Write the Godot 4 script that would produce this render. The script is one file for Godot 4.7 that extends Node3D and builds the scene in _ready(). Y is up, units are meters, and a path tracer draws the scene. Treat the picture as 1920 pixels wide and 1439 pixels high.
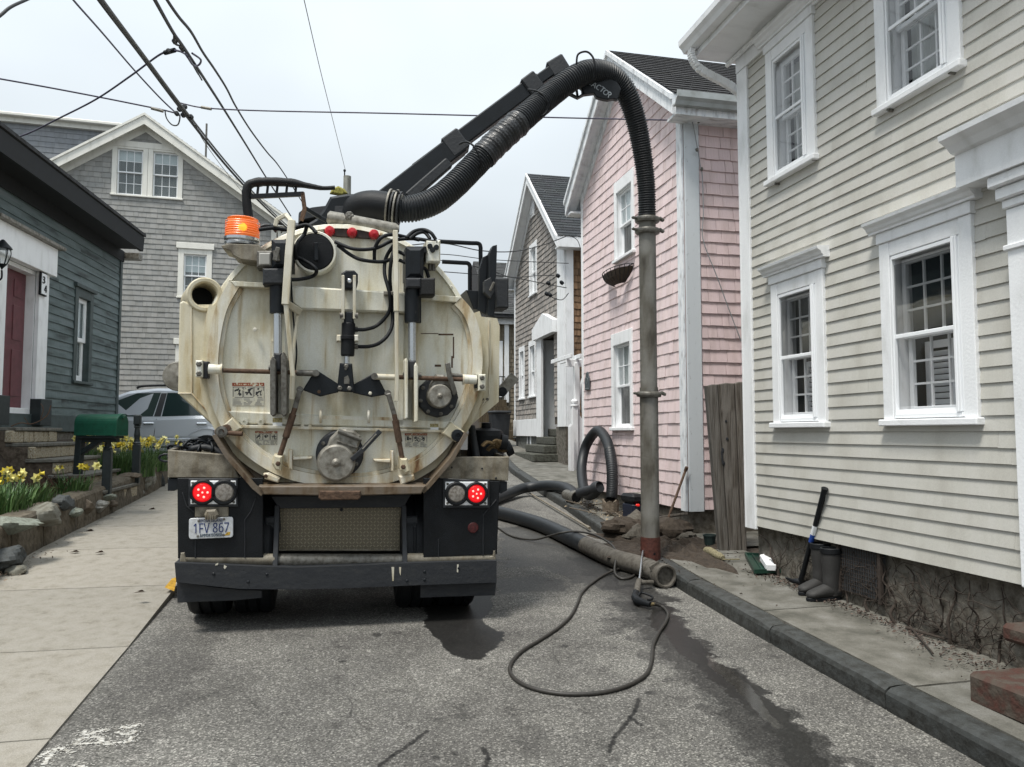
extends Node3D
# A narrow street of clapboard houses with a vacuum truck at work. Metres, y up, the street runs along -z and climbs gently.

const EYE := Vector3(0,1.58,0)
const FOCAL := 1443.0            # lens, in photo pixels (1920 wide)
const YAW := 12.806
const PITCH := 3.668
var rng := RandomNumberGenerator.new()
var cam_basis: Basis
var mats := {}
var texs := {}

# ---------------------------------------------------------------- mesh builder
class B:
	var v := PackedVector3Array()
	var n := PackedVector3Array()
	var uv := PackedVector2Array()
	var c := PackedColorArray()
	var col := Color.WHITE
	var tinted := false
	func vert(p: Vector3,nn: Vector3,t := Vector2.ZERO) -> void:
		v.push_back(p); n.push_back(nn); uv.push_back(t); c.push_back(col)
	func tri(a: Vector3,b: Vector3,d: Vector3) -> void:      # counter-clockwise seen from outside
		var nn := (b - a).cross(d - a).normalized()
		vert(a,nn); vert(d,nn); vert(b,nn)
	func quad(a: Vector3,b: Vector3,d: Vector3,e: Vector3) -> void:
		var nn := (d - a).cross(e - b).normalized()
		vert(a,nn,Vector2(0,1)); vert(d,nn,Vector2(1,0)); vert(b,nn,Vector2(1,1))
		vert(a,nn,Vector2(0,1)); vert(e,nn,Vector2(0,0)); vert(d,nn,Vector2(1,0))
	func squad(a: Vector3,b: Vector3,d: Vector3,e: Vector3,na: Vector3,nb: Vector3,nd: Vector3,ne: Vector3) -> void:
		vert(a,na); vert(d,nd); vert(b,nb)
		vert(a,na); vert(e,ne); vert(d,nd)
	func box(at: Vector3,size: Vector3,bevel := 0.0,bas := Basis()) -> void:
		var h := size / 2.0
		var g := minf(bevel,minf(h.x,minf(h.y,h.z)) * 0.9)
		if g <= 0.0:
			for ax in 3:
				for s in [-1.0,1.0]:
					var o := Vector3.ZERO; o[ax] = s
					var p := Vector3.ZERO; p[(ax + 1) % 3] = 1.0
					var q := o.cross(p)
					var f := func(i: float,j: float) -> Vector3: return at + bas * ((o + p * i + q * j) * h)
					quad(f.call(-1,-1),f.call(1,-1),f.call(1,1),f.call(-1,1))
			return
		var k := h - Vector3(g,g,g)
		for ax in 3:
			for s in [-1.0,1.0]:
				var o := Vector3.ZERO; o[ax] = s
				var p := Vector3.ZERO; p[(ax + 1) % 3] = 1.0
				var q := o.cross(p)
				var f := func(i: float,j: float) -> Vector3: return at + bas * (o * h + (p * i + q * j) * k)
				quad(f.call(-1,-1),f.call(1,-1),f.call(1,1),f.call(-1,1))
		for ax in 3:                                        # edges run along ax
			var u := (ax + 1) % 3
			var w := (ax + 2) % 3
			for s in [-1.0,1.0]:
				for t in [-1.0,1.0]:
					var a := Vector3.ZERO; a[u] = s * h[u]; a[w] = t * k[w]
					var b := Vector3.ZERO; b[u] = s * k[u]; b[w] = t * h[w]
					var e := Vector3.ZERO; e[ax] = k[ax]
					var pts := [a - e,a + e,b + e,b - e]
					var nn: Vector3 = (pts[1] - pts[0]).cross(pts[2] - pts[0])
					if nn.dot(a + b) < 0: pts.reverse()
					quad(at + bas * pts[0],at + bas * pts[1],at + bas * pts[2],at + bas * pts[3])
		for s in [-1.0,1.0]:
			for t in [-1.0,1.0]:
				for r in [-1.0,1.0]:
					var m := Vector3(s,t,r)
					var a := Vector3(s * h.x,t * k.y,r * k.z)
					var b := Vector3(s * k.x,t * h.y,r * k.z)
					var d := Vector3(s * k.x,t * k.y,r * h.z)
					if (b - a).cross(d - a).dot(m) > 0: tri(at + bas * a,at + bas * b,at + bas * d)
					else: tri(at + bas * a,at + bas * d,at + bas * b)
	func bar(a: Vector3,b: Vector3,w: float,t: float,up := Vector3.UP,bevel := 0.0) -> void:
		var z := (b - a)
		var l := z.length()
		z = z / l
		if absf(z.dot(up)) > 0.99: up = Vector3.RIGHT
		var x := up.cross(z).normalized()
		var y := z.cross(x)
		box((a + b) / 2.0,Vector3(w,t,l),bevel,Basis(x,y,z))
	func tube(path: PackedVector3Array,r: Variant,sides := 10,caps := true) -> void:
		var m := path.size()
		var rings := []
		var norms := []
		var side := Vector3.ZERO
		for i in m:
			var tg := (path[mini(i + 1,m - 1)] - path[maxi(i - 1,0)]).normalized()
			if side == Vector3.ZERO: side = tg.cross(Vector3.UP if absf(tg.y) < 0.9 else Vector3.RIGHT).normalized()
			side = (side - tg * side.dot(tg)).normalized()
			var o := tg.cross(side)
			var rr: float = r[i] if r is Array or r is PackedFloat32Array else r
			var ring := PackedVector3Array()
			var nn := PackedVector3Array()
			for k in sides + 1:
				var a := TAU * k / sides
				var d := side * cos(a) + o * sin(a)
				nn.push_back(d)
				ring.push_back(path[i] + d * rr)
			rings.push_back(ring); norms.push_back(nn)
		for i in m - 1:
			for k in sides:
				squad(rings[i][k],rings[i][k + 1],rings[i + 1][k + 1],rings[i + 1][k],norms[i][k],norms[i][k + 1],norms[i + 1][k + 1],norms[i + 1][k])
		if caps:
			for k in sides:
				tri(path[0],rings[0][k + 1],rings[0][k])
				tri(path[m - 1],rings[m - 1][k],rings[m - 1][k + 1])
	func hose(path: PackedVector3Array,r: Variant,sides := 20) -> void:      # a tube whose shading follows its changing radius
		var rows := []
		var m := path.size()
		var side := Vector3.ZERO
		for i in m:
			var tg := (path[mini(i + 1,m - 1)] - path[maxi(i - 1,0)]).normalized()
			if side == Vector3.ZERO: side = tg.cross(Vector3.UP if absf(tg.y) < 0.9 else Vector3.RIGHT).normalized()
			side = (side - tg * side.dot(tg)).normalized()
			var o := tg.cross(side)
			var row := PackedVector3Array()
			for k in sides:
				var a := TAU * k / sides
				row.push_back(path[i] + (side * cos(a) + o * sin(a)) * float(r[i]))
			rows.push_back(row)
		sheet(rows)
	func cyl(a: Vector3,b: Vector3,r: float,sides := 14,r2 := -1.0) -> void:
		tube(PackedVector3Array([a,b]),[r,r if r2 < 0 else r2],sides)
	func lathe(profile: Array,xf: Transform3D,segs := 24,squash := Vector2.ONE) -> void:   # Vector2(radius, height along y)
		for i in profile.size() - 1:
			var p: Vector2 = profile[i]
			var q: Vector2 = profile[i + 1]
			var t := q - p
			var nn := Vector2(t.y,-t.x).normalized()
			for k in segs:
				var a := TAU * k / segs
				var b := TAU * (k + 1) / segs
				var f := func(g: Vector2,an: float) -> Vector3: return xf * Vector3(g.x * cos(an) * squash.x,g.y,-g.x * sin(an) * squash.y)
				var gn := func(an: float) -> Vector3: return (xf.basis * Vector3(nn.x * cos(an),nn.y,-nn.x * sin(an))).normalized()
				squad(f.call(p,a),f.call(p,b),f.call(q,b),f.call(q,a),gn.call(a),gn.call(b),gn.call(b),gn.call(a))
	func ext(poly: PackedVector2Array,z0: float,z1: float,xf := Transform3D(),g := 0.0) -> void:   # extrude along local z; g chamfers the z1 rim
		if Geometry2D.is_polygon_clockwise(poly):
			poly = poly.duplicate(); poly.reverse()
		var top := poly
		if g > 0.0:
			var ins := Geometry2D.offset_polygon(poly,-g,Geometry2D.JOIN_MITER)
			if ins.size() == 1 and ins[0].size() == poly.size():
				top = ins[0]
				if Geometry2D.is_polygon_clockwise(top): top.reverse()
				var best := 0
				for i in top.size():
					if top[i].distance_squared_to(poly[0]) < top[best].distance_squared_to(poly[0]): best = i
				var turned := PackedVector2Array()
				for i in top.size(): turned.push_back(top[(i + best) % top.size()])
				top = turned
			else: g = 0.0
		var idx := Geometry2D.triangulate_polygon(top)
		for i in range(0,idx.size(),3):
			var a := top[idx[i]]; var b := top[idx[i + 1]]; var d := top[idx[i + 2]]
			if (b - a).cross(d - a) < 0:
				var w := b; b = d; d = w
			tri(xf * Vector3(a.x,a.y,z1),xf * Vector3(b.x,b.y,z1),xf * Vector3(d.x,d.y,z1))
		idx = Geometry2D.triangulate_polygon(poly)
		for i in range(0,idx.size(),3):
			var a := poly[idx[i]]; var b := poly[idx[i + 1]]; var d := poly[idx[i + 2]]
			if (b - a).cross(d - a) < 0:
				var w := b; b = d; d = w
			tri(xf * Vector3(a.x,a.y,z0),xf * Vector3(d.x,d.y,z0),xf * Vector3(b.x,b.y,z0))
		var sgn := 1.0 if z1 > z0 else -1.0
		for i in poly.size():
			var a := poly[i]; var b := poly[(i + 1) % poly.size()]
			quad(xf * Vector3(a.x,a.y,z0),xf * Vector3(b.x,b.y,z0),xf * Vector3(b.x,b.y,z1 - g * sgn),xf * Vector3(a.x,a.y,z1 - g * sgn))
			if g > 0.0:
				var e := top[i]; var f := top[(i + 1) % poly.size()]
				quad(xf * Vector3(a.x,a.y,z1 - g * sgn),xf * Vector3(b.x,b.y,z1 - g * sgn),xf * Vector3(f.x,f.y,z1),xf * Vector3(e.x,e.y,z1))
	func sheet(rows: Array,flip := false) -> void:      # rows of points that close on themselves, smooth shaded
		var m := rows.size()
		var w: int = rows[0].size()
		var nn := []
		for i in m:
			var line := []
			for k in w:
				var du: Vector3 = rows[i][(k + 1) % w] - rows[i][(k - 1 + w) % w]
				var dv: Vector3 = rows[mini(i + 1,m - 1)][k] - rows[maxi(i - 1,0)][k]
				var q := du.cross(dv).normalized()
				line.push_back(-q if flip else q)
			nn.push_back(line)
		for i in m - 1:
			for k in w:
				var e := (k + 1) % w
				if flip: squad(rows[i + 1][k],rows[i + 1][e],rows[i][e],rows[i][k],nn[i + 1][k],nn[i + 1][e],nn[i][e],nn[i][k])
				else: squad(rows[i][k],rows[i][e],rows[i + 1][e],rows[i + 1][k],nn[i][k],nn[i][e],nn[i + 1][e],nn[i + 1][k])
	func add(o: B,xf := Transform3D()) -> void:
		for i in o.v.size():
			v.push_back(xf * o.v[i]); n.push_back((xf.basis * o.n[i]).normalized()); uv.push_back(o.uv[i]); c.push_back(o.c[i])
	func mesh() -> ArrayMesh:
		var a := []
		a.resize(Mesh.ARRAY_MAX)
		a[Mesh.ARRAY_VERTEX] = v
		a[Mesh.ARRAY_NORMAL] = n
		a[Mesh.ARRAY_TEX_UV] = uv
		if tinted: a[Mesh.ARRAY_COLOR] = c
		var m := ArrayMesh.new()
		m.add_surface_from_arrays(Mesh.PRIMITIVE_TRIANGLES,a)
		return m

# ---------------------------------------------------------------- nodes
func part(called: String,b: Variant,m: Material,parent: Node) -> MeshInstance3D:
	var o := MeshInstance3D.new()
	o.name = called
	o.mesh = b.mesh() if b is B else b
	o.material_override = m
	parent.add_child(o,true)
	return o

func tag(o: Node,label: String,category: String,group := "") -> Node:
	o.set_meta("label",label)
	o.set_meta("category",category)
	if group != "": o.set_meta("group",group)
	return o

func thing(called: String,label: String,category: String,xf := Transform3D(),group := "") -> Node3D:
	var o := Node3D.new()
	o.name = called
	o.transform = xf
	add_child(o,true)
	tag(o,label,category,group)
	return o

func single(called: String,b: Variant,m: Material,label: String,category: String,group := "") -> MeshInstance3D:
	var o := part(called,b,m,self)
	tag(o,label,category,group)
	return o

func struct(called: String,b: Variant,m: Material) -> MeshInstance3D:
	var o := part(called,b,m,self)
	o.set_meta("kind","structure")
	return o

func stuff(o: Node) -> Node:
	o.set_meta("kind","stuff")
	return o

# ---------------------------------------------------------------- surveying: a line of sight of the photograph met with a real plane
func sight(u: float,v: float) -> Vector3:
	return cam_basis * Vector3((u - 960.0) / FOCAL,-(v - 719.5) / FOCAL,-1.0)

func on(xf: Transform3D,u: float,v: float,val := 0.0,axis := 2) -> Vector3:
	var inv := xf.affine_inverse()
	var o := inv * EYE
	var d := inv.basis * sight(u,v)
	return o + d * ((val - o[axis]) / d[axis])

func far_at(u: float,v: float,depth: float) -> Vector3:
	return EYE + sight(u,v) * depth

func rise(z: float) -> float:
	var d := -z
	return 0.04 * d + 0.03 * maxf(0.0,d - 13.0)

func ground(u: float,v: float,h := 0.0) -> Vector3:
	var d := sight(u,v)
	var t := (h - EYE.y) / (d.y + 0.04 * d.z)
	var p := EYE + d * t
	for i in 12:
		t += (rise(p.z) + h - p.y) / (d.y + 0.05 * d.z)
		p = EYE + d * t
	return p

func spline(pts: Array,steps := 8) -> PackedVector3Array:
	var out := PackedVector3Array()
	var m := pts.size()
	for i in m - 1:
		var a: Vector3 = pts[maxi(i - 1,0)]
		var b: Vector3 = pts[i]
		var e: Vector3 = pts[i + 1]
		var f: Vector3 = pts[mini(i + 2,m - 1)]
		for k in steps:
			out.push_back(b.cubic_interpolate(e,a,f,float(k) / steps))
	out.push_back(pts[m - 1])
	return out

func hash1(a: float,b := 0.0) -> float:
	return fposmod(sin(a * 127.1 + b * 311.7) * 43758.5453,1.0)

func yaw_frame(at: Vector3,deg: float) -> Transform3D:
	return Transform3D(Basis(Vector3.UP,deg_to_rad(deg)),at)

# ---------------------------------------------------------------- textures and materials
func lut(cols: Array) -> Array:
	var g := Gradient.new()
	g.colors = PackedColorArray(cols)
	var offs := PackedFloat32Array()
	for i in cols.size(): offs.push_back(float(i) / (cols.size() - 1))
	g.offsets = offs
	var out := []
	for i in 256: out.push_back(g.sample(i / 255.0))
	return out

func noise_image(seed_: int,freq: float,octaves: int,w: int,h: int,stretch := Vector2.ONE,kind := FastNoiseLite.TYPE_SIMPLEX_SMOOTH) -> Image:
	var f := FastNoiseLite.new()
	f.seed = seed_
	f.noise_type = kind
	f.frequency = freq
	f.fractal_octaves = octaves
	f.fractal_gain = 0.55
	var im := f.get_seamless_image(int(w / stretch.x),int(h / stretch.y),false,false,0.12,true)
	if stretch != Vector2.ONE: im.resize(w,h,Image.INTERPOLATE_CUBIC)
	im.convert(Image.FORMAT_L8)
	return im

func tex(key: String,seed_: int,freq: float,octaves: int,cols: Array,stretch := Vector2.ONE,grain := 0.0,size := 512,kind := FastNoiseLite.TYPE_SIMPLEX_SMOOTH) -> ImageTexture:
	if texs.has(key): return texs[key]
	var im := noise_image(seed_,freq,octaves,size,size,stretch,kind)
	var src := im.get_data()
	var l := lut(cols)
	var bytes := PackedByteArray()
	bytes.resize(src.size() * 3)
	var r := RandomNumberGenerator.new()
	r.seed = seed_
	for i in src.size():
		var k: Color = l[src[i]]
		var g := 1.0
		if grain > 0.0: g = 1.0 + grain * (r.randf() - 0.5) * 2.0
		bytes[i * 3] = clampi(int(k.r * 255.0 * g),0,255)
		bytes[i * 3 + 1] = clampi(int(k.g * 255.0 * g),0,255)
		bytes[i * 3 + 2] = clampi(int(k.b * 255.0 * g),0,255)
	var t := ImageTexture.create_from_image(Image.create_from_data(size,size,false,Image.FORMAT_RGB8,bytes))
	texs[key] = t
	return t

func normal_tex(key: String,seed_: int,freq: float,octaves: int,strength: float,stretch := Vector2.ONE,size := 512) -> ImageTexture:
	if texs.has(key): return texs[key]
	var im := noise_image(seed_,freq,octaves,size,size,stretch)
	im.convert(Image.FORMAT_RGB8)
	im.bump_map_to_normal_map(strength)
	var t := ImageTexture.create_from_image(im)
	texs[key] = t
	return t

func mat(key: String,lin: Color,rough := 0.7,t: Texture2D = null,scale := 1.0,nt: Texture2D = null,nscale := 1.0,metal := 0.0) -> StandardMaterial3D:
	if mats.has(key): return mats[key]
	var m := StandardMaterial3D.new()
	m.resource_name = key
	m.albedo_color = lin.linear_to_srgb()
	m.roughness = rough
	m.metallic = metal
	if t or nt:
		m.uv1_triplanar = true
		m.uv1_scale = Vector3.ONE * scale
	if t: m.albedo_texture = t
	if nt:
		m.normal_enabled = true
		m.normal_texture = nt
		m.normal_scale = nscale
	mats[key] = m
	return m

func variants(key: String,lin: Color,count: int,spread: float,rough: float,t: Texture2D,scale: float,nt: Texture2D = null,nscale := 1.0) -> Array:
	var out := []
	for i in count:
		var k := 1.0 + spread * (2.0 * (i + 0.5) / count - 1.0)
		var m := mat("%s %d" % [key,i],Color(lin.r * k,lin.g * (k * 0.9 + 0.1),lin.b * (k * 0.85 + 0.15)),rough,t,scale,nt,nscale)
		m.uv1_offset = Vector3(0.37 * i,0.61 * i,0.23 * i)
		out.push_back(m)
	return out

func lamp_glow(key: String,lin: Color,energy: float) -> StandardMaterial3D:
	var m := mat(key,lin,0.3)
	m.emission_enabled = true
	m.emission = lin.linear_to_srgb()
	m.emission_energy_multiplier = energy
	return m

func glass_pane(key: String,tint: Color,alpha: float) -> StandardMaterial3D:
	if mats.has(key): return mats[key]
	var m := StandardMaterial3D.new()
	m.resource_name = key
	m.albedo_color = Color(tint.r,tint.g,tint.b,alpha)
	m.transparency = BaseMaterial3D.TRANSPARENCY_ALPHA
	m.roughness = 0.03
	m.metallic_specular = 0.6
	mats[key] = m
	return m

# ---------------------------------------------------------------- the scene
func _ready() -> void:
	rng.seed = 20240413
	cam_basis = Basis(Vector3.UP,deg_to_rad(-YAW)) * Basis(Vector3.RIGHT,deg_to_rad(PITCH))
	var cam := Camera3D.new()
	cam.name = "camera"
	cam.fov = rad_to_deg(2.0 * atan(719.5 / FOCAL))
	cam.near = 0.05
	cam.far = 400.0
	cam.transform = Transform3D(cam_basis,EYE)
	cam.current = true
	add_child(cam)

	var env := Environment.new()
	env.background_mode = Environment.BG_SKY
	env.sky = Sky.new()
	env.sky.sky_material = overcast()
	env.tonemap_mode = Environment.TONE_MAPPER_LINEAR
	env.tonemap_exposure = 1.36
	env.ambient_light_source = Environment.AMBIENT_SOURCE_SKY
	env.sdfgi_enabled = true
	env.ssao_enabled = true
	env.ssil_enabled = true
	var we := WorldEnvironment.new()
	we.name = "environment"
	we.environment = env
	add_child(we)
	var sun := DirectionalLight3D.new()
	sun.name = "sun"
	sun.light_energy = 0.95
	sun.light_color = Color(1.0,0.98,0.945)
	sun.light_angular_distance = 14.0
	sun.shadow_enabled = true
	sun.look_at_from_position(Vector3(-6,17,5),Vector3.ZERO)
	add_child(sun)

	make_materials()
	build_ground()
	build_beige_house()
	build_pink_house()
	build_shingle_house()
	build_far_house()
	build_grey_house()
	build_green_house()
	build_planting()
	build_truck()
	build_boom()
	build_car()
	build_kerbside()
	build_cables()

func overcast() -> PanoramaSkyMaterial:      # an even cloud sheet, brighter overhead, with faint banks
	var f := FastNoiseLite.new()
	f.seed = 5
	f.frequency = 1.0
	f.fractal_octaves = 4
	var im := Image.create_empty(512,256,false,Image.FORMAT_RGBF)
	for j in 256:
		var el := PI / 2 - PI * (j + 0.5) / 256
		for i in 512:
			var az := TAU * (i + 0.5) / 512
			var d := Vector3(cos(el) * cos(az),sin(el) * 1.6,cos(el) * sin(az))
			var cloud := f.get_noise_3dv(d * 1.5) * 0.13 + f.get_noise_3dv(d * 4.0 + Vector3(9,0,0)) * 0.05
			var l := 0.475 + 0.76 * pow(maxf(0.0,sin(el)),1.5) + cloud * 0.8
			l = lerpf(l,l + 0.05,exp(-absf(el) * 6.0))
			im.set_pixel(i,j,Color(l * 0.91,l * 0.995,l * 1.06))
	var m := PanoramaSkyMaterial.new()
	m.panorama = ImageTexture.create_from_image(im)
	return m

func make_materials() -> void:
	var mottle := tex("mottle",1,0.012,5,[Color(0.80,0.79,0.77),Color(0.93,0.93,0.92),Color(1,1,1)],Vector2.ONE,0.03)
	var clean := tex("clean",16,0.015,5,[Color(0.90,0.90,0.89),Color(0.97,0.97,0.97),Color(1,1,1),Color(1,1,1)],Vector2(1,3),0.02)
	var weather := tex("weather",2,0.010,5,[Color(0.90,0.895,0.88),Color(0.97,0.97,0.96),Color(1,1,1)],Vector2(1,6),0.035)
	var grainy := tex("grain",3,0.02,5,[Color(0.55,0.52,0.48),Color(0.86,0.85,0.84),Color(1,1,1)],Vector2(1,12),0.06)
	var crude := tex("crude",4,0.02,6,[Color(0.50,0.47,0.43),Color(0.82,0.81,0.79),Color(1,1,1)],Vector2.ONE,0.10)
	var rusty := tex("rusty",6,0.014,6,[Color(0.50,0.34,0.20),Color(0.86,0.79,0.68),Color(0.97,0.95,0.91),Color(1,1,1),Color(1,1,1)],Vector2(1,3),0.05)
	var dirty := tex("dirty",7,0.011,6,[Color(0.80,0.75,0.63),Color(0.94,0.925,0.88),Color(0.99,0.985,0.97),Color(1,1,1)],Vector2(1,3),0.04)
	var muddy := tex("muddy",8,0.014,6,[Color(1,1,1),Color(0.85,0.83,0.80),Color(0.45,0.41,0.37)],Vector2.ONE,0.08)
	var peel := tex("peel",9,0.02,6,[Color(0.75,0.73,0.72),Color(0.92,0.93,0.94),Color(1,1,1),Color(1,1,1)],Vector2(1,3),0.03)
	var bumps := normal_tex("bumps",11,0.04,4,3.0)
	var fine := normal_tex("fine",12,0.15,3,2.5)
	var fibre := normal_tex("fibre",13,0.06,4,4.0,Vector2(1,14))
	mat("white paint",Color(0.84,0.855,0.87),0.5,clean,0.6,fine,0.12)
	mat("sash white",Color(0.84,0.86,0.88),0.4)
	mat("cream paint",Color(0.78,0.77,0.71),0.55,clean,0.5)
	mat("old white paint",Color(0.80,0.82,0.84),0.65,peel,1.1,fine,0.4)
	mat("grey blue paint",Color(0.46,0.50,0.53),0.6,mottle,0.8,fine,0.3)
	mat("peeling paint",Color(0.58,0.62,0.65),0.65,tex("peelmore",15,0.02,6,[Color(0.35,0.34,0.34),Color(0.98,0.98,0.98),Color(1,1,1),Color(1,1,1),Color(1,1,1),Color(1,1,1),Color(1,1,1)],Vector2(1,3),0.04),1.6,fine,0.5)
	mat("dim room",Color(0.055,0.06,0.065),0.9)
	mat("shade cloth",Color(0.5,0.58,0.6),0.9)
	mat("curtain cloth",Color(0.5,0.53,0.52),0.9)
	glass_pane("window glass",Color(0.86,0.92,0.93),0.16)
	mats["window glass"].metallic_specular = 1.0
	for q in [["storm glass",0.22],["storm glass dark",0.5]]: glass_pane(q[0],Color(0.10,0.12,0.13),q[1]).metallic_specular = 1.0  # dark tint in the glass stands in for the reflected house and dim room
	var sc := glass_pane("insect screen",Color(0.02,0.024,0.028),0.62)
	sc.roughness = 0.22
	mat("black rubber",Color(0.009,0.0105,0.013),0.55,mottle,1.2,fine,0.4)
	mats["black rubber"].metallic_specular = 0.35
	mat("hose black",Color(0.014,0.017,0.021),0.5,mottle,0.8)
	mat("hose muddy",Color(0.135,0.125,0.11),0.8,crude,1.5,bumps,0.5)
	mat("black steel",Color(0.009,0.012,0.016),0.45,mottle,1.0,fine,0.2).metallic_specular = 0.38
	mat("dusty black",Color(0.034,0.037,0.042),0.6,tex("scuff",18,0.03,6,[Color(0.62,0.64,0.68),Color(0.70,0.72,0.75),Color(0.78,0.79,0.8),Color(1,0.97,0.92)],Vector2(3,1),0.10),1.2,bumps,0.3)
	mat("bright steel",Color(0.55,0.57,0.59),0.22,null,1.0,null,1.0,0.9)
	mat("dull steel",Color(0.20,0.195,0.18),0.5,crude,2.0,bumps,0.3,0.35)
	mat("galvanised",Color(0.33,0.32,0.29),0.5,crude,1.2,bumps,0.2,0.25)
	mat("rust",Color(0.13,0.078,0.05),0.85,crude,2.0,bumps,0.6)
	mat("tank white",Color(0.75,0.75,0.69),0.42,dirty,0.55,bumps,0.06)
	mat("tank rim",Color(0.69,0.67,0.59),0.5,rusty,0.8,bumps,0.1)
	mat("tank cream",Color(0.62,0.58,0.46),0.5,dirty,0.7,bumps,0.08)
	mat("chute steel",Color(0.14,0.112,0.085),0.6,rusty,1.2,bumps,0.3)
	mat("box grey",Color(0.29,0.265,0.215),0.6,crude,0.7,bumps,0.15)
	mat("ladder white",Color(0.60,0.58,0.51),0.5,dirty,1.0)
	mat("concrete",Color(0.30,0.285,0.255),0.9,crude,0.8,bumps,0.5)
	mat("old concrete",Color(0.185,0.172,0.15),0.92,crude,0.9,bumps,1.0)
	mat("soil",Color(0.06,0.045,0.033),0.95,crude,1.5,bumps,1.4)
	mat("leaf green",Color(0.045,0.105,0.028),0.5)
	mat("leaf green pale",Color(0.085,0.155,0.045),0.5)
	mat("petal yellow",Color(0.78,0.62,0.07),0.6)
	mat("petal pale",Color(0.80,0.73,0.28),0.6)
	mat("mailbox green",Color(0.007,0.078,0.047),0.38,mottle,2.0)
	mat("post paint",Color(0.017,0.026,0.029),0.5,mottle,2.0,fine,0.2)
	mat("wood grey",Color(0.17,0.152,0.13),0.9,grainy,1.3,fibre,1.2)
	mat("cable black",Color(0.02,0.021,0.023),0.6)
	mat("cable violet",Color(0.045,0.04,0.075),0.5)
	mat("dead vine",Color(0.055,0.042,0.034),0.95,crude,4.0)
	mat("red lamp unlit",Color(0.42,0.02,0.03),0.3)
	var streak := tex("streak",17,0.03,5,[Color(0.80,0.73,0.62),Color(0.965,0.95,0.92),Color(1,1,1),Color(1,1,1),Color(1,1,1)],Vector2(1,14),0.02)
	for key in ["tank white","tank rim","tank cream","box grey","ladder white"]:
		var tm := mats[key] as StandardMaterial3D if mats.has(key) else null
		if tm: run_marks(tm,streak)

func run_marks(m: StandardMaterial3D,t: Texture2D) -> void:      # grime that has run down in the rain
	m.detail_enabled = true
	m.detail_blend_mode = BaseMaterial3D.BLEND_MODE_MUL
	m.detail_uv_layer = BaseMaterial3D.DETAIL_UV_2
	m.detail_albedo = t
	m.uv2_triplanar = true
	m.uv2_scale = Vector3.ONE * 0.8

# ---------------------------------------------------------------- ground
const KERB := [[2.76,2.5],[2.79,-3.0],[2.81,-4.6],[2.86,-6.1],[2.98,-7.6],[3.14,-9.3],[3.33,-11.2],[3.45,-13.0],[3.6,-16.0],[4.1,-20.0],[5.2,-26.0]]

func kerb_x(z: float) -> float:
	for i in KERB.size() - 1:
		var a: Array = KERB[i]; var b: Array = KERB[i + 1]
		if z <= a[1] and z >= b[1]: return lerpf(a[0],b[0],(z - a[1]) / (b[1] - a[1]))
	return KERB[0][0] if z > 0 else KERB[-1][0]

func ground_poly(list: Array) -> PackedVector2Array:
	var out := PackedVector2Array()
	for p in list:
		var w := ground(p[0],p[1])
		out.push_back(Vector2(w.x,w.z))
	return out

func seg_dist(p: Vector2,a: Vector2,b: Vector2) -> float:
	return p.distance_to(Geometry2D.get_closest_point_to_segment(p,a,b))

func laid(src: PackedByteArray,w: int,h: int) -> PackedByteArray:      # a 1024 square tile laid over w x h
	var out := PackedByteArray()
	for j in h:
		var row := (j % 1024) * 1024
		out.append_array(src.slice(row,row + w))
	return out

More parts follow.
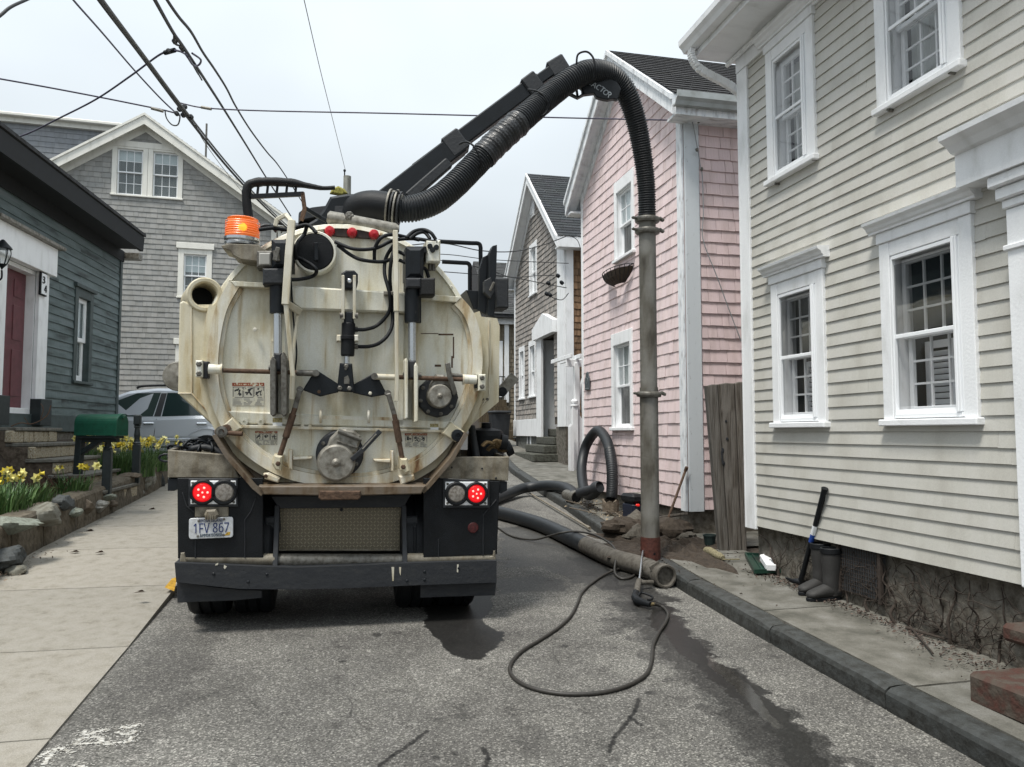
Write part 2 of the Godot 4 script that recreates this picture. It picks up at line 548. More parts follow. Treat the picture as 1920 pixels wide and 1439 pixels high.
func road_textures() -> Array:     # what lies on the asphalt: damp, sludge, cracks, tar, chalk marks. 9 mm a pixel over x -1.5..4.1, z -2..-17
	var px := 0.009
	var x0 := -1.5; var z0 := -2.0
	var w := int(5.6 / px); var h := int(15.0 / px)
	var n1 := laid(noise_image(31,0.006,5,1024,1024).get_data(),w,h)
	var n2 := laid(noise_image(32,0.03,5,1024,1024).get_data(),w,h)
	var n3 := laid(noise_image(33,0.12,3,1024,1024).get_data(),w,h)
	var tone := PackedFloat32Array(); tone.resize(w * h)
	var rough := PackedByteArray(); rough.resize(w * h)
	for i in w * h:
		tone[i] = 0.66 + 0.28 * (n1[i] / 255.0) + 0.12 * (n2[i] / 255.0) - (0.10 if n2[i] < 52 else 0.0)
		rough[i] = 225
	var put := func(poly: PackedVector2Array,wob: float,amount: float,r: int,hole: float) -> void:
		var lo := Vector2(1e9,1e9); var hi := -lo
		for p in poly:
			lo = lo.min(p); hi = hi.max(p)
		for j in range(maxi(0,int((z0 - hi.y - 0.2) / px)),mini(h,int((z0 - lo.y + 0.2) / px))):
			for i in range(maxi(0,int((lo.x - 0.2 - x0) / px)),mini(w,int((hi.x + 0.2 - x0) / px))):
				var k := j * w + i
				var p := Vector2(x0 + i * px + (n2[k] - 128) / 128.0 * wob + (n3[k] - 128) / 128.0 * wob * 0.35,z0 - j * px + (n1[k] - 128) / 128.0 * wob + (n3[k] - 128) / 128.0 * wob * 0.35)
				if Geometry2D.is_point_in_polygon(p,poly) and n2[k] / 255.0 > hole:
					tone[k] *= amount
					rough[k] = mini(rough[k],r)
	# damp asphalt beside the truck and down the gutter
	put.call(ground_poly([[938,990],[985,985],[1060,1005],[1130,1050],[1170,1105],[1120,1100],[1070,1085],[1010,1060],[950,1065],[930,1030]]),0.14,0.66,150,0.0)
	put.call(ground_poly([[930,1085],[990,1078],[1065,1085],[1060,1105],[990,1110],[930,1120]]),0.12,0.68,160,0.2)
	put.call(ground_poly([[1060,1000],[1160,1070],[1215,1090],[1262,1125],[1290,1180],[1340,1235],[1420,1295],[1500,1350],[1590,1410],[1640,1455],[1420,1455],[1360,1380],[1320,1330],[1280,1285],[1220,1230],[1165,1180],[1130,1110],[1080,1060]]),0.16,0.76,160,0.10)
	put.call(ground_poly([[1130,1060],[1215,1095],[1262,1130],[1290,1185],[1345,1240],[1420,1295],[1490,1345],[1560,1400],[1600,1450],[1450,1450],[1385,1370],[1330,1310],[1270,1250],[1215,1200],[1180,1140]]),0.10,0.74,130,0.06)
	put.call(ground_poly([[1210,1120],[1255,1135],[1290,1190],[1345,1240],[1420,1290],[1475,1345],[1520,1390],[1560,1445],[1480,1445],[1450,1390],[1415,1345],[1370,1300],[1310,1255],[1265,1215],[1225,1175]]),0.05,0.62,90,0.0)
	put.call(ground_poly([[1325,1228],[1345,1240],[1400,1285],[1425,1310],[1440,1340],[1470,1362],[1462,1370],[1425,1350],[1405,1318],[1370,1285],[1330,1250]]),0.02,1.5,45,0.0)
	put.call(ground_poly([[770,1090],[793,1140],[800,1178],[830,1215],[868,1240],[905,1239],[930,1216],[938,1186],[920,1179],[905,1165],[920,1140],[925,1110],[925,1085]]),0.035,0.32,150,0.0)
	put.call(ground_poly([[1130,1160],[1190,1165],[1200,1180],[1160,1195],[1120,1190]]),0.08,0.78,190,0.3)
	put.call(ground_poly([[1150,1128],[1205,1130],[1190,1150],[1140,1148]]),0.06,0.75,190,0.3)
	for s in [[850,1413,5],[812,1420,4],[707,1191,5],[1055,1212,4],[1170,1290,7],[1215,1300,5],[540,1240,3],[640,1243,4],[1045,1440,6]]:
		var ring := []
		for a in 8: ring.push_back([s[0] + cos(TAU * a / 8) * s[2] * 1.8,s[1] + sin(TAU * a / 8) * s[2] * 0.7])
		put.call(ground_poly(ring),0.02,0.6,190,0.0)
	# old trench patch and polished wheel tracks
	put.call(ground_poly([[560,1235],[760,1228],[800,1330],[520,1345]]),0.10,0.93,225,0.0)
	put.call(ground_poly([[150,1330],[330,1180],[420,1175],[330,1345],[250,1450],[120,1450]]),0.14,0.90,225,0.25)
	put.call(ground_poly([[1000,1330],[1180,1320],[1260,1450],[980,1450]]),0.14,1.07,225,0.2)
	var strokes := func(lines: Array,wide: float,value: float,gap: int) -> void:
		for l in lines:
			var pts := ground_poly(l)
			for s in pts.size() - 1:
				var a := pts[s]; var b := pts[s + 1]
				var lo := a.min(b) - Vector2(0.1,0.1); var hi := a.max(b) + Vector2(0.1,0.1)
				for j in range(maxi(0,int((z0 - hi.y) / px)),mini(h,int((z0 - lo.y) / px))):
					for i in range(maxi(0,int((lo.x - x0) / px)),mini(w,int((hi.x - x0) / px))):
						var k := j * w + i
						var p := Vector2(x0 + i * px,z0 - j * px)
						var d := seg_dist(p,a,b) + (n3[k] - 128) / 128.0 * wide * 0.55
						if d < wide and n3[k] > gap: tone[k] = value if value > 1.0 else tone[k] * value
	strokes.call([[[798,1373],[770,1395],[735,1418],[705,1442]],[[1197,1312],[1190,1335],[1172,1360],[1150,1385],[1140,1412]],[[1180,1345],[1200,1362]],[[905,1405],[915,1425],[905,1445]]],0.011,0.45,60)
	strokes.call([[[640,1300],[660,1322],[655,1345],[690,1372],[700,1400]],[[655,1345],[630,1360],[600,1392]],[[1010,1180],[1040,1198],[1090,1205],[1130,1222]],[[1040,1198],[1035,1225],[1050,1250]],[[420,1290],[455,1300],[480,1330],[520,1352]],[[735,1418],[760,1424],[800,1420]]],0.005,0.76,100)
	var rgb := PackedByteArray(); rgb.resize(w * h * 3)
	for i in w * h:
		var t := tone[i]
		var v := int(clampf(t,0,1.0) * 208)
		if t > 2.0:
			rgb[i * 3] = 255; rgb[i * 3 + 1] = 255; rgb[i * 3 + 2] = 255
			rough[i] = 235
		else:
			rgb[i * 3] = v; rgb[i * 3 + 1] = int(v * 0.985); rgb[i * 3 + 2] = int(v * 0.955)
	var a := ImageTexture.create_from_image(Image.create_from_data(w,h,false,Image.FORMAT_RGB8,rgb))
	var b := ImageTexture.create_from_image(Image.create_from_data(w,h,false,Image.FORMAT_L8,rough))
	return [a,b]

func speckle() -> ImageTexture:    # asphalt aggregate, 4 mm a pixel, 2 m tile
	var r := RandomNumberGenerator.new()
	r.seed = 77
	var s := 512
	var im := Image.create_empty(s,s,false,Image.FORMAT_L8)
	im.fill(Color(0.62,0.62,0.62))
	var data := im.get_data()
	for i in data.size(): data[i] = int(r.randf_range(0.50,0.70) * 255)
	for k in 52000:
		var x := r.randi() % s; var y := r.randi() % s
		var v := r.randf()
		var tone := int((r.randf_range(0.82,1.0) if v > 0.5 else r.randf_range(0.32,0.55)) * 255)
		var wd := 1 + int(r.randf() * 2.4); var hg := 1 + int(r.randf() * 2.0)
		for j in hg:
			for i in wd:
				if (i == wd - 1 and j == hg - 1 and r.randf() < 0.5): continue
				data[((y + j) % s) * s + (x + i) % s] = tone
	im = Image.create_from_data(s,s,false,Image.FORMAT_L8,data)
	im.convert(Image.FORMAT_RGB8)
	return ImageTexture.create_from_image(im)

func build_ground() -> void:
	var spk := speckle()
	texs["speckle"] = spk
	var maps := road_textures()
	var m := mat("asphalt",Color(0.74,0.74,0.725),1.0)
	m.albedo_texture = maps[0]
	m.roughness_texture = maps[1]
	m.detail_enabled = true
	m.detail_blend_mode = BaseMaterial3D.BLEND_MODE_MUL
	m.detail_uv_layer = BaseMaterial3D.DETAIL_UV_2
	m.detail_albedo = spk
	m.uv2_triplanar = true
	m.uv2_world_triplanar = true
	m.uv2_scale = Vector3.ONE * 0.5
	m.metallic_specular = 0.45
	var far_m := mat("asphalt beyond",Color(0.14,0.14,0.137),0.9,spk,0.5)
	var strip := func(za: float,zb: float,step: float) -> B:
		var b := B.new()
		var z := za
		while z > zb + 0.001:
			var z2 := maxf(z - step,zb)
			var xs := [-1.5,0.5,kerb_x(z) + 0.06,kerb_x(z2) + 0.06]
			var p := [Vector3(-1.5,rise(z),z),Vector3(xs[2],rise(z),z),Vector3(xs[3],rise(z2),z2),Vector3(-1.5,rise(z2),z2)]
			for t in [[0,1,2],[0,2,3]]:
				for k in [0,2,1]:
					var q: Vector3 = p[t[k]]
					b.vert(q,Vector3.UP,Vector2((q.x + 1.5) / 5.6,(-2.0 - q.z) / 15.0))
			z = z2
		return b
	var road := struct("road",strip.call(-2.0,-17.0,0.5),m)
	part("road_surface_beyond",strip.call(-17.0,-60.0,2.0),far_m,road)
	part("road_surface_beyond",strip.call(6.0,-2.0,1.0),far_m,road)
	# the land round about, one sheet to the horizon
	var b := B.new()
	var gz := [60.0,20.0,6.0,-13.0,-60.0,-140.0,-300.0]
	for i in gz.size() - 1:
		var y0: float = rise(minf(gz[i],6.0)) - 0.5 if gz[i] > -60 else rise(-60) - 0.5
		var y1: float = rise(minf(gz[i + 1],6.0)) - 0.5 if gz[i + 1] > -60 else rise(-60) - 0.5
		b.quad(Vector3(-150,y0,gz[i]),Vector3(150,y0,gz[i]),Vector3(150,y1,gz[i + 1]),Vector3(-150,y1,gz[i + 1]))
	struct("ground",b,mat("bare earth",Color(0.09,0.085,0.06),0.95,texs["crude"],0.4,texs["bumps"],0.8))

	# kerb of long dark stones with rounded shoulders
	var stone := variants("kerb stone",Color(0.055,0.060,0.060),3,0.2,0.62,texs["crude"],1.0,texs["bumps"],0.7)
	var kerb := Node3D.new()
	kerb.name = "kerb"
	kerb.set_meta("kind","structure")
	add_child(kerb)
	var cuts := [2.0,0.6,-1.0,-2.2,-3.56,-4.68,-6.0,-7.25,-8.4,-9.7,-11.0,-12.3,-13.8,-15.4,-17.0,-19.0,-21.5,-24.0]
	for i in cuts.size() - 1:
		var za: float = cuts[i] - 0.006
		var zb: float = cuts[i + 1] + 0.006
		b = B.new()
		var prof := [Vector2(0.010,-0.05),Vector2(0.002,0.02),Vector2(0.0,0.085),Vector2(0.008,0.108),Vector2(0.028,0.121),Vector2(0.075,0.127),Vector2(0.125,0.128),Vector2(0.136,0.12),Vector2(0.14,-0.05)]
		var jit := rng.randf_range(-0.006,0.008)
		var last := []
		var steps := 9
		for s in steps + 1:
			var z := lerpf(za,zb,float(s) / steps)
			var ring := []
			for p: Vector2 in prof: ring.push_back(Vector3(kerb_x(z) + p.x + jit + 0.007 * (hash1(z * 9.1,p.y) - 0.5),rise(z) + p.y + jit * 0.5 + 0.006 * (hash1(z * 7.3,p.x * 31.0) - 0.5) + (-0.008 if s == 0 or s == steps else 0.0) * float(p.y > 0.1),z))
			if s > 0:
				for k in prof.size() - 1: b.quad(last[k],last[k + 1],ring[k + 1],ring[k])
			if s == 0 or s == steps:
				for k in range(1,prof.size() - 1):
					if s == 0: b.tri(ring[0],ring[k + 1],ring[k])
					else: b.tri(ring[0],ring[k],ring[k + 1])
			last = ring
		part("kerb_stone",b,stone[i % 3],kerb)

	# the pavement under the houses on the right: cast slabs
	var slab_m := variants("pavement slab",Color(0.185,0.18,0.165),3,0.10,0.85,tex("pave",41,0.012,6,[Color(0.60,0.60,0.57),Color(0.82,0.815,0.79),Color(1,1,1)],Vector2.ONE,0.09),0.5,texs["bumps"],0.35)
	var walk := Node3D.new()
	walk.name = "pavement"
	walk.set_meta("kind","structure")
	add_child(walk)
	cuts = [2.0,0.3,-1.4,-2.55,-3.52,-5.0,-6.9,-8.2,-9.6,-11.0,-12.4,-14.0,-15.8,-18.0,-21.0,-24.0]
	for i in cuts.size() - 1:
		var za: float = cuts[i] - 0.007
		var zb: float = cuts[i + 1] + 0.007
		b = B.new()
		var n := 4
		var tip := rng.randf_range(-0.006,0.006)
		for s in n:
			var z := lerpf(za,zb,float(s) / n)
			var z2 := lerpf(za,zb,float(s + 1) / n)
			var xr: float = 3.95 if z > -7.0 else (5.2 if z > -15.9 else 5.2)
			var ya := rise(z) + 0.126 + tip * (0.5 - float(s) / n)
			var yb := rise(z2) + 0.126 + tip * (0.5 - float(s + 1) / n)
			var a0 := Vector3(kerb_x(z) + 0.146,ya,z); var a1 := Vector3(xr,ya + 0.01,z)
			var c1 := Vector3(xr,yb + 0.01,z2); var c0 := Vector3(kerb_x(z2) + 0.146,yb,z2)
			b.quad(a0,a1,c1,c0)
			b.quad(a0 - Vector3(0,0.1,0),a0,c0,c0 - Vector3(0,0.1,0))
			if s == 0: b.quad(a0 - Vector3(0,0.1,0),a1 - Vector3(0,0.1,0),a1,a0)
			if s == n - 1: b.quad(c0 - Vector3(0,0.1,0),c0,c1,c1 - Vector3(0,0.1,0))
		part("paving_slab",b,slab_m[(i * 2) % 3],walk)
	b = B.new()                                         # earth in the joints
	for i in 13:
		var z := 2.0 - i * 2.0
		b.quad(Vector3(kerb_x(z) + 0.12,rise(z) + 0.11,z),Vector3(5.3,rise(z) + 0.11,z),Vector3(5.3,rise(z - 2) + 0.11,z - 2),Vector3(kerb_x(z - 2) + 0.12,rise(z - 2) + 0.11,z - 2))
	part("joint_bed",b,mats["soil"],walk)

	# the pavement on the other side, level with the road where we stand
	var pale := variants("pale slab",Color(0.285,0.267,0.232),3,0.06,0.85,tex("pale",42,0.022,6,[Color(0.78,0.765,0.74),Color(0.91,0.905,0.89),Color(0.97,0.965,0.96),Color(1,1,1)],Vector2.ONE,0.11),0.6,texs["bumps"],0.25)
	walk = Node3D.new()
	walk.name = "sidewalk"
	walk.set_meta("kind","structure")
	add_child(walk)
	cuts = [1.0,-0.8,-2.4]
	for uv in [[35,1387],[120,1217],[150,1111],[170,1049],[190,1004],[230,962],[300,933]]:
		cuts.push_back(ground(uv[0],uv[1],0.02).z)
	var zz: float = cuts[-1]
	while zz > -30: 
		zz -= 1.5
		cuts.push_back(zz)
	for i in cuts.size() - 1:
		b = B.new()
		var za: float = cuts[i] - 0.006
		var zb: float = cuts[i + 1] + 0.006
		var ha := 0.012 + 0.10 * smoothstep(-5.8,-8.5,za); var hb := 0.012 + 0.10 * smoothstep(-5.8,-8.5,zb)
		var p := [Vector3(-3.3,rise(za) + ha + 0.01,za),Vector3(-1.27,rise(za) + ha,za),Vector3(-1.27,rise(zb) + hb,zb),Vector3(-3.3,rise(zb) + hb + 0.01,zb)]
		b.quad(p[0],p[1],p[2],p[3])
		for k in 4:
			var a: Vector3 = p[k]; var c: Vector3 = p[(k + 1) % 4]
			b.quad(a - Vector3(0,0.14,0),c - Vector3(0,0.14,0),c,a)
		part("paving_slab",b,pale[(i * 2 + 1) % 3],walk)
	b = B.new()
	for i in 16:
		var z := 2.0 - i * 2.0
		var dy := -0.012 + 0.10 * smoothstep(-5.8,-8.5,z)
		var dy2 := -0.012 + 0.10 * smoothstep(-5.8,-8.5,z - 2)
		b.quad(Vector3(-3.3,rise(z) + dy,z),Vector3(-1.275,rise(z) + dy,z),Vector3(-1.275,rise(z - 2) + dy2,z - 2),Vector3(-3.3,rise(z - 2) + dy2,z - 2))
	part("joint_bed",b,mats["soil"],walk)
	# chalk marks sprayed on the asphalt: ragged bands of paint
	var marks := [[[61,1427],[85,1415],[108,1405],[122,1408],[138,1413]],[[108,1405],[92,1420],[78,1441]],
		[[137,1399],[148,1397],[190,1395]],[[141,1397],[152,1387],[175,1384],[188,1386],[191,1394]],[[155,1378],[165,1380],[180,1374],[197,1370],[204,1372]],[[155,1378],[160,1371]],
		[[199,1399],[215,1395],[240,1394]],[[199,1399],[205,1391]],[[240,1394],[248,1383]],[[219,1374],[232,1379],[246,1378],[255,1372]],[[227,1364],[240,1367],[252,1363],[262,1358]],[[137,1436],[162,1442]]]
	var chalk := mat("chalk paint",Color(0.62,0.62,0.60),0.95,texs["crude"],4.0)
	for l in marks:
		b = B.new()
		var q := []
		for p in l: q.push_back(ground(p[0],p[1],0.0))
		var sp := spline(q,14)
		for k in sp.size() - 1:
			var dirp := (sp[mini(k + 1,sp.size() - 1)] - sp[maxi(k - 1,0)]).normalized()
			var sd := dirp.cross(Vector3.UP).normalized()
			var wa := 0.0105 * (0.55 + 0.9 * hash1(k,q[0].x * 3.0)); var wb := 0.0105 * (0.55 + 0.9 * hash1(k + 1,q[0].x * 3.0))
			var off := 0.006 * (hash1(k * 1.7,4.0) - 0.5)
			var up := Vector3(0,0.0035,0)
			if hash1(k,q[0].z) < 0.1: continue
			b.quad(sp[k] - sd * wa + sd * off + up,sp[k + 1] - sd * wb + sd * off + up,sp[k + 1] + sd * wb + sd * off + up,sp[k] + sd * wa + sd * off + up)
			for e in 2:
				var c := sp[k] + sd * rng.randf_range(-0.04,0.04) + dirp * rng.randf_range(-0.02,0.02) + up
				b.quad(c + Vector3(-0.003,0,0.003),c + Vector3(0.003,0,0.003),c + Vector3(0.003,0,-0.003),c + Vector3(-0.003,0,-0.003))
		part("chalk_marking",b,chalk,road)
	# yellow paint on the end of the kerb by the truck
	b = B.new()
	var yp := [ground(308,1105,0.075),ground(326,1112,0.05),ground(332,1085,0.1),ground(322,1088,0.1)]
	var lift := Vector3(0,0.012,0)
	b.quad(yp[0] + lift,yp[1] + lift,yp[2] + lift,yp[3] + lift)
	part("kerb_paint",b,mat("kerb yellow",Color(0.62,0.36,0.03),0.8,texs["crude"],2.0),walk)

# ---------------------------------------------------------------- house carpentry (in a house's own frame: x along the wall, y up, z out of the wall)
func block(b: B,x0: float,x1: float,y0: float,y1: float,z0: float,z1: float,g := 0.0) -> void:
	b.box(Vector3((x0 + x1) / 2,(y0 + y1) / 2,(z0 + z1) / 2),Vector3(absf(x1 - x0),absf(y1 - y0),absf(z1 - z0)),g)

func slab(called: String,m: Material,parent: Node,x0: float,x1: float,y0: float,y1: float,z0: float,z1: float,g := 0.0) -> MeshInstance3D:
	var b := B.new()
	block(b,x0,x1,y0,y1,z0,z1,g)
	return part(called,b,m,parent)

func rect_poly(x0: float,y0: float,x1: float,y1: float) -> PackedVector2Array:
	return PackedVector2Array([Vector2(x0,y0),Vector2(x1,y0),Vector2(x1,y1),Vector2(x0,y1)])

func cut(poly: PackedVector2Array,holes: Array) -> Array:
	var now := [poly]
	for h: Rect2 in holes:
		var hp := rect_poly(h.position.x,h.position.y,h.end.x,h.end.y)
		var next := []
		for p in now:
			for q in Geometry2D.clip_polygons(p,hp):
				if not Geometry2D.is_polygon_clockwise(q): next.push_back(q)
		now = next
	return now

func area(p: PackedVector2Array) -> float:
	var s := 0.0
	for i in p.size(): s += p[i].cross(p[(i + 1) % p.size()])
	return absf(s) / 2

func backing(outline: PackedVector2Array,holes: Array,thick := 0.14) -> B:
	var b := B.new()
	var ys := []
	for p in outline: ys.push_back(p.y)
	for h: Rect2 in holes: ys.append_array([h.position.y,h.end.y])
	ys.sort()
	for i in ys.size() - 1:
		if ys[i + 1] - ys[i] < 0.004: continue
		for p in Geometry2D.intersect_polygons(outline,rect_poly(-50,ys[i],50,ys[i + 1])):
			for q in cut(p,holes):
				if area(q) > 0.0005: b.ext(q,-thick,0.0)
	return b

func wedge(b: B,poly: PackedVector2Array,yb: float,yt: float,t: float,lift := 0.0) -> void:    # a board whose lower edge stands proud
	if Geometry2D.is_polygon_clockwise(poly):
		poly = poly.duplicate(); poly.reverse()
	var f := func(p: Vector2) -> Vector3: return Vector3(p.x,p.y,lift + lerpf(t,t * 0.22,clampf((p.y - yb) / (yt - yb),0,1)))
	var idx := Geometry2D.triangulate_polygon(poly)
	for i in range(0,idx.size(),3):
		var a := poly[idx[i]]; var d := poly[idx[i + 1]]; var e := poly[idx[i + 2]]
		if (d - a).cross(e - a) < 0: b.tri(f.call(a),f.call(e),f.call(d))
		else: b.tri(f.call(a),f.call(d),f.call(e))
	for i in poly.size():
		var a := poly[i]; var d := poly[(i + 1) % poly.size()]
		b.quad(Vector3(a.x,a.y,0.0005),Vector3(d.x,d.y,0.0005),f.call(d),f.call(a))

# Courses of clapboards (shingle = 0: boards of up to 4.5 m) or of shingles about that wide. The 300 that show largest from the street are parts, the rest one part.
func siding(parent: Node3D,called: String,outline: PackedVector2Array,holes: Array,y0: float,expo: float,thick: float,shingle: float,ms: Array,eye: Vector3,limit := 300,ragged := 0.004,xmin_show := -99.0) -> void:
	var lo := Vector2(1e9,1e9)
	var hi := -lo
	for p in outline:
		lo = lo.min(p); hi = hi.max(p)
	var pieces := []
	var y := y0
	var row := 0
	while y < hi.y:
		var x := lo.x - rng.randf() * (shingle if shingle > 0 else 0.0)
		var first := true
		while x < hi.x:
			var w := hi.x - x + 0.1
			if shingle > 0: w = shingle * rng.randf_range(0.55,1.45)
			else:
				w = rng.randf_range(2.6,4.4)
				if first: w *= rng.randf_range(0.35,1.0)
			first = false
			var dy := rng.randf_range(-ragged,ragged)
			var band := rect_poly(x + (0.0019 if shingle > 0 else 0.0008),y + dy,x + w - (0.0019 if shingle > 0 else 0.0008),y + expo + 0.008)
			for p in Geometry2D.intersect_polygons(outline,band):
				for q in cut(p,holes):
					if area(q) > 0.0006: pieces.push_back([q,y + dy,row])
			x += w
		y += expo
		row += 1
	var scored := []
	for p in pieces:
		var c := Vector2.ZERO
		for q in p[0]: c += q
		c /= p[0].size()
		scored.push_back([area(p[0]) / Vector3(c.x,c.y,0).distance_squared_to(eye),p])
	if scored.size() > limit: scored.sort_custom(func(a,b): return a[0] > b[0])
	var rest := {}
	for i in scored.size():
		var p = scored[i][1]
		var k := rng.randi() % ms.size()
		var lift := rng.randf_range(0.0,0.005) if shingle > 0 else 0.0
		if i < limit:
			var b := B.new()
			wedge(b,p[0],p[1],p[1] + expo,thick,lift)
			part(called,b,ms[k],parent)
		else:
			if not rest.has(k): rest[k] = B.new()
			wedge(rest[k],p[0],p[1],p[1] + expo,thick,lift)
	for k in rest: stuff(part(called + "_field",rest[k],ms[k],parent))

# A sash window. r: outside of the casing. o: options.
func window(house: Node3D,r: Rect2,o := {}) -> Node3D:
	var cas: float = o.get("casing",0.11)
	var paint: Material = o.get("paint",mats["white paint"])
	var sash_m: Material = o.get("sash_paint",mats["sash white"])
	var proud: float = o.get("proud",0.035)
	var x0 := r.position.x; var x1 := r.end.x; var y0 := r.position.y; var y1 := r.end.y
	var top: float = o.get("head",cas)
	var b := B.new()
	block(b,x0,x0 + cas,y0,y1,0.002,proud,0.004)
	block(b,x1 - cas,x1,y0,y1,0.002,proud,0.004)
	block(b,x0 + cas + 0.001,x1 - cas - 0.001,y1 - top,y1,0.002,proud - 0.003,0.004)
	var j0 := x0 + cas; var j1 := x1 - cas                  # painted jambs line the opening
	block(b,j0,j0 + 0.003,y0 + 0.002,y1 - top,-0.139,0.001)
	block(b,j1 - 0.003,j1,y0 + 0.002,y1 - top,-0.139,0.001)
	block(b,j0 + 0.004,j1 - 0.004,y1 - top - 0.003,y1 - top,-0.139,0.001)
	block(b,j0 + 0.004,j1 - 0.004,y0 + 0.002,y0 + 0.005,-0.139,0.001)
	var w := part("window",b,paint,house)
	b = B.new()
	block(b,x0 - 0.02,x1 + 0.02,y0 - 0.045,y0 - 0.001,0.0,proud + 0.03,0.006)
	if o.get("apron",false): block(b,x0 + 0.005,x1 - 0.005,y0 - 0.1,y0 - 0.046,0.0,proud - 0.01,0.003)
	part("sill",b,paint,w)
	if o.get("cornice",false):
		b = B.new()
		block(b,x0 - 0.012,x1 + 0.012,y1 + 0.001,y1 + 0.075,0.0,proud + 0.012,0.003)
		var prof := PackedVector2Array([Vector2(0,0.076),Vector2(0.065,0.076),Vector2(0.065,0.09),Vector2(0.08,0.1),Vector2(0.088,0.12),Vector2(0.115,0.135),Vector2(0.12,0.155),Vector2(0,0.165)])
		b.ext(prof,x0 - 0.065,x1 + 0.065,Transform3D(Basis(Vector3(0,0,1),Vector3(0,1,0),Vector3(1,0,0)),Vector3(0,y1,0)))
		part("head_cornice",b,paint,w)
	elif o.get("cap",0.0) > 0.0:
		b = B.new()
		block(b,x0 - 0.05,x1 + 0.05,y1 + 0.001,y1 + float(o.cap),0.0,proud + 0.04,0.006)
		part("head_cap",b,paint,w)
	var gx0 := x0 + cas + 0.0035; var gx1 := x1 - cas - 0.0035; var gy0 := y0 + 0.0055; var gy1 := y1 - top - 0.0035
	var storm: float = o.get("storm",0.0)
	if storm > 0.0:                                     # aluminium storm frame in front of the sashes
		b = B.new()
		var f := storm
		block(b,gx0,gx0 + f * 0.6,gy0,gy1,0.0,proud - 0.008,0.003)
		block(b,gx1 - f * 1.9,gx1 - f * 1.1,gy0 + 0.03,gy1,0.001,proud + 0.012,0.003)
		block(b,gx1 - f * 1.05,gx1 - f * 0.5,gy0 + 0.03,gy1,0.002,proud + 0.006,0.003)
		block(b,gx1 - f * 0.45,gx1,gy0,gy1,0.003,proud - 0.006,0.003)
		block(b,gx0 + f * 0.6,gx1 - f * 1.9,gy1 - f,gy1,0.001,proud - 0.005,0.003)
		block(b,gx0 + f * 0.6,gx1 - f * 0.5,gy0,gy0 + f * 1.1,0.004,proud,0.003)
		part("storm_frame",b,sash_m,w)
		gx0 += f * 0.6; gx1 -= f * 1.9; gy0 += f * 1.1; gy1 -= f
	var mid := lerpf(gy0,gy1,o.get("meet",0.5))
	var sw: float = o.get("sash",0.045)
	var back: float = o.get("deep",-0.03)
	for s in 2:                                         # the lower sash sits behind the upper one
		var zz := back - 0.035 * (1 - s)
		var ya := gy0 if s == 0 else mid - sw * 0.5
		var yb := mid + sw * 0.5 if s == 0 else gy1
		b = B.new()
		block(b,gx0 + 0.001,gx0 + sw,ya,yb,zz - 0.03,zz,0.003)
		block(b,gx1 - sw,gx1 - 0.001,ya,yb,zz - 0.03,zz,0.003)
		block(b,gx0 + sw + 0.0005,gx1 - sw - 0.0005,ya,ya + sw * (1.4 if s == 0 else 1.0),zz - 0.029,zz - 0.001,0.003)
		block(b,gx0 + sw + 0.0005,gx1 - sw - 0.0005,yb - sw,yb,zz - 0.029,zz - 0.001,0.003)
		part("sash",b,sash_m,w)
		var ix0 := gx0 + sw; var ix1 := gx1 - sw; var iy0 := ya + sw * (1.4 if s == 0 else 1.0); var iy1 := yb - sw
		var grid: Vector2i = o.get("grid",Vector2i(3,2))
		if s == 0 and o.has("lower_grid"): grid = o.lower_grid
		var mz := zz - 0.018
		if grid.x * grid.y > 1:
			b = B.new()
			var mw: float = o.get("muntin",0.016)
			for i in range(1,grid.x):
				var xx := lerpf(ix0,ix1,float(i) / grid.x)
				block(b,xx - mw / 2,xx + mw / 2,iy0,iy1,mz - 0.006,mz + 0.008)
			for j in range(1,grid.y):
				var yy := lerpf(iy0,iy1,float(j) / grid.y)
				for i in grid.x:
					block(b,lerpf(ix0,ix1,float(i) / grid.x) + mw / 2 * float(i > 0),lerpf(ix0,ix1,(i + 1.0) / grid.x) - mw / 2 * float(i < grid.x - 1),yy - mw / 2,yy + mw / 2,mz - 0.006,mz + 0.008)
			part("muntin",b,sash_m,w)
		var outer: bool = storm > 0.0
		for i in (1 if outer else grid.x):
			for j in (1 if outer else grid.y):
				var nx := 1 if outer else grid.x
				var ny := 1 if outer else grid.y
				var pz := (0.012 - 0.01 * (1 - s)) if outer else mz + 0.0005 * ((i + j) % 2)
				var px0 := lerpf(ix0 if not outer else gx0,ix1 if not outer else gx1,float(i) / nx)
				var px1 := lerpf(ix0 if not outer else gx0,ix1 if not outer else gx1,(i + 1.0) / nx)
				var py0 := lerpf(iy0,iy1,float(j) / ny)
				var py1 := lerpf(iy0,iy1,(j + 1.0) / ny)
				b = B.new()
				var tilt := rng.randf_range(-0.0015,0.0015)
				b.quad(Vector3(px0,py0,pz),Vector3(px1,py0,pz + tilt),Vector3(px1,py1,pz + tilt),Vector3(px0,py1,pz))
				part("pane",b,o.get("glass_low" if s == 0 else "glass",mats["window glass"]),w)
		if outer:                                     # white bars of the storm sashes
			b = B.new()
			block(b,gx0 + 0.0005,gx1 - 0.0005,ya + 0.001,ya + 0.028,0.004 - 0.012 * (1 - s),0.018 - 0.012 * (1 - s),0.003)
			part("storm_rail",b,sash_m,w)
	# the room behind, and what hangs in the window
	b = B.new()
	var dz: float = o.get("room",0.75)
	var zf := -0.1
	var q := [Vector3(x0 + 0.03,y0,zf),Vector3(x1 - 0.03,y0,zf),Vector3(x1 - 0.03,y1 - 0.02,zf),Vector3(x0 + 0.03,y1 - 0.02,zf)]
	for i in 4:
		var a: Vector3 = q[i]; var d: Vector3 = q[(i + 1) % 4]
		b.quad(a,a - Vector3(0,0,dz),d - Vector3(0,0,dz),d)
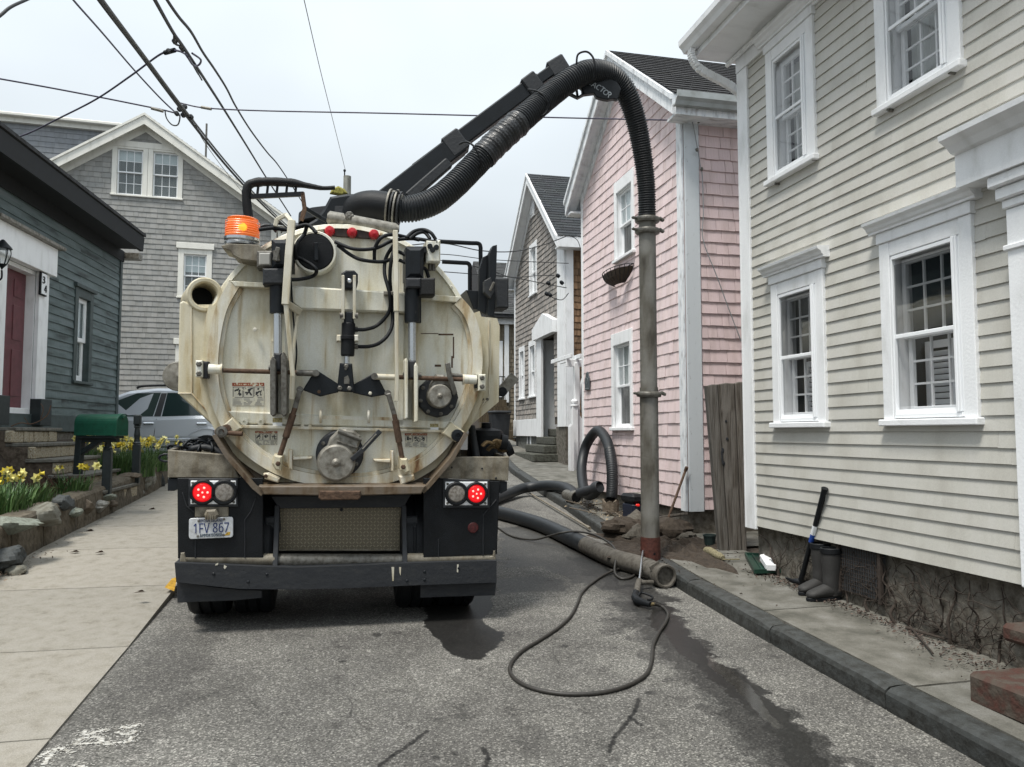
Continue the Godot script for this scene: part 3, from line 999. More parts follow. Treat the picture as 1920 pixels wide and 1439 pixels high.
	b.quad(q[0] - Vector3(0,0,dz),q[1] - Vector3(0,0,dz),q[2] - Vector3(0,0,dz),q[3] - Vector3(0,0,dz))
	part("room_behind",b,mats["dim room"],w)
	if o.has("shade"):                                   # a roller shade: down to this share of the upper sash
		b = B.new()
		var sy := lerpf(gy1,mid,o.shade)
		b.quad(Vector3(gx0,sy,back - 0.085),Vector3(gx1,sy,back - 0.085),Vector3(gx1,gy1,back - 0.085),Vector3(gx0,gy1,back - 0.085))
		part("roller_shade",b,mats["shade cloth"],w)
	if o.has("curtain"):                                 # curtains on both sides, gathered
		for s in 2:
			b = B.new()
			var wid: float = (gx1 - gx0) * float(o.curtain)
			var n := 14
			for i in n:
				var fx := func(k: int) -> float: return (gx0 if s == 0 else gx1) + (1 if s == 0 else -1) * wid * k / n
				var fz := func(k: int) -> float: return back - 0.12 + 0.012 * sin(k * 1.9)
				b.quad(Vector3(fx.call(i),gy0,fz.call(i)),Vector3(fx.call(i + 1),gy0,fz.call(i + 1)),Vector3(fx.call(i + 1),gy1,fz.call(i + 1)),Vector3(fx.call(i),gy1,fz.call(i)))
			part("curtain",b,mats["curtain cloth"],w)
	if o.has("shutters"):                                # louvred indoor shutters behind the lower sash
		for s in 2:
			b = B.new()
			var half := (gx1 - gx0) / 2
			var a := gx0 + half * s + 0.004
			var e := a + half - 0.008
			var zb := back - 0.16
			var st: float = lerpf(gy0,gy1,o.shutters)
			block(b,a,a + 0.04,gy0,st,zb - 0.02,zb,0.002)
			block(b,e - 0.04,e,gy0,st,zb - 0.02,zb,0.002)
			block(b,a + 0.041,e - 0.041,st - 0.05,st,zb - 0.02,zb)
			block(b,a + 0.041,e - 0.041,gy0,gy0 + 0.06,zb - 0.02,zb)
			var yy := gy0 + 0.08
			while yy < st - 0.06:
				b.bar(Vector3(a + 0.041,yy,zb - 0.012),Vector3(e - 0.041,yy,zb - 0.012),0.005,0.036,Vector3(0,0.8,0.6))
				yy += 0.04
			part("shutter",b,mats["sash white"],w)
	return w

func roof_courses(parent: Node3D,called: String,a: Vector3,along: Vector3,up: Vector3,expo: float,tab: float,base: Color,m: Material,vary := 0.3) -> void:   # strips of shingle tabs up a slope, from eave to ridge
	var b := B.new()
	b.tinted = true
	var n := along.cross(up).normalized()
	var l := along.length()
	var h := up.length()
	var ad := along / l
	var ud := up / h
	var y := 0.0
	while y < h:
		var x := -rng.randf() * tab
		while x < l:
			var x0 := clampf(x,0,l); var x1 := clampf(x + tab - 0.006,0,l)
			if x1 - x0 > 0.01:
				var k := rng.randf_range(1.0 - vary,1.0 + vary)
				b.col = Color(base.r * k,base.g * k,base.b * k)
				var y1 := minf(y + expo + 0.01,h)
				var p := a + ad * x0 + ud * y + n * 0.016
				var q := a + ad * x1 + ud * y + n * 0.016
				b.quad(p,q,a + ad * x1 + ud * y1 + n * 0.004,a + ad * x0 + ud * y1 + n * 0.004)
				b.quad(p - n * 0.016,q - n * 0.016,q,p)
			x += tab
		y += expo
	stuff(part(called,b,m,parent))

# ---------------------------------------------------------------- beige clapboard house on the right
func build_beige_house() -> void:
	var xf := yaw_frame(Vector3(3.65,0,0),-90)
	var eye := xf.affine_inverse() * EYE
	var h := thing("clapboard_house","beige clapboard house with white trimmed windows above a stone foundation","house",xf)
	var at := func(u: float,v: float) -> Vector3: return on(xf,u,v,0.0)
	var s0: float = at.call(1402,700).x - 0.02
	var yb: float = at.call(1427,988).y
	var ytop: float = at.call(1402,92).y
	var s1 := 2.2

	var bl: Vector3 = at.call(1457,793); var tr: Vector3 = at.call(1549,503)
	var ll := Rect2(bl.x,bl.y,tr.x - bl.x,tr.y - bl.y)
	bl = at.call(1666,787); tr = at.call(1829,401)
	var lr := Rect2(bl.x,bl.y,tr.x - bl.x,tr.y - bl.y)
	bl = at.call(1446,341); tr = at.call(1536,300)
	var ul := Rect2(bl.x,bl.y,tr.x - bl.x,ll.size.y * 0.96)
	bl = at.call(1652,207); tr = at.call(1812,150)
	var ur := Rect2(bl.x,bl.y,tr.x - bl.x,ul.size.y)

	var door_l: Vector3 = at.call(1912,560)
	var door := Rect2(door_l.x,yb - 0.02,1.42,at.call(1903,325).y - yb)
	var outline := rect_poly(s0,yb,s1,ytop - 0.17)
	var holes := [ll,lr,ul,ur]
	var wall := part("wall",backing(outline,holes + [door]),mats["cream paint"],h)
	var ms := variants("beige board",Color(0.53,0.52,0.485),4,0.012,0.55,texs["weather"],0.5,texs["fibre"],0.12)
	var expo: float = (at.call(1600,800).y - at.call(1600,1030.5).y) / 7.0

	siding(wall,"clapboard",rect_poly(s0 + 0.15,yb,s1,ytop - 0.17),holes + [door],yb,0.0925,0.0145,0.0,ms,eye,300,0.002)
	slab("corner_board",mats["white paint"],h,s0,s0 + 0.15,yb - 0.03,ytop - 0.17,0.001,0.03,0.004)
	slab("corner_board",mats["white paint"],h,s0 - 0.028,s0 - 0.001,yb - 0.03,ytop - 0.17,-0.15,0.03,0.004)
	slab("frieze_board",mats["white paint"],h,s0 - 0.03,s1,ytop - 0.168,ytop,0.002,0.036,0.004)
	var b := B.new()                                    # eave: soffit, fascia and bed moulding
	block(b,s0 - 0.16,s1,ytop + 0.001,ytop + 0.03,-0.1,0.40)
	block(b,s0 - 0.16,s1,ytop + 0.031,ytop + 0.17,0.36,0.398,0.004)
	block(b,s0 - 0.16,s1,ytop - 0.05,ytop,0.037,0.075,0.012)
	part("eave",b,mats["white paint"],h)
	b = B.new()                                         # open moulded gutter
	var gp := PackedVector2Array([Vector2(0.40,0.05),Vector2(0.48,0.05),Vector2(0.50,0.085),Vector2(0.53,0.115),Vector2(0.535,0.165),Vector2(0.525,0.165),Vector2(0.52,0.12),Vector2(0.49,0.095),Vector2(0.475,0.062),Vector2(0.41,0.062),Vector2(0.41,0.16),Vector2(0.40,0.16)])
	b.ext(gp,s0 - 0.2,s1,Transform3D(Basis(Vector3(0,0,1),Vector3(0,1,0),Vector3(1,0,0)),Vector3(0,ytop + 0.01,0)))
	part("gutter",b,mats["white paint"],h)
	b = B.new()                                         # downspout: outlet, swan neck back to the corner, then down the end wall
	var dp := spline([Vector3(s0 - 0.09,ytop + 0.06,0.45),Vector3(s0 - 0.09,ytop - 0.02,0.45),Vector3(s0 - 0.09,ytop - 0.13,0.36),Vector3(s0 - 0.09,ytop - 0.27,0.03),Vector3(s0 - 0.09,ytop - 0.40,-0.06),Vector3(s0 - 0.09,ytop - 0.7,-0.06)],5)
	for i in dp.size() - 1: b.bar(dp[i],dp[i + 1] + (dp[i + 1] - dp[i]).normalized() * 0.004,0.075,0.055,Vector3(0,0.3,1),0.008)
	b.box(Vector3(s0 - 0.09,(ytop - 0.7 + yb) / 2 + 0.1,-0.06),Vector3(0.074,ytop - 0.7 - yb - 0.2,0.054),0.008)
	part("downspout",b,mats["white paint"],h)
	slab("roof",mat("dark roof",Color(0.05,0.052,0.058),0.9,texs["crude"],1.0),h,s0 - 0.16,s1,ytop + 0.171,ytop + 0.2,-6.0,0.42)
	# other walls
	b = B.new()
	block(b,s0,s0 + 0.12,yb,ytop,-6.0,-0.142)
	block(b,s1 - 0.12,s1,yb,ytop,-6.0,-0.142)
	block(b,s0,s1,yb,ytop,-6.14,-6.001)
	part("end_wall",b,mats["cream paint"],h)
	var opts := {"storm": 0.026,"glass": mats["storm glass dark"],"glass_low": mats["storm glass"],"cornice": true,"casing": 0.095,"head": 0.10,"proud": 0.036,"grid": Vector2i(3,3),"deep": -0.045,"sash": 0.035,"muntin": 0.014}
	var o := opts.duplicate(); o.shutters = 0.47
	window(h,ll,o)
	o = opts.duplicate(); o.shutters = 0.47
	window(h,lr,o)
	o = opts.duplicate(); o.curtain = 0.5; o.glass = mats["storm glass"]  # curtains added, their pale cloth stands in for sky reflected in the panes
	window(h,ul,o)
	o = opts.duplicate(); o.curtain = 0.5; o.glass = mats["storm glass"]  # the same added curtains, pale in place of reflected sky
	window(h,ur,o)
	# foundation of rough masonry, set back
	b = B.new()
	var n := 26
	for i in n:
		for j in 3:
			var f := func(ii: int,jj: int) -> Vector3:
				var s := lerpf(s0 + 0.03,s1,float(ii) / n)
				return Vector3(s,lerpf(-0.2,yb + 0.02,jj / 3.0),-0.07 + 0.028 * (hash1(ii,jj) - 0.5) + 0.03 * (1.0 - jj / 3.0))
			b.quad(f.call(i,j),f.call(i + 1,j),f.call(i + 1,j + 1),f.call(i,j + 1))
	block(b,s0 + 0.03,s0 + 0.06,-0.2,yb,-5.9,-0.09)
	part("foundation",b,mats["old concrete"],h)
	# basement opening with a rusted lattice
	var v0: Vector3 = on(xf,1585,1100,-0.05); var v1: Vector3 = on(xf,1655,1025,-0.05)
	var g := slab("basement_vent",mats["dim room"],h,v0.x,v1.x,v0.y - 0.02,v1.y,-0.12,-0.028)
	b = B.new()
	block(b,v0.x - 0.03,v1.x + 0.03,v1.y + 0.001,v1.y + 0.04,-0.03,0.0,0.004)
	block(b,v1.x,v1.x + 0.03,v0.y - 0.04,v1.y,-0.03,0.0,0.004)
	block(b,v0.x - 0.03,v0.x,v0.y - 0.04,v1.y,-0.03,0.0,0.004)
	part("vent_frame",b,mat("vent iron",Color(0.05,0.037,0.03),0.9,texs["crude"],2.0),g)
	b = B.new()
	for i in 17:
		var s := lerpf(v0.x,v1.x,i / 16.0)
		b.bar(Vector3(s,v0.y - 0.03,-0.02),Vector3(s,v1.y,-0.02),0.004,0.003)
	for i in 14:
		var y := lerpf(v0.y - 0.02,v1.y,i / 13.0)
		b.bar(Vector3(v0.x,y,-0.016),Vector3(v1.x,y,-0.016),0.004,0.003)
	part("grille",b,mats["vent iron"],g)
	# door surround at the edge of the picture: pilasters, entablature, crown
	var e: Vector3 = on(xf,1813,328,0.16)
	var dy0 := door.end.y
	var crown := B.new()
	crown.ext(PackedVector2Array([Vector2(0,0),Vector2(0.16,0),Vector2(0.16,0.19),Vector2(0.19,0.2),Vector2(0.22,0.235),Vector2(0.27,0.265),Vector2(0.275,0.295),Vector2(0.0,0.32)]),door.position.x - 0.24,door.end.x + 0.24,Transform3D(Basis(Vector3(0,0,1),Vector3(0,1,0),Vector3(1,0,0)),Vector3(0,dy0,0)))
	var surround := part("door_surround",crown,mats["white paint"],h)
	for s in 2:
		var px := door.position.x if s == 0 else door.end.x - 0.2
		b = B.new()
		block(b,px,px + 0.2,yb,dy0 - 0.19,0.0,0.07,0.006)
		block(b,px - 0.01,px + 0.21,dy0 - 0.188,dy0 - 0.14,0.0,0.085,0.006)
		block(b,px - 0.03,px + 0.23,dy0 - 0.138,dy0 - 0.07,0.0,0.11,0.008)
		block(b,px - 0.05,px + 0.25,dy0 - 0.068,dy0 - 0.002,0.0,0.14,0.008)
		block(b,px - 0.015,px + 0.215,dy0 - 0.42,dy0 - 0.39,0.0,0.085,0.005)
		part("pilaster",b,mats["white paint"],surround)
	var dr := slab("door",mat("door dark",Color(0.02,0.03,0.035),0.4),h,door.position.x + 0.21,door.end.x - 0.21,yb,dy0 - 0.002,-0.12,-0.07,0.004)
	slab("door_jamb",mats["white paint"],h,door.position.x + 0.15,door.position.x + 0.209,yb,dy0 - 0.002,-0.14,-0.002)
	slab("door_jamb",mats["white paint"],h,door.end.x - 0.209,door.end.x - 0.15,yb,dy0 - 0.002,-0.14,-0.002)
	for i in 3:
		slab("door_panel",mats["door dark"],dr,door.position.x + 0.32,door.end.x - 0.32,yb + 0.15 + i * 0.62,yb + 0.62 + i * 0.62,-0.069,-0.058,0.01)
	b = B.new()
	b.lathe([Vector2(0,0),Vector2(0.012,0),Vector2(0.012,0.03),Vector2(0.03,0.04),Vector2(0.03,0.06),Vector2(0,0.075)],Transform3D(Basis(Vector3(1,0,0),Vector3(0,0,1),Vector3(0,-1,0)),Vector3(door.position.x + 0.28,yb + 0.95,-0.07)),14)
	part("door_knob",b,mats["bright steel"],dr)
	# little steel eyes under the upper sills
	for uv in [[1459,345],[1529,299],[1672,207],[1788,137]]:
		var p: Vector3 = on(xf,uv[0],uv[1],0.02)
		b = B.new()
		b.cyl(p - Vector3(0,0,0.01),p + Vector3(0,0,0.03),0.011,10)
		part("screw_eye",b,mats["dull steel"],h)

# ---------------------------------------------------------------- gable fronts: shared outline
func gable_outline(x0: float,x1: float,yb: float,ye: float,ya: float) -> PackedVector2Array:
	return PackedVector2Array([Vector2(x0,yb),Vector2(x1,yb),Vector2(x1,ye),Vector2((x0 + x1) / 2,ya),Vector2(x0,ye)])

# Roof of a gable front: two slopes with shingle courses, white rakes, soffits. over: overhang at front, eave: overhang at the sides
func gable_roof(h: Node3D,x0: float,x1: float,ye: float,ya: float,over: float,eave: float,depth: float,tint: Color,paint: Material,rake := 0.17,returns := true) -> void:
	var mid := (x0 + x1) / 2
	var half := (x1 - x0) / 2
	var sl := (ya - ye) / half
	var rm := mat("shingle roof",Color(1,1,1),0.95,texs["crude"],2.0,texs["bumps"],0.4)
	rm.vertex_color_use_as_albedo = true
	for s in [1.0,-1.0]:
		var ex: float = mid + s * (half + eave)
		var ey := ye - sl * eave
		var b := B.new()
		var th := 0.10
		var poly := PackedVector2Array([Vector2(ex,ey),Vector2(ex,ey + th),Vector2(mid,ya + th),Vector2(mid,ya)])
		b.ext(poly,-depth,over)
		var slope := part("roof_slope",b,paint,h)
		roof_courses(slope,"roof_shingle",Vector3(ex + s * 0.02,ey + th + 0.002,over + 0.02 if s > 0 else -depth),Vector3(0,0,-depth - over - 0.02) * s,Vector3(mid - ex - s * 0.02,ya - ey,0),0.14,0.3,tint,rm)
		# rake board on the face, a moulding on the outer edge, frieze under the soffit
		b = B.new()
		var c := rake * sqrt(1 + sl * sl)
		b.ext(PackedVector2Array([Vector2(ex,ey - c * 0.62),Vector2(ex,ey + th + 0.004),Vector2(mid,ya + th + 0.004),Vector2(mid,ya - c * 0.62)]),over,over + 0.03)
		b.ext(PackedVector2Array([Vector2(ex,ey + th - 0.06),Vector2(ex,ey + th + 0.006),Vector2(mid,ya + th + 0.006),Vector2(mid,ya + th - 0.06)]),over + 0.031,over + 0.06)
		part("rake_board",b,paint,h)
		b = B.new()
		b.ext(PackedVector2Array([Vector2(mid + s * half,ye - c),Vector2(mid + s * half,ye),Vector2(mid,ya),Vector2(mid,ya - c)]),0.003,0.034)
		part("frieze_board",b,paint,h)
		b = B.new()                                     # soffit below the rake
		b.ext(PackedVector2Array([Vector2(ex,ey - 0.045),Vector2(ex,ey - 0.003),Vector2(mid,ya - 0.003),Vector2(mid,ya - 0.045)]),0.036,over - 0.003)
		part("soffit",b,paint,h)
		b = B.new()                                     # eave fascia along the side, and gutter
		block(b,ex - s * 0.0,ex + s * 0.03,ey - 0.14,ey + 0.06,-depth,over - 0.002)
		block(b,mid + s * half,ex - s * 0.001,ey - 0.14,ey - 0.11,-depth,over - 0.004)
		part("eave",b,paint,h)

func build_pink_house() -> void:
	var xf := yaw_frame(Vector3(3.85,0,-8.0),-90)
	var eye := xf.affine_inverse() * EYE
	var h := thing("pink_house","pink shingled house with white corner boards and a gable to the street","house",xf)
	var at := func(u: float,v: float) -> Vector3: return on(xf,u,v,0.0)
	var near: Vector3 = at.call(1291,955)
	var x1 := near.x
	var x0: float = at.call(1094,700).x
	var yb := near.y - 0.01
	var ye: float = at.call(1289,176).y
	var apex: Vector3 = on(xf,1145,90,0.2)
	var mid := (x0 + x1) / 2
	var ya: float = apex.y - 0.12

	var sl := (ya - ye) / ((x1 - x0) / 2)
	var r := func(a: Array,b: Array) -> Rect2:
		var p: Vector3 = at.call(a[0],a[1]); var q: Vector3 = at.call(b[0],b[1])
		return Rect2(p.x,p.y,q.x - p.x,q.y - p.y)
	var up: Rect2 = r.call([1156,490],[1191,313])
	var low: Rect2 = r.call([1151,802],[1188,615])

	var ol := gable_outline(x0,x1,yb,ye,ya)
	var wall := part("wall",backing(ol,[up,low]),mat("pink backing",Color(0.42,0.30,0.30),0.8),h)
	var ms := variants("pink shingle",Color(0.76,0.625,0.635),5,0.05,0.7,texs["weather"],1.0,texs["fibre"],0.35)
	siding(wall,"shingle",gable_outline(x0 + 0.07,x1 - 0.13,yb,ye,ya - 0.06),[up,low],yb,0.139,0.014,0.14,ms,eye,300,0.003)
	slab("corner_board",mats["old white paint"],h,x1 - 0.13,x1,yb - 0.02,ye,0.001,0.03,0.004)
	slab("corner_board",mats["white paint"],h,x0,x0 + 0.07,yb - 0.02,ye,0.001,0.03,0.004)
	# the end wall that faces us, in the gap beside the beige house
	var side_xf := Transform3D(Basis(Vector3(0,0,-1),Vector3(0,1,0),Vector3(1,0,0)),Vector3(x1,0,0))
	var side := Node3D.new(); side.name = "side_wall"; side.transform = side_xf
	h.add_child(side)
	var so := rect_poly(0.0,yb,7.0,ye - 0.24)
	part("wall_backing",backing(rect_poly(0.0,yb,7.0,ye),[]),mats["pink backing"],side)
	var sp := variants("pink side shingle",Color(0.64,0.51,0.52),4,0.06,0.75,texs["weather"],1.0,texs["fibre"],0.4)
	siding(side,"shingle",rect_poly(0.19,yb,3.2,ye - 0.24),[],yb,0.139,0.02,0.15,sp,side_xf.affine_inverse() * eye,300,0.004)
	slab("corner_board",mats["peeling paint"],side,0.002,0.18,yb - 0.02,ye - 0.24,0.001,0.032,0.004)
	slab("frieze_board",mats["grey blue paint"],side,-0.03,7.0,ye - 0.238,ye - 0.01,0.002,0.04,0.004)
	var back := B.new()
	block(back,x0,x0 + 0.14,yb,ye,-7.0,-0.142)
	block(back,x0,x1,yb,ye,-7.14,-7.001)
	part("back_wall",back,mats["pink backing"],h)
	gable_roof(h,x0,x1,ye,ya,0.20,0.22,7.0,Color(0.032,0.032,0.036),mats["old white paint"],0.17)
	# gutter on the near eave
	var b := B.new()
	var ex := x1 + 0.25
	var ey := ye - sl * 0.22
	b.ext(PackedVector2Array([Vector2(0.0,-0.10),Vector2(0.07,-0.10),Vector2(0.09,-0.06),Vector2(0.125,-0.03),Vector2(0.13,0.04),Vector2(0.12,0.04),Vector2(0.11,-0.02),Vector2(0.075,-0.05),Vector2(0.06,-0.085),Vector2(0.0,-0.085)]),-7.0,0.24,Transform3D(Basis(),Vector3(ex,ey + 0.04,0)))
	part("gutter",b,mats["galvanised paint"] if mats.has("galvanised paint") else mat("gutter grey",Color(0.42,0.45,0.46),0.5,texs["mottle"],0.8),h)
	var o := {"casing": 0.075,"head": 0.17,"grid": Vector2i(3,2),"lower_grid": Vector2i(1,1),"sash": 0.032,"muntin": 0.011,"curtain": 0.45,"glass_low": mats["insect screen"]}
	window(h,low,o)
	o = o.duplicate(); o.shade = 0.95
	window(h,up,o)
	# foundation
	b = B.new()
	block(b,x0 + 0.03,x1 - 0.03,-0.1,yb - 0.003,-0.4,-0.03)
	part("foundation",b,mats["old concrete"],h)
	slab("foundation",mats["old concrete"],h,x1 - 0.25,x1 - 0.03,-0.1,yb - 0.003,-6.9,-0.401)
	# wire hay basket under the upper window, with a coco liner
	var p: Vector3 = on(xf,1163,508,0.03)
	var bask := thing("window_basket","empty black wire hanging basket under the upper pink house window","basket",xf * Transform3D(Basis(),p))
	var q: Vector3 = on(xf,1188,508,0.03)
	var bw := (q.x - on(xf,1140,515,0.03).x) / 2
	b = B.new()
	var ring := func(k: float,y: float) -> PackedVector3Array:
		var out := PackedVector3Array()
		for i in 13:
			var a := PI * i / 12
			out.push_back(Vector3(cos(a) * bw * k,y,sin(a) * 0.2 * k))
		return out
	b.tube(ring.call(1.0,0.0),0.006,6)
	b.bar(Vector3(-bw,0,0),Vector3(bw,0,0),0.012,0.012)
	for i in 13:
		var a := PI * i / 12
		b.tube(spline([Vector3(cos(a) * bw,0,sin(a) * 0.2),Vector3(cos(a) * bw * 0.85,-0.1,sin(a) * 0.17),Vector3(cos(a) * bw * 0.35,-0.2,sin(a) * 0.06)],3),0.004,5)
	part("wire_frame",b,mats["black steel"],bask)
	b = B.new()
	var la := ring.call(0.97,-0.03); var lb := ring.call(0.82,-0.11); var lc := ring.call(0.33,-0.2)
	for i in 12:
		b.quad(la[i + 1],la[i],lb[i],lb[i + 1])
		b.quad(lb[i + 1],lb[i],lc[i],lc[i + 1])
	part("coco_liner",b,mat("coco",Color(0.075,0.055,0.04),0.95,texs["crude"],3.0,texs["bumps"],1.0),bask)
	# shield-shaped plaque by the far corner
	p = on(xf,1099,717,0.03)
	b = B.new()
	b.ext(PackedVector2Array([Vector2(-0.11,-0.13),Vector2(0.11,-0.13),Vector2(0.11,0.05),Vector2(0.07,0.08),Vector2(0.055,0.13),Vector2(0,0.16),Vector2(-0.055,0.13),Vector2(-0.07,0.08),Vector2(-0.11,0.05)]),0.0,0.015,Transform3D(),0.004)
	var plq := thing("house_plaque","small dark grey plaque with a stepped top on the pink wall","plaque",xf * Transform3D(Basis(),p + Vector3(0.08,0,0)))
	part("plate",b,mat("slate grey",Color(0.06,0.075,0.085),0.6),plq)
	b = B.new()
	b.ext(PackedVector2Array([Vector2(-0.09,-0.11),Vector2(0.09,-0.11),Vector2(0.09,-0.1),Vector2(-0.09,-0.1)]),0.0152,0.018)
	b.lathe([Vector2(0.04,0),Vector2(0.046,0),Vector2(0.046,0.004),Vector2(0.04,0.004)],Transform3D(Basis(Vector3(1,0,0),Vector3(0,0,1),Vector3(0,-1,0)),Vector3(0,0.02,0.0152)),14)
	part("raised_border",b,mat("plaque silver",Color(0.25,0.27,0.28),0.4),plq)

func build_shingle_house() -> void:
	var xf := yaw_frame(Vector3(4.9,0,-16.2),-90)
	var eye := xf.affine_inverse() * EYE
	var h := thing("shingle_house","weathered brown cedar shingle house with white door surround beyond the pink one","house",xf)
	var at := func(u: float,v: float) -> Vector3: return on(xf,u,v,0.0)
	var x1: float = at.call(1062,700).x
	var x0: float = at.call(966,700).x
	var yb: float = at.call(968,799).y
	var ye: float = at.call(1046,452).y
	var apex: Vector3 = on(xf,984,332,0.25)
	var ya := apex.y - 0.12

	var r := func(a: Array,b: Array) -> Rect2:
		var p: Vector3 = at.call(a[0],a[1]); var q: Vector3 = at.call(b[0],b[1])
		return Rect2(p.x,p.y,q.x - p.x,q.y - p.y)
	var wins := [r.call([975,748],[985,648]),r.call([993.5,744],[1006,636]),r.call([994.5,556],[1008,449])]
	var door: Rect2 = r.call([1013,815],[1040,626])
	var wall := part("wall",backing(gable_outline(x0,x1,yb,ye,ya),wins + [door]),mat("cedar backing",Color(0.08,0.065,0.05),0.9),h)
	var ms := variants("cedar shingle",Color(0.40,0.38,0.36),6,0.28,0.9,texs["grain"],1.5,texs["fibre"],0.5)
	siding(wall,"shingle",gable_outline(x0 + 0.12,x1 - 0.55,yb + 0.17,ye,ya - 0.05),wins + [door],yb + 0.17,0.13,0.02,0.13,ms,eye,300,0.006)
	slab("corner_board",mats["white paint"],h,x0,x0 + 0.12,yb,ye,0.001,0.03)
	slab("corner_board",mats["white paint"],h,x1 - 0.55,x1,yb - 0.06,ye + 0.1,0.001,0.05,0.005)
	slab("water_table",mats["white paint"],h,x0 - 0.03,door.position.x - 0.01,yb - 0.28,yb + 0.16,0.002,0.05,0.005)
	# the return wall with redder shingles
	var side_xf := Transform3D(Basis(Vector3(0,0,-1),Vector3(0,1,0),Vector3(1,0,0)),Vector3(x1,0,0))
	var side := Node3D.new(); side.name = "side_wall"; side.transform = side_xf
	h.add_child(side)
	part("wall_backing",backing(rect_poly(0.0,yb - 0.5,6.0,ye),[]),mats["cedar backing"],side)
	var sp := variants("red cedar shingle",Color(0.27,0.17,0.10),5,0.3,0.9,texs["grain"],1.5)
	siding(side,"shingle",rect_poly(0.17,yb,2.6,ye - 0.3),[],yb,0.15,0.02,0.14,sp,side_xf.affine_inverse() * eye,200,0.006)
	slab("corner_board",mats["white paint"],side,0.0,0.16,yb - 0.06,ye - 0.3,0.001,0.04)
	slab("frieze_board",mats["white paint"],side,-0.05,6.0,ye - 0.3,ye,0.002,0.06)
	var back := B.new()
	block(back,x0,x0 + 0.14,yb,ye,-6.0,-0.142)
	block(back,x0,x1,yb,ye,-6.14,-6.001)
	part("back_wall",back,mats["cedar backing"],h)
	gable_roof(h,x0,x1,ye,ya,0.25,0.26,6.0,Color(0.045,0.052,0.062),mats["white paint"],0.2)
	for w in wins:
		window(h,w,{"casing": 0.09,"head": 0.14,"grid": Vector2i(1,1),"sash": 0.04,"cap": 0.0,"glass_low": mats["insect screen"],"curtain": 0.3})
	# small louvre in the gable peak
	var lv: Rect2 = r.call([998,410],[1004,378])
	var louvre := slab("gable_louvre",mats["white paint"],h,lv.position.x,lv.end.x,lv.position.y,lv.end.y,0.021,0.045)
	for i in 6: slab("louvre_slat",mats["white paint"],louvre,lv.position.x + 0.04,lv.end.x - 0.04,lv.position.y + 0.06 + i * (lv.size.y - 0.1) / 6,lv.position.y + 0.09 + i * (lv.size.y - 0.1) / 6,0.046,0.06)
	# door surround with a little pediment, recessed entry
	var b := B.new()
	block(b,door.position.x - 0.12,door.position.x + 0.32,yb - 0.3,door.end.y,0.003,0.07,0.006)
	block(b,door.position.x + 0.02,door.position.x + 0.03,yb - 0.3,door.end.y,-0.9,0.0)
	var sur := part("door_surround",b,mats["white paint"],h)
	b = B.new()
	var dm := door.get_center().x + 0.12
	b.ext(PackedVector2Array([Vector2(door.position.x - 0.2,door.end.y),Vector2(door.end.x + 0.35,door.end.y),Vector2(door.end.x + 0.35,door.end.y + 0.28),Vector2(dm,door.end.y + 0.55),Vector2(door.position.x - 0.2,door.end.y + 0.28)]),0.004,0.16)
	part("pediment",b,mats["white paint"],sur)
	slab("entry_wall",ms[4],h,door.position.x,door.end.x,yb - 0.3,door.end.y,-1.0,-0.9)
	slab("entry_door",mat("entry dark",Color(0.03,0.02,0.018),0.6),h,door.position.x + 0.34,door.end.x - 0.01,yb - 0.3,door.end.y - 0.25,-0.899,-0.86)
	# foundation and its little window
	b = B.new()
	block(b,x0 + 0.03,door.position.x - 0.1,0.5,yb - 0.282,-0.5,-0.02)
	slab("foundation",mats["old concrete"],h,x1 - 0.75,x1 - 0.02,0.5,yb - 0.062,-0.5,0.02)
	part("foundation",b,mat("grey foundation",Color(0.17,0.18,0.175),0.9,texs["crude"],0.8,texs["bumps"],0.5),h)
	var cw: Vector3 = on(xf,989,838,0.0); var cv: Vector3 = on(xf,994,822,0.0)
	slab("cellar_window",mats["sash white"],h,cw.x - 0.05,cv.x + 0.05,cw.y,cv.y + 0.15,-0.019,0.0)
	slab("cellar_pane",mats["dim room"],h,cw.x + 0.02,cv.x - 0.02,cw.y + 0.05,cv.y + 0.1,0.001,0.006)
	# stone steps up to the door
	var st := thing("stone_steps","mossy grey stone steps up to the shingle house door","steps",xf * Transform3D(Basis(),Vector3(door.get_center().x,0,0)))
	var sm := mat("mossy stone",Color(0.10,0.105,0.09),0.95,texs["crude"],1.2,texs["bumps"],1.2)
	for i in 4:
		b = B.new()
		var y0 := rise(xf.origin.z - 1.0) + 0.1
		b.box(Vector3(0.0,y0 + 0.1 + i * 0.19,0.22 - i * 0.26),Vector3(1.9 - i * 0.16,0.185,0.74),0.02)
		part("step",b,sm,st)
	# meter mast on the return wall
	var mm := thing("service_mast","grey electric service mast and meter on the shingle house side wall","meter",xf * side_xf * Transform3D(Basis(),Vector3(0.42,0,0.1)))
	b = B.new()
	b.cyl(Vector3(0,yb + 0.2,0),Vector3(0,yb + 4.1,0),0.035,10)
	b.lathe([Vector2(0.035,0),Vector2(0.075,0.02),Vector2(0.075,0.12),Vector2(0.02,0.2),Vector2(0,0.2)],Transform3D(Basis(),Vector3(0,yb + 4.1,0)),12)
	part("conduit",b,mat("conduit grey",Color(0.16,0.18,0.2),0.5),mm)
	b = B.new()
	b.box(Vector3(0,yb + 0.55,0.03),Vector3(0.22,0.6,0.14),0.012)
	part("meter_box",b,mats["conduit grey"],mm)

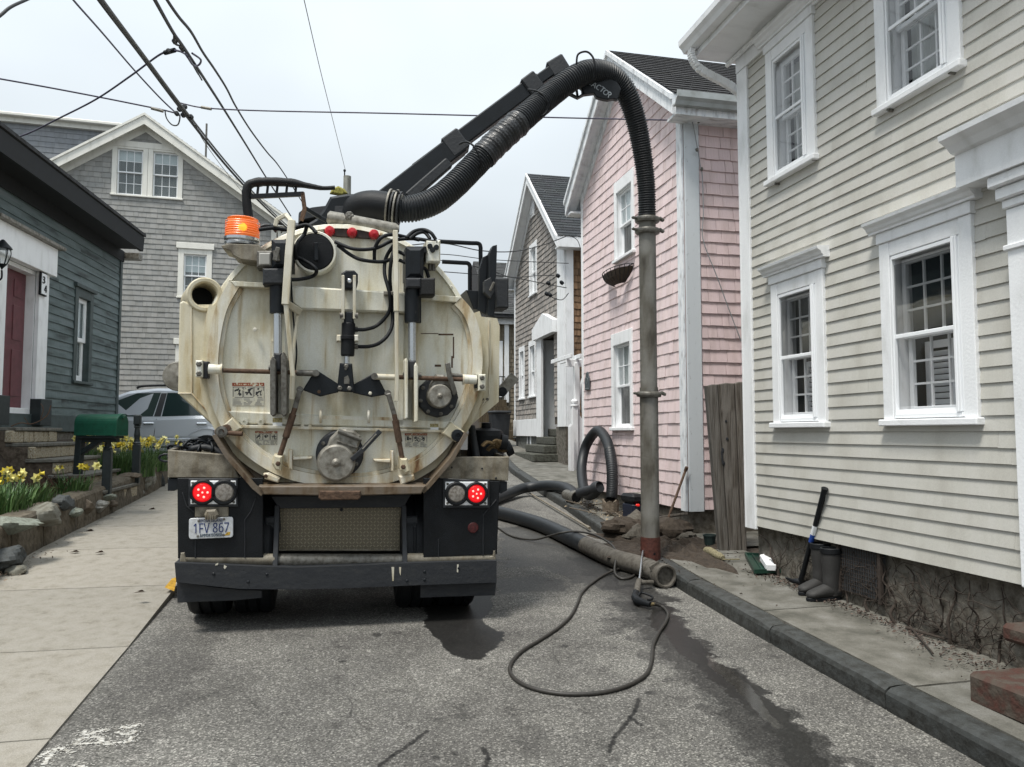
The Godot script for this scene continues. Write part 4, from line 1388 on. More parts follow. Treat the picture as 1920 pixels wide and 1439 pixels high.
func build_far_house() -> void:
	# the next house up the hill, seen in the slot between the tank and the cedar shingles
	var xf := yaw_frame(Vector3(3.3,rise(-26.0),-26.0),0)
	var h := thing("far_house","pale brown shingled house with white posts at the top of the street","house",xf)
	var eye := xf.affine_inverse() * EYE
	var at := func(u: float,v: float) -> Vector3: return on(xf,u,v,0.0)
	var x0: float = at.call(925,700).x
	var x1 := 9.0
	var ye: float = at.call(950,596).y
	var b := B.new()
	var wall := part("wall",backing(rect_poly(x0,0.0,x1,ye),[]),mats["cedar backing"],h)
	var ms := variants("tan shingle",Color(0.25,0.215,0.16),4,0.15,0.9,texs["grain"],1.5)
	siding(wall,"shingle",rect_poly(x0,0.2,x1,ye - 0.2),[],0.2,0.15,0.02,0.16,ms,eye,120,0.004)
	var wl: Vector3 = at.call(935,745); var wr: Vector3 = at.call(942,640)
	slab("corner_board",mats["white paint"],h,at.call(945,700).x,at.call(953,700).x,1.2,ye,0.022,0.1)
	slab("window_casing",mats["white paint"],h,wl.x,wr.x,wl.y,wr.y,0.022,0.06)
	slab("frieze_board",mats["white paint"],h,x0,x1,ye - 0.25,ye,0.023,0.2)
	var rm: StandardMaterial3D = mats["shingle roof"]
	b = B.new()
	b.ext(PackedVector2Array([Vector2(0.4,ye - 0.05),Vector2(0.4,ye + 0.05),Vector2(-3.0,ye + 2.6),Vector2(-6.4,ye),Vector2(-6.4,ye - 0.05)]),x0 - 0.2,x1 + 0.2,Transform3D(Basis(Vector3(0,0,1),Vector3(0,1,0),Vector3(1,0,0)),Vector3.ZERO))
	var rf := part("roof",b,mats["dark roof"],h)
	roof_courses(rf,"roof_shingle",Vector3(x0 - 0.2,ye + 0.06,0.42),Vector3(x1 - x0 + 0.4,0,0),Vector3(0,2.55,-3.4),0.14,0.3,Color(0.075,0.08,0.085),rm)
	b = B.new()
	block(b,x0,x0 + 0.14,0,ye,-6,-0.142); block(b,x1 - 0.14,x1,0,ye,-6,-0.142); block(b,x0,x1,0,ye,-6.14,-6.001)
	part("back_wall",b,mats["cedar backing"],h)
	# porch stair with an iron railing in front
	var sx := yaw_frame(Vector3(3.0,rise(-23.6),-23.6),0)
	var s := thing("porch_stairs","worn timber porch stairs with thin black railing in the gap behind the tank","stairs",sx)
	var tm := mat("brown timber",Color(0.11,0.085,0.05),0.9,texs["grain"],1.5,texs["fibre"],0.8)
	var sp := func(u: float,v: float) -> Vector3: return on(sx,u,v,0.0)
	var bl: Vector3 = sp.call(930,835); var tr: Vector3 = sp.call(966,742)
	for i in 6:
		var y: float = lerpf(bl.y,tr.y,i / 6.0)
		slab("step",tm,s,bl.x - 0.4,tr.x,y - 0.06,y + (tr.y - bl.y) / 6 - 0.08,-i * 0.25 - 0.3,-i * 0.25)
	var post_top: float = sp.call(940,700).y
	for i in 7:
		b = B.new()
		var x := lerpf(bl.x,tr.x,i / 6.0)
		b.cyl(Vector3(x,tr.y - 0.1,-1.5),Vector3(x,post_top,-1.5),0.012,6)
		part("baluster",b,mats["black steel"],s)
	b = B.new()
	b.bar(Vector3(bl.x - 0.4,post_top,-1.5),Vector3(tr.x,post_top,-1.5),0.04,0.03)
	part("handrail",b,mats["black steel"],s)
	# a wheelie bin in the alley, and a plank fence stub
	var bp := ground(962,842,0.12)
	var bin := thing("rubbish_bin","black wheeled rubbish bin at the far corner of the shingle house","bin",yaw_frame(Vector3(bp.x - 0.25,bp.y,bp.z - 0.6),10))
	b = B.new()
	b.lathe([Vector2(0,0),Vector2(0.25,0.0),Vector2(0.33,0.95),Vector2(0.3,0.95),Vector2(0,0.95)],Transform3D(Basis(Vector3.UP,PI / 4),Vector3.ZERO),4)
	part("body",b,mats["dusty black"],bin)
	b = B.new()
	b.box(Vector3(0,1.0,0),Vector3(0.52,0.08,0.56),0.03)
	part("lid",b,mats["dusty black"],bin)
	# utility pole up the street, its grey head showing over the turret
	var top := far_at(651,331,21.0)
	var ut := thing("utility_pole","grey weathered pole top with a thin pin standing behind the boom turret","pole",Transform3D(Basis(),Vector3(top.x,rise(top.z),top.z)))
	b = B.new()
	b.tube(PackedVector3Array([Vector3.ZERO,Vector3(0,top.y - rise(top.z),0)]),[0.15,0.105],14)
	part("shaft",b,mat("pole grey",Color(0.33,0.34,0.31),0.9,texs["grain"],1.0,texs["fibre"],0.6),ut)
	b = B.new()
	var pt := far_at(646,320,21.0) - Vector3(top.x,rise(top.z),top.z)
	b.cyl(pt - Vector3(0,0.5,0),pt,0.02,6)
	b.box(pt,Vector3(0.07,0.07,0.07),0.02)
	part("top_pin",b,mats["black steel"],ut)

func build_grey_house() -> void:
	var base := far_at(272,800,20.3)
	var xf := yaw_frame(Vector3(base.x,0.9,base.z),3.5)
	var eye := xf.affine_inverse() * EYE
	var h := thing("grey_house","grey shingled house with a wide cream gable behind the parked car","house",xf)
	var at := func(u: float,v: float) -> Vector3: return on(xf,u,v,0.0)
	var apex: Vector3 = on(xf,271,210,0.28)
	var half: float = at.call(515,600).x - apex.x
	var x0 := apex.x - half; var x1 := apex.x + half
	var ya: float = apex.y - 0.14
	var ye: float = at.call(513,405).y

	var r := func(a: Array,b: Array) -> Rect2:
		var p: Vector3 = at.call(a[0],a[1]); var q: Vector3 = at.call(b[0],b[1])
		return Rect2(p.x,p.y,q.x - p.x,q.y - p.y)
	var big: Rect2 = r.call([208,363],[344,278])
	big.size.y = at.call(208,262).y - big.position.y
	var small: Rect2 = r.call([332,556],[398,470])
	var left_low: Rect2 = r.call([326,760],[395,648])
	var holes := [big,small,left_low]
	var wall := part("wall",backing(gable_outline(x0,x1,0.0,ye,ya),holes),mat("grey backing",Color(0.12,0.115,0.105),0.9),h)
	var ms := variants("grey shingle",Color(0.32,0.32,0.312),6,0.11,0.85,texs["weather"],1.0,texs["fibre"],0.25)
	siding(wall,"shingle",gable_outline(x0 + 0.12,x1 - 0.14,0.1,ye,ya - 0.1),holes,0.1,0.141,0.018,0.17,ms,eye,300,0.003)
	slab("corner_board",mats["cream paint"],h,x1 - 0.14,x1,0.0,ye,0.001,0.03)
	slab("corner_board",mats["cream paint"],h,x0,x0 + 0.12,0.0,ye,0.001,0.03)
	var b := B.new()
	block(b,x0,x0 + 0.14,0,ye,-7,-0.142); block(b,x1 - 0.14,x1,0,ye,-7,-0.142); block(b,x0,x1,0,ye,-7.14,-7.001)
	part("back_wall",b,mats["grey backing"],h)
	gable_roof(h,x0,x1,ye,ya,0.28,0.3,7.0,Color(0.08,0.085,0.095),mats["cream paint"],0.26)
	# paired window: two half-width windows inside one casing
	b = B.new()
	block(b,big.position.x,big.end.x,big.end.y - 0.16,big.end.y,0.002,0.045,0.004)
	part("window_head",b,mats["cream paint"],h)
	var hw := big.size.x / 2
	for s in 2:
		window(h,Rect2(big.position.x + hw * s + (0.003 if s else 0.0),big.position.y,hw - 0.004,big.size.y - 0.161),{"casing": 0.13 if false else 0.12,"head": 0.05,"paint": mats["cream paint"],"grid": Vector2i(3,2),"shade": 0.5,"sash": 0.035,"muntin": 0.014})
	window(h,small,{"casing": 0.14,"head": 0.14,"cap": 0.16,"paint": mats["cream paint"],"grid": Vector2i(3,2),"shade": 0.8,"sash": 0.035,"muntin": 0.014})
	window(h,left_low,{"casing": 0.14,"head": 0.14,"cap": 0.16,"paint": mats["cream paint"],"grid": Vector2i(3,2),"shade": 0.6,"sash": 0.035,"muntin": 0.014})
	# white elbow of the gutter at the near eave corner
	b = B.new()
	b.tube(spline([Vector3(x1 + 0.4,ye - 0.15,0.25),Vector3(x1 + 0.38,ye - 0.35,0.2),Vector3(x1 + 0.1,ye - 0.6,0.06),Vector3(x1 + 0.08,ye - 0.9,0.06),Vector3(x1 + 0.08,0.2,0.06)],5),0.045,8)
	part("downspout",b,mats["cream paint"],h)
	# the wing behind with a long white eave and blue-grey shingles
	var wx := Transform3D(xf.basis,xf * Vector3(0,0,-3.2))
	var a0: Vector3 = on(wx,30,300); var a1: Vector3 = on(wx,262,236)
	var wing := slab("dormer",mats["grey backing"],h,a0.x - 1.5,a1.x,3.0,a1.y - 0.3,-6.5,-3.25)
	var dm := variants("blue grey shingle",Color(0.27,0.285,0.31),3,0.08,0.85,texs["weather"],1.0)
	var dn := Node3D.new(); dn.name = "dormer_wall"; dn.position = Vector3(0,0,-3.24)
	h.add_child(dn)
	siding(dn,"shingle",rect_poly(a0.x - 1.5,a0.y - 1.6,a1.x,a1.y - 0.3),[],a0.y - 1.6,0.16,0.018,0.3,dm,eye,80,0.002)
	b = B.new()
	block(b,a0.x - 1.8,a1.x + 0.1,a1.y - 0.3,a1.y - 0.16,-6.6,-3.1)
	block(b,a0.x - 1.8,a1.x + 0.1,a1.y - 0.159,a1.y - 0.06,-6.6,-2.95,0.02)
	part("dormer_eave",b,mats["cream paint"],h)
	# thin vent pipe on the far slope
	var vp: Vector3 = on(wx,386,275)
	b = B.new()
	b.cyl(Vector3(vp.x,vp.y - 0.5,-3.2),Vector3(vp.x,on(wx,386,232).y,-3.2),0.03,8)
	part("vent_pipe",b,mats["dull steel"],h)
	# the neighbour peeping out behind it
	var nb := far_at(545,500,26.0)
	var nh := thing("neighbour_house","narrow sliver of dark grey roofed house between the grey gable and boom","house",yaw_frame(Vector3(nb.x,0.9,nb.z),0))
	var ry := far_at(545,386,26.0).y - 0.9
	var nw := slab("wall",mats["grey backing"],nh,-0.75,2.2,0.0,ry - 0.7,-4.0,0.0)
	siding(nw,"shingle",rect_poly(-0.7,0.1,2.2,ry - 0.9),[],0.1,0.15,0.018,0.2,ms,Vector3(0,1,26),60,0.003)
	b = B.new()
	b.ext(PackedVector2Array([Vector2(0.3,ry - 0.8),Vector2(0.3,ry - 0.7),Vector2(-2.0,ry),Vector2(-4.3,ry - 0.7),Vector2(-4.3,ry - 0.8)]),-0.9,2.3,Transform3D(Basis(Vector3(0,0,1),Vector3(0,1,0),Vector3(1,0,0)),Vector3.ZERO))
	part("roof",b,mat("slate roof",Color(0.055,0.062,0.075),0.85,texs["crude"],1.5),nh)

func build_green_house() -> void:
	var cp := far_at(220,800,14.4)
	var xf := yaw_frame(Vector3(cp.x,0.9,cp.z),85.4)
	var eye := xf.affine_inverse() * EYE
	var h := thing("green_house","dark green clapboard house with a black roof and white framed red door","house",xf)
	var at := func(u: float,v: float) -> Vector3: return on(xf,u,v,0.0)
	var s1: float = at.call(220,700).x
	var s0: float = at.call(-330,700).x
	var yb: float = at.call(219,785).y
	var ytop: float = on(xf,268,437,0.48).y - 0.27

	var r := func(a: Array,b: Array) -> Rect2:
		var p: Vector3 = at.call(a[0],a[1]); var q: Vector3 = at.call(b[0],b[1])
		return Rect2(p.x,p.y,q.x - p.x,q.y - p.y)
	var win: Rect2 = r.call([132,713],[172,552])
	var door_l: Vector3 = at.call(-24,640); var door_r: Vector3 = at.call(80,640)
	var dtop: float = at.call(86,518).y
	var dbot: float = at.call(20,778).y - 0.12
	var door := Rect2(door_l.x,dbot,door_r.x - door_l.x,dtop - dbot)

	var wall := part("wall",backing(rect_poly(s0,yb - 0.1,s1,ytop),[win,door]),mat("green backing",Color(0.012,0.02,0.019),0.9),h)
	var gt := tex("greenwear",51,0.018,6,[Color(0.22,0.25,0.24),Color(0.72,0.78,0.76),Color(0.9,0.95,0.94),Color(1,1,1)],Vector2(6,1),0.05)
	var ms := variants("green board",Color(0.15,0.175,0.185),4,0.12,0.6,gt,0.55,texs["fibre"],0.2)
	siding(wall,"clapboard",rect_poly(s0,yb,s1 - 0.1,ytop),[win,door],yb,0.128,0.021,0.0,ms,eye,300,0.002)
	slab("corner_board",mats["green trim"] if mats.has("green trim") else mat("green trim",Color(0.062,0.085,0.087),0.55,texs["mottle"],1.0),h,s1 - 0.1,s1,yb - 0.05,ytop,0.001,0.035,0.004)
	slab("water_table",mats["green trim"],h,s0,s1,yb - 0.25,yb - 0.002,0.002,0.03,0.004)
	# black eave
	var bt := mat("black trim",Color(0.008,0.0095,0.012),0.75,texs["mottle"],1.0)
	var tip: Vector3 = on(xf,268,437,0.45)
	var low: Vector3 = on(xf,258,452,0.45)
	var b := B.new()
	block(b,s0,tip.x,ytop - 0.02,ytop + 0.02,-0.1,0.40)
	block(b,s0,s1 + 0.001,ytop - 0.22,ytop - 0.021,0.03,0.055)
	b.ext(PackedVector2Array([Vector2(0.40,-0.06),Vector2(0.46,-0.06),Vector2(0.48,0.20),Vector2(0.40,0.24)]),s0,tip.x,Transform3D(Basis(Vector3(0,0,1),Vector3(0,1,0),Vector3(1,0,0)),Vector3(0,ytop,0)))
	part("eave",b,bt,h)
	slab("eave_end",mats["galvanised"],h,s1 + 0.02,s1 + 0.24,ytop - 0.14,ytop - 0.03,-0.05,0.3)
	b = B.new()
	b.ext(PackedVector2Array([Vector2(0.5,0.25),Vector2(0.5,0.3),Vector2(-3.0,2.3),Vector2(-6.5,0.3),Vector2(-6.5,0.25)]),s0,tip.x + 0.02,Transform3D(Basis(Vector3(0,0,1),Vector3(0,1,0),Vector3(1,0,0)),Vector3(0,ytop - 0.03,0)))
	part("roof",b,mats["dark roof"],h)
	b = B.new()
	block(b,s0,s0 + 0.14,-0.3,ytop,-6,-0.142); block(b,s0,s1,-0.3,ytop,-6.14,-6.001)
	b.ext(PackedVector2Array([Vector2(-0.142,-0.3),Vector2(-0.142,ytop),Vector2(-3.0,ytop + 2.0),Vector2(-6.0,ytop),Vector2(-6.0,-0.3)]),s1 - 0.14,s1 - 0.001,Transform3D(Basis(Vector3(0,0,1),Vector3(0,1,0),Vector3(1,0,0)),Vector3.ZERO))
	part("end_wall",b,mats["green backing"],h)
	b = B.new()
	block(b,s0,s1 - 0.01,-1.0,yb - 0.101,-0.4,-0.01)
	part("foundation",b,mats["old concrete"],h)
	window(h,win,{"casing": 0.12,"head": 0.14,"cap": 0.06,"paint": mats["green trim"],"grid": Vector2i(1,1),"sash": 0.07,"curtain": 0.5,"apron": false,"shade": 0.9})
	# door, its white frame and hood
	var dw := door.size.x
	var pil := 0.30
	var sur := slab("door_surround",mats["white paint"],h,door.position.x - 0.1,door.end.x + 0.1,dtop,dtop + 0.42,0.002,0.12,0.006)
	b = B.new()
	block(b,door.position.x - 0.2,door.end.x + 0.2,dtop + 0.421,dtop + 0.47,0.0,0.2,0.008)
	part("door_hood",b,mats["galvanised"],sur)
	for s in 2:
		var px := door.position.x if s == 0 else door.end.x - pil
		b = B.new()
		block(b,px,px + pil,dbot,dtop - 0.002,0.0,0.06,0.006)
		part("pilaster",b,mats["white paint"],sur)
		slab("plinth_block",mats["post paint"],sur,px - 0.03,px + pil + 0.02,dbot - 0.02,dbot + 0.36,0.0,0.15,0.006)
	var jm = mats["white paint"]
	b = B.new()
	block(b,door.position.x + pil + 0.001,door.position.x + pil + 0.02,dbot,dtop,-0.32,-0.001)
	block(b,door.end.x - pil - 0.02,door.end.x - pil - 0.001,dbot,dtop,-0.32,-0.001)
	block(b,door.position.x + pil + 0.021,door.end.x - pil - 0.021,dtop - 0.06,dtop - 0.003,-0.32,-0.001)
	part("door_jamb",b,jm,sur)
	slab("threshold",mats["white paint"],sur,door.position.x + pil + 0.021,door.end.x - pil - 0.021,dbot,dbot + 0.22,-0.32,-0.02,0.005)
	var dm := mat("door red",Color(0.15,0.045,0.056),0.45,texs["mottle"],1.0)
	var dx0 := door.position.x + pil + 0.022; var dx1 := door.end.x - pil - 0.022
	var dr := slab("door",dm,h,dx0,dx1,dbot + 0.221,dtop - 0.062,-0.16,-0.12,0.003)
	var dh := dtop - dbot - 0.28
	for k in 2:
		for j in 3:
			var a := dx0 + 0.13 + k * ((dx1 - dx0) / 2 - 0.03)
			var w2 := (dx1 - dx0) / 2 - 0.2
			var y0: float = dbot + 0.24 + [0.15,0.98,1.62][j] / 2.03 * dh
			var y1: float = dbot + 0.24 + [0.84,1.5,1.88][j] / 2.03 * dh
			slab("door_panel",dm,dr,a,a + w2,y0,y1,-0.119,-0.108,0.01)
	# number plaque
	var p: Vector3 = on(xf,78,533,0.062)
	var nx := thing("number_plaque","white number plaque with black frame reading 34 beside the red door","house number",xf * Transform3D(Basis(),p))
	slab("frame",bt,nx,-0.10,0.10,-0.17,0.17,0.0,0.03,0.004)
	slab("face",mats["sash white"],nx,-0.08,0.08,-0.15,0.15,0.031,0.035)
	for i in 2:
		var tm := TextMesh.new()
		tm.text = ["3","4"][i]
		tm.font_size = 32
		tm.pixel_size = 0.0045
		tm.depth = 0.008
		var o := part("digit",tm,bt,nx)
		o.position = Vector3([-0.03,0.03][i],[0.06,-0.06][i],0.04)
	# carriage lamp
	var lp: Vector3 = on(xf,4,478,0.22)
	var lt := thing("wall_lantern","black iron wall lantern with curved glass beside the red door","lantern",xf * Transform3D(Basis(),lp))
	b = B.new()
	b.lathe([Vector2(0,0.2),Vector2(0.02,0.19),Vector2(0.1,0.1),Vector2(0.11,0.08),Vector2(0.09,0.075),Vector2(0.0,0.07)],Transform3D(),12)
	b.lathe([Vector2(0,-0.2),Vector2(0.015,-0.17),Vector2(0.05,-0.13),Vector2(0.055,-0.12),Vector2(0,-0.119)],Transform3D(),12)
	for k in 6:
		var an := TAU * k / 6
		b.tube(spline([Vector3(cos(an) * 0.085,0.075,sin(an) * 0.085),Vector3(cos(an) * 0.09,0.0,sin(an) * 0.09),Vector3(cos(an) * 0.05,-0.12,sin(an) * 0.05)],4),0.006,5)
	b.tube(spline([Vector3(0,-0.2,0),Vector3(0,-0.3,0),Vector3(0,-0.33,-0.06),Vector3(0,-0.25,-0.14),Vector3(0,-0.15,-0.2)],5),0.012,6)
	b.box(Vector3(0,-0.1,-0.2),Vector3(0.08,0.3,0.03),0.01)
	part("cage",b,mats["black steel"],lt)
	b = B.new()
	b.lathe([Vector2(0.078,0.07),Vector2(0.083,0.0),Vector2(0.045,-0.118)],Transform3D(),12)
	part("glass_shade",b,mats["window glass"],lt)

# ---------------------------------------------------------------- the vacuum truck. Its own frame: z = 0 at the bumper face, z negative towards the cab
var truck: Node3D
var txf: Transform3D

func tp(u: float,v: float,z: float) -> Vector3: return on(txf,u,v,z)

func tpoly(list: Array,z: float) -> PackedVector2Array:
	var out := PackedVector2Array()
	for p in list:
		var w := tp(p[0],p[1],z)
		out.push_back(Vector2(w.x,w.y))
	return out

func plate(called: String,list: Array,z0: float,z1: float,m: Material,parent: Node,g := 0.004) -> MeshInstance3D:   # from z0 (behind) to z1 (the face we see)
	var b := B.new()
	b.ext(tpoly(list,z1),z0,z1,Transform3D(),g)
	return part(called,b,m,parent)

func rbox(u0: float,v0: float,u1: float,v1: float) -> Array: return [[u0,v1],[u1,v1],[u1,v0],[u0,v0]]

func tpath(list: Array) -> Array:
	var out := []
	for p in list: out.push_back(tp(p[0],p[1],p[2]))
	return out

func pipe(called: String,list: Array,r: Variant,m: Material,parent: Node,steps := 7,sides := 10) -> MeshInstance3D:
	var b := B.new()
	b.tube(spline(tpath(list),steps),r,sides)
	return part(called,b,m,parent)

func rod(called: String,a: Array,e: Array,r: float,m: Material,parent: Node,sides := 16) -> MeshInstance3D:
	var b := B.new()
	b.cyl(tp(a[0],a[1],a[2]),tp(e[0],e[1],e[2]),r,sides)
	return part(called,b,m,parent)

func strap(called: String,list: Array,wide: float,thick: float,m: Material,parent: Node) -> MeshInstance3D:    # straight bars end to end
	var b := B.new()
	var p := tpath(list)
	for i in p.size() - 1:
		var d: Vector3 = (p[i + 1] - p[i]).normalized() * 0.004
		b.bar(p[i] - d,p[i + 1] + d,wide,thick,Vector3(0,0,1),0.004)
	return part(called,b,m,parent)

func face_xf(at: Vector3) -> Transform3D: return Transform3D(Basis(Vector3(1,0,0),Vector3(0,0,1),Vector3(0,-1,0)),at)   # lathes that face us

func disc(called: String,c: Vector3,profile: Array,m: Material,parent: Node,segs := 28) -> MeshInstance3D:
	var b := B.new()
	b.lathe(profile,face_xf(c),segs)
	return part(called,b,m,parent)

func ribbon(b: B,pts: PackedVector2Array,inner: float,outer: float,z0: float,z1: float) -> void:     # a band along a path, seen face on
	var m := pts.size()
	var nrm := PackedVector2Array()
	for i in m:
		var t := (pts[mini(i + 1,m - 1)] - pts[maxi(i - 1,0)]).normalized()
		nrm.push_back(Vector2(-t.y,t.x))
	var V := func(i: int,o: float,z: float) -> Vector3:
		var p := pts[i] + nrm[i] * o
		return Vector3(p.x,p.y,z)
	for i in m - 1:
		b.quad(V.call(i,inner,z1),V.call(i,outer,z1),V.call(i + 1,outer,z1),V.call(i + 1,inner,z1))
		b.quad(V.call(i,outer,z1),V.call(i,outer,z0),V.call(i + 1,outer,z0),V.call(i + 1,outer,z1))
		b.quad(V.call(i,inner,z0),V.call(i,inner,z1),V.call(i + 1,inner,z1),V.call(i + 1,inner,z0))
	for i in [0,m - 1]: b.quad(V.call(i,inner,z0),V.call(i,outer,z0),V.call(i,outer,z1),V.call(i,inner,z1))

func smooth2(list: Array,z: float,steps := 6) -> PackedVector2Array:
	var pts := []
	for p in list: pts.push_back(tp(p[0],p[1],z))
	var out := PackedVector2Array()
	for p in spline(pts,steps): out.push_back(Vector2(p.x,p.y))
	return out

func bolt(u: float,v: float,z: float,r: float,m: Material,parent: Node) -> void:
	disc("bolt",tp(u,v,z),[Vector2(0,-0.02),Vector2(r,-0.02),Vector2(r,0.0),Vector2(r * 0.6,r * 0.35),Vector2(0,r * 0.35)],m,parent,6)

func build_truck() -> void:
	var g0 := Vector3(0.0,rise(-5.55),-5.55)
	g0.x = ground(630,1140).x * 0.985
	txf = Transform3D(Basis(Vector3.RIGHT,deg_to_rad(2.29)) * Basis(Vector3(0,0,1),deg_to_rad(-1.0)),g0)
	truck = thing("vacuum_truck","cream tanker vacuum truck seen from behind with beacon, hydraulic door and boom","truck",txf)
	var t := truck
	var bk: Material = mats["black steel"]
	var st: Material = mats["dull steel"]
	var cream: Material = mats["tank white"]
	# ---- tank
	var c := tp(645,672,-0.35)
	var r := (tp(906,672,-0.35).x - tp(385,672,-0.35).x) / 2

	var b := B.new()
	b.lathe([Vector2(0,-5.3),Vector2(r * 0.6,-5.25),Vector2(r * 0.93,-5.05),Vector2(r * 0.985,-4.8),Vector2(r * 0.985,-0.12),Vector2(r,-0.12),Vector2(r,-0.03),Vector2(r * 0.985,-0.02),Vector2(r * 0.985,0.02),Vector2(r * 0.955,0.03),Vector2(r * 0.95,0.0),Vector2(0,0.0)],face_xf(c),72)
	var tank := part("tank",b,cream,t)
	for k in 4:
		b = B.new()
		b.lathe([Vector2(r * 0.985,-1.0 - k * 1.05),Vector2(r * 1.03,-1.0 - k * 1.05),Vector2(r * 1.03,-1.06 - k * 1.05),Vector2(r * 0.985,-1.06 - k * 1.05)],face_xf(c),48)
		part("stiffening_ring",b,cream,tank)
	# ---- rear door: dished plate, its rim, the top channel and ribs
	var rim := [[431,530],[407,575],[394,630],[389,690],[397,752],[424,812],[468,858],[528,893],[588,908],[645,913],[702,910],[760,894],[816,860],[862,806],[890,750],[902,690],[899,632],[886,588],[864,560]]
	var rp := smooth2(rim,-0.22)
	b = B.new()
	b.ext(rp,-0.33,-0.235)
	var door := part("rear_door",b,cream,t)
	b = B.new()
	ribbon(b,rp,0.0,0.075,-0.3,-0.17)
	ribbon(b,rp,0.0755,0.10,-0.3,-0.205)
	part("door_rim",b,mats["tank rim"],door)
	b = B.new()
	ribbon(b,smooth2(rim.slice(1,18),-0.26),-0.055,-0.003,-0.34,-0.25)
	part("seal_flange",b,mats["tank cream"],door)
	plate("top_lip",[[431,527],[535,532],[535,541],[440,537]],-0.3,-0.165,cream,door)
	plate("top_lip",[[765,549],[866,557],[856,567],[765,560]],-0.3,-0.165,cream,door)
	plate("top_channel",[[538,535],[762,549],[762,587],[563,580],[545,566]],-0.3,-0.15,cream,door,0.012)
	plate("side_frame",[[532,590],[543,590],[546,790],[533,788]],-0.25,-0.20,cream,door)
	plate("side_frame",[[744,590],[757,590],[757,798],[744,797]],-0.25,-0.20,cream,door)
	plate("door_ledge",[[424,770],[862,790],[850,806],[446,795]],-0.25,-0.20,cream,door,0.01)
	plate("door_rib",[[446,797],[852,807],[850,812],[450,803]],-0.25,-0.175,mats["tank rim"],door)
	plate("rust_stain",[[600,779],[735,783],[735,789],[600,786]],-0.2,-0.1985,mats["tank rim"],door,0.0)
	# deposits left by the lettering that came off: rust runs on the right panel
	for q in [rbox(789,625,822,626.5),rbox(822,626,850,629),rbox(849,632,851.5,672),rbox(846,668,849,690),rbox(815,684,827,688)]: plate("rust_run",q,-0.236,-0.2335,mats["rust"],door,0.0)
	for k in 26:
		var a := PI * (0.60 + 1.82 * k / 25.0)
		var p := Vector2(c.x + cos(a) * r * 0.962,c.y + sin(a) * r * 0.962)
		disc("rim_bolt",Vector3(p.x,p.y,-0.325),[Vector2(0.014,-0.02),Vector2(0.014,0.0),Vector2(0.008,0.007),Vector2(0,0.007)],mats["tank rim"],tank,6)
	# ---- side lockers
	plate("side_locker",[[336,568],[343,564],[358,571],[397,571],[385,632],[384,700],[397,757],[424,812],[413,812],[333,738]],-1.5,-0.34,mats["tank cream"],t,0.01)
	strap("locker_seam",[[358.5,571,-0.335],[359,738,-0.335],[412,800,-0.335]],0.012,0.012,mats["tank rim"],t)
	strap("locker_seam",[[334,738,-0.335],[359,738,-0.335]],0.008,0.01,mats["tank rim"],t)
	plate("side_locker",[[893,593],[932,597],[937,612],[935,754],[866,812],[856,828],[884,775],[902,715],[906,660]],-1.5,-0.34,mats["tank cream"],t,0.01)
	strap("locker_seam",[[917,600,-0.335],[917,745,-0.335],[868,800,-0.335]],0.01,0.01,mats["tank rim"],t)
	for p in [[905,749],[914,749]]: bolt(p[0],p[1],-0.33,0.012,st,t)
	b = B.new()                                                   # pipe mouth above the left locker
	b.lathe([Vector2(0.125,-0.5),Vector2(0.125,0.0),Vector2(0.115,0.02),Vector2(0.095,0.02),Vector2(0.085,0.0),Vector2(0.085,-0.48)],Transform3D(Basis(Vector3(1,0,0.0),Vector3(0.25,0,0.97),Vector3(0,-1,0)),tp(383,553,-0.33)),28)
	part("pipe_mouth",b,mats["tank cream"],t)
	b = B.new()
	b.lathe([Vector2(0.085,0.0),Vector2(0,0.0)],Transform3D(Basis(Vector3(1,0,0.0),Vector3(0.25,0,0.97),Vector3(0,-1,0)),tp(381,553,-0.6)),28)
	part("pipe_dark",b,mats["black rubber"],t)
	# ---- spill chute under the door
	var lip := tpoly([[406,818],[430,856],[484,921],[495,926]],0.0)
	b = B.new()
	ribbon(b,tpoly([[404,815],[428,854],[478,912],[494,925]],-0.1),-0.014,0.014,-0.85,-0.02)
	part("chute_side",b,mats["chute steel"],t)
	b = B.new()
	ribbon(b,tpoly([[790,921],[803,908],[846,858],[872,812]],-0.1),-0.014,0.014,-0.85,-0.02)
	part("chute_side",b,mats["chute steel"],t)
	plate("chute_lip",[[484,912],[799,911],[790,927],[640,931],[494,928]],-0.85,0.02,mats["chute steel"],t,0.008)
	plate("chute_tray",[[420,838],[480,906],[640,916],[800,906],[860,828],[820,860],[760,900],[645,914],[528,898],[470,862]],-0.9,-0.28,mats["chute steel"],t)
	plate("lip_tab",[[598,921],[676,921],[676,934],[671,938],[602,939],[597,935]],-0.02,0.045,mats["rust"],t,0.008)
	# ---- tool trays on both sides
	for s in 2:
		var q := [[314,844],[427,853],[449,897],[314,896]] if s == 0 else [[842,857],[955,857],[953,902],[820,897]]
		b = B.new()
		var f := tpoly(q,-0.1)
		b.ext(f,-0.13,-0.1,Transform3D(),0.005)
		var x0 := minf(f[0].x,f[3].x); var x1 := maxf(f[1].x,f[2].x)
		var yb := f[3].y + 0.004
		block(b,x0,x1,yb,yb + 0.02,-0.9,-0.131)
		if s == 0: block(b,x0,x0 + 0.02,yb + 0.021,f[0].y,-0.9,-0.131)
		else: block(b,x1 - 0.02,x1,yb + 0.021,f[1].y,-0.9,-0.131)
		block(b,x0,x1,yb + 0.021,f[1].y,-0.92,-0.901)
		part("tool_tray",b,mats["box grey"],t)
	plate("tray_bracket",[[314,898],[336,898],[336,917],[326,921],[314,921]],-0.3,-0.11,bk,t)
	plate("tray_bracket",[[923,904],[951,904],[951,920],[940,926],[923,921]],-0.3,-0.11,bk,t)
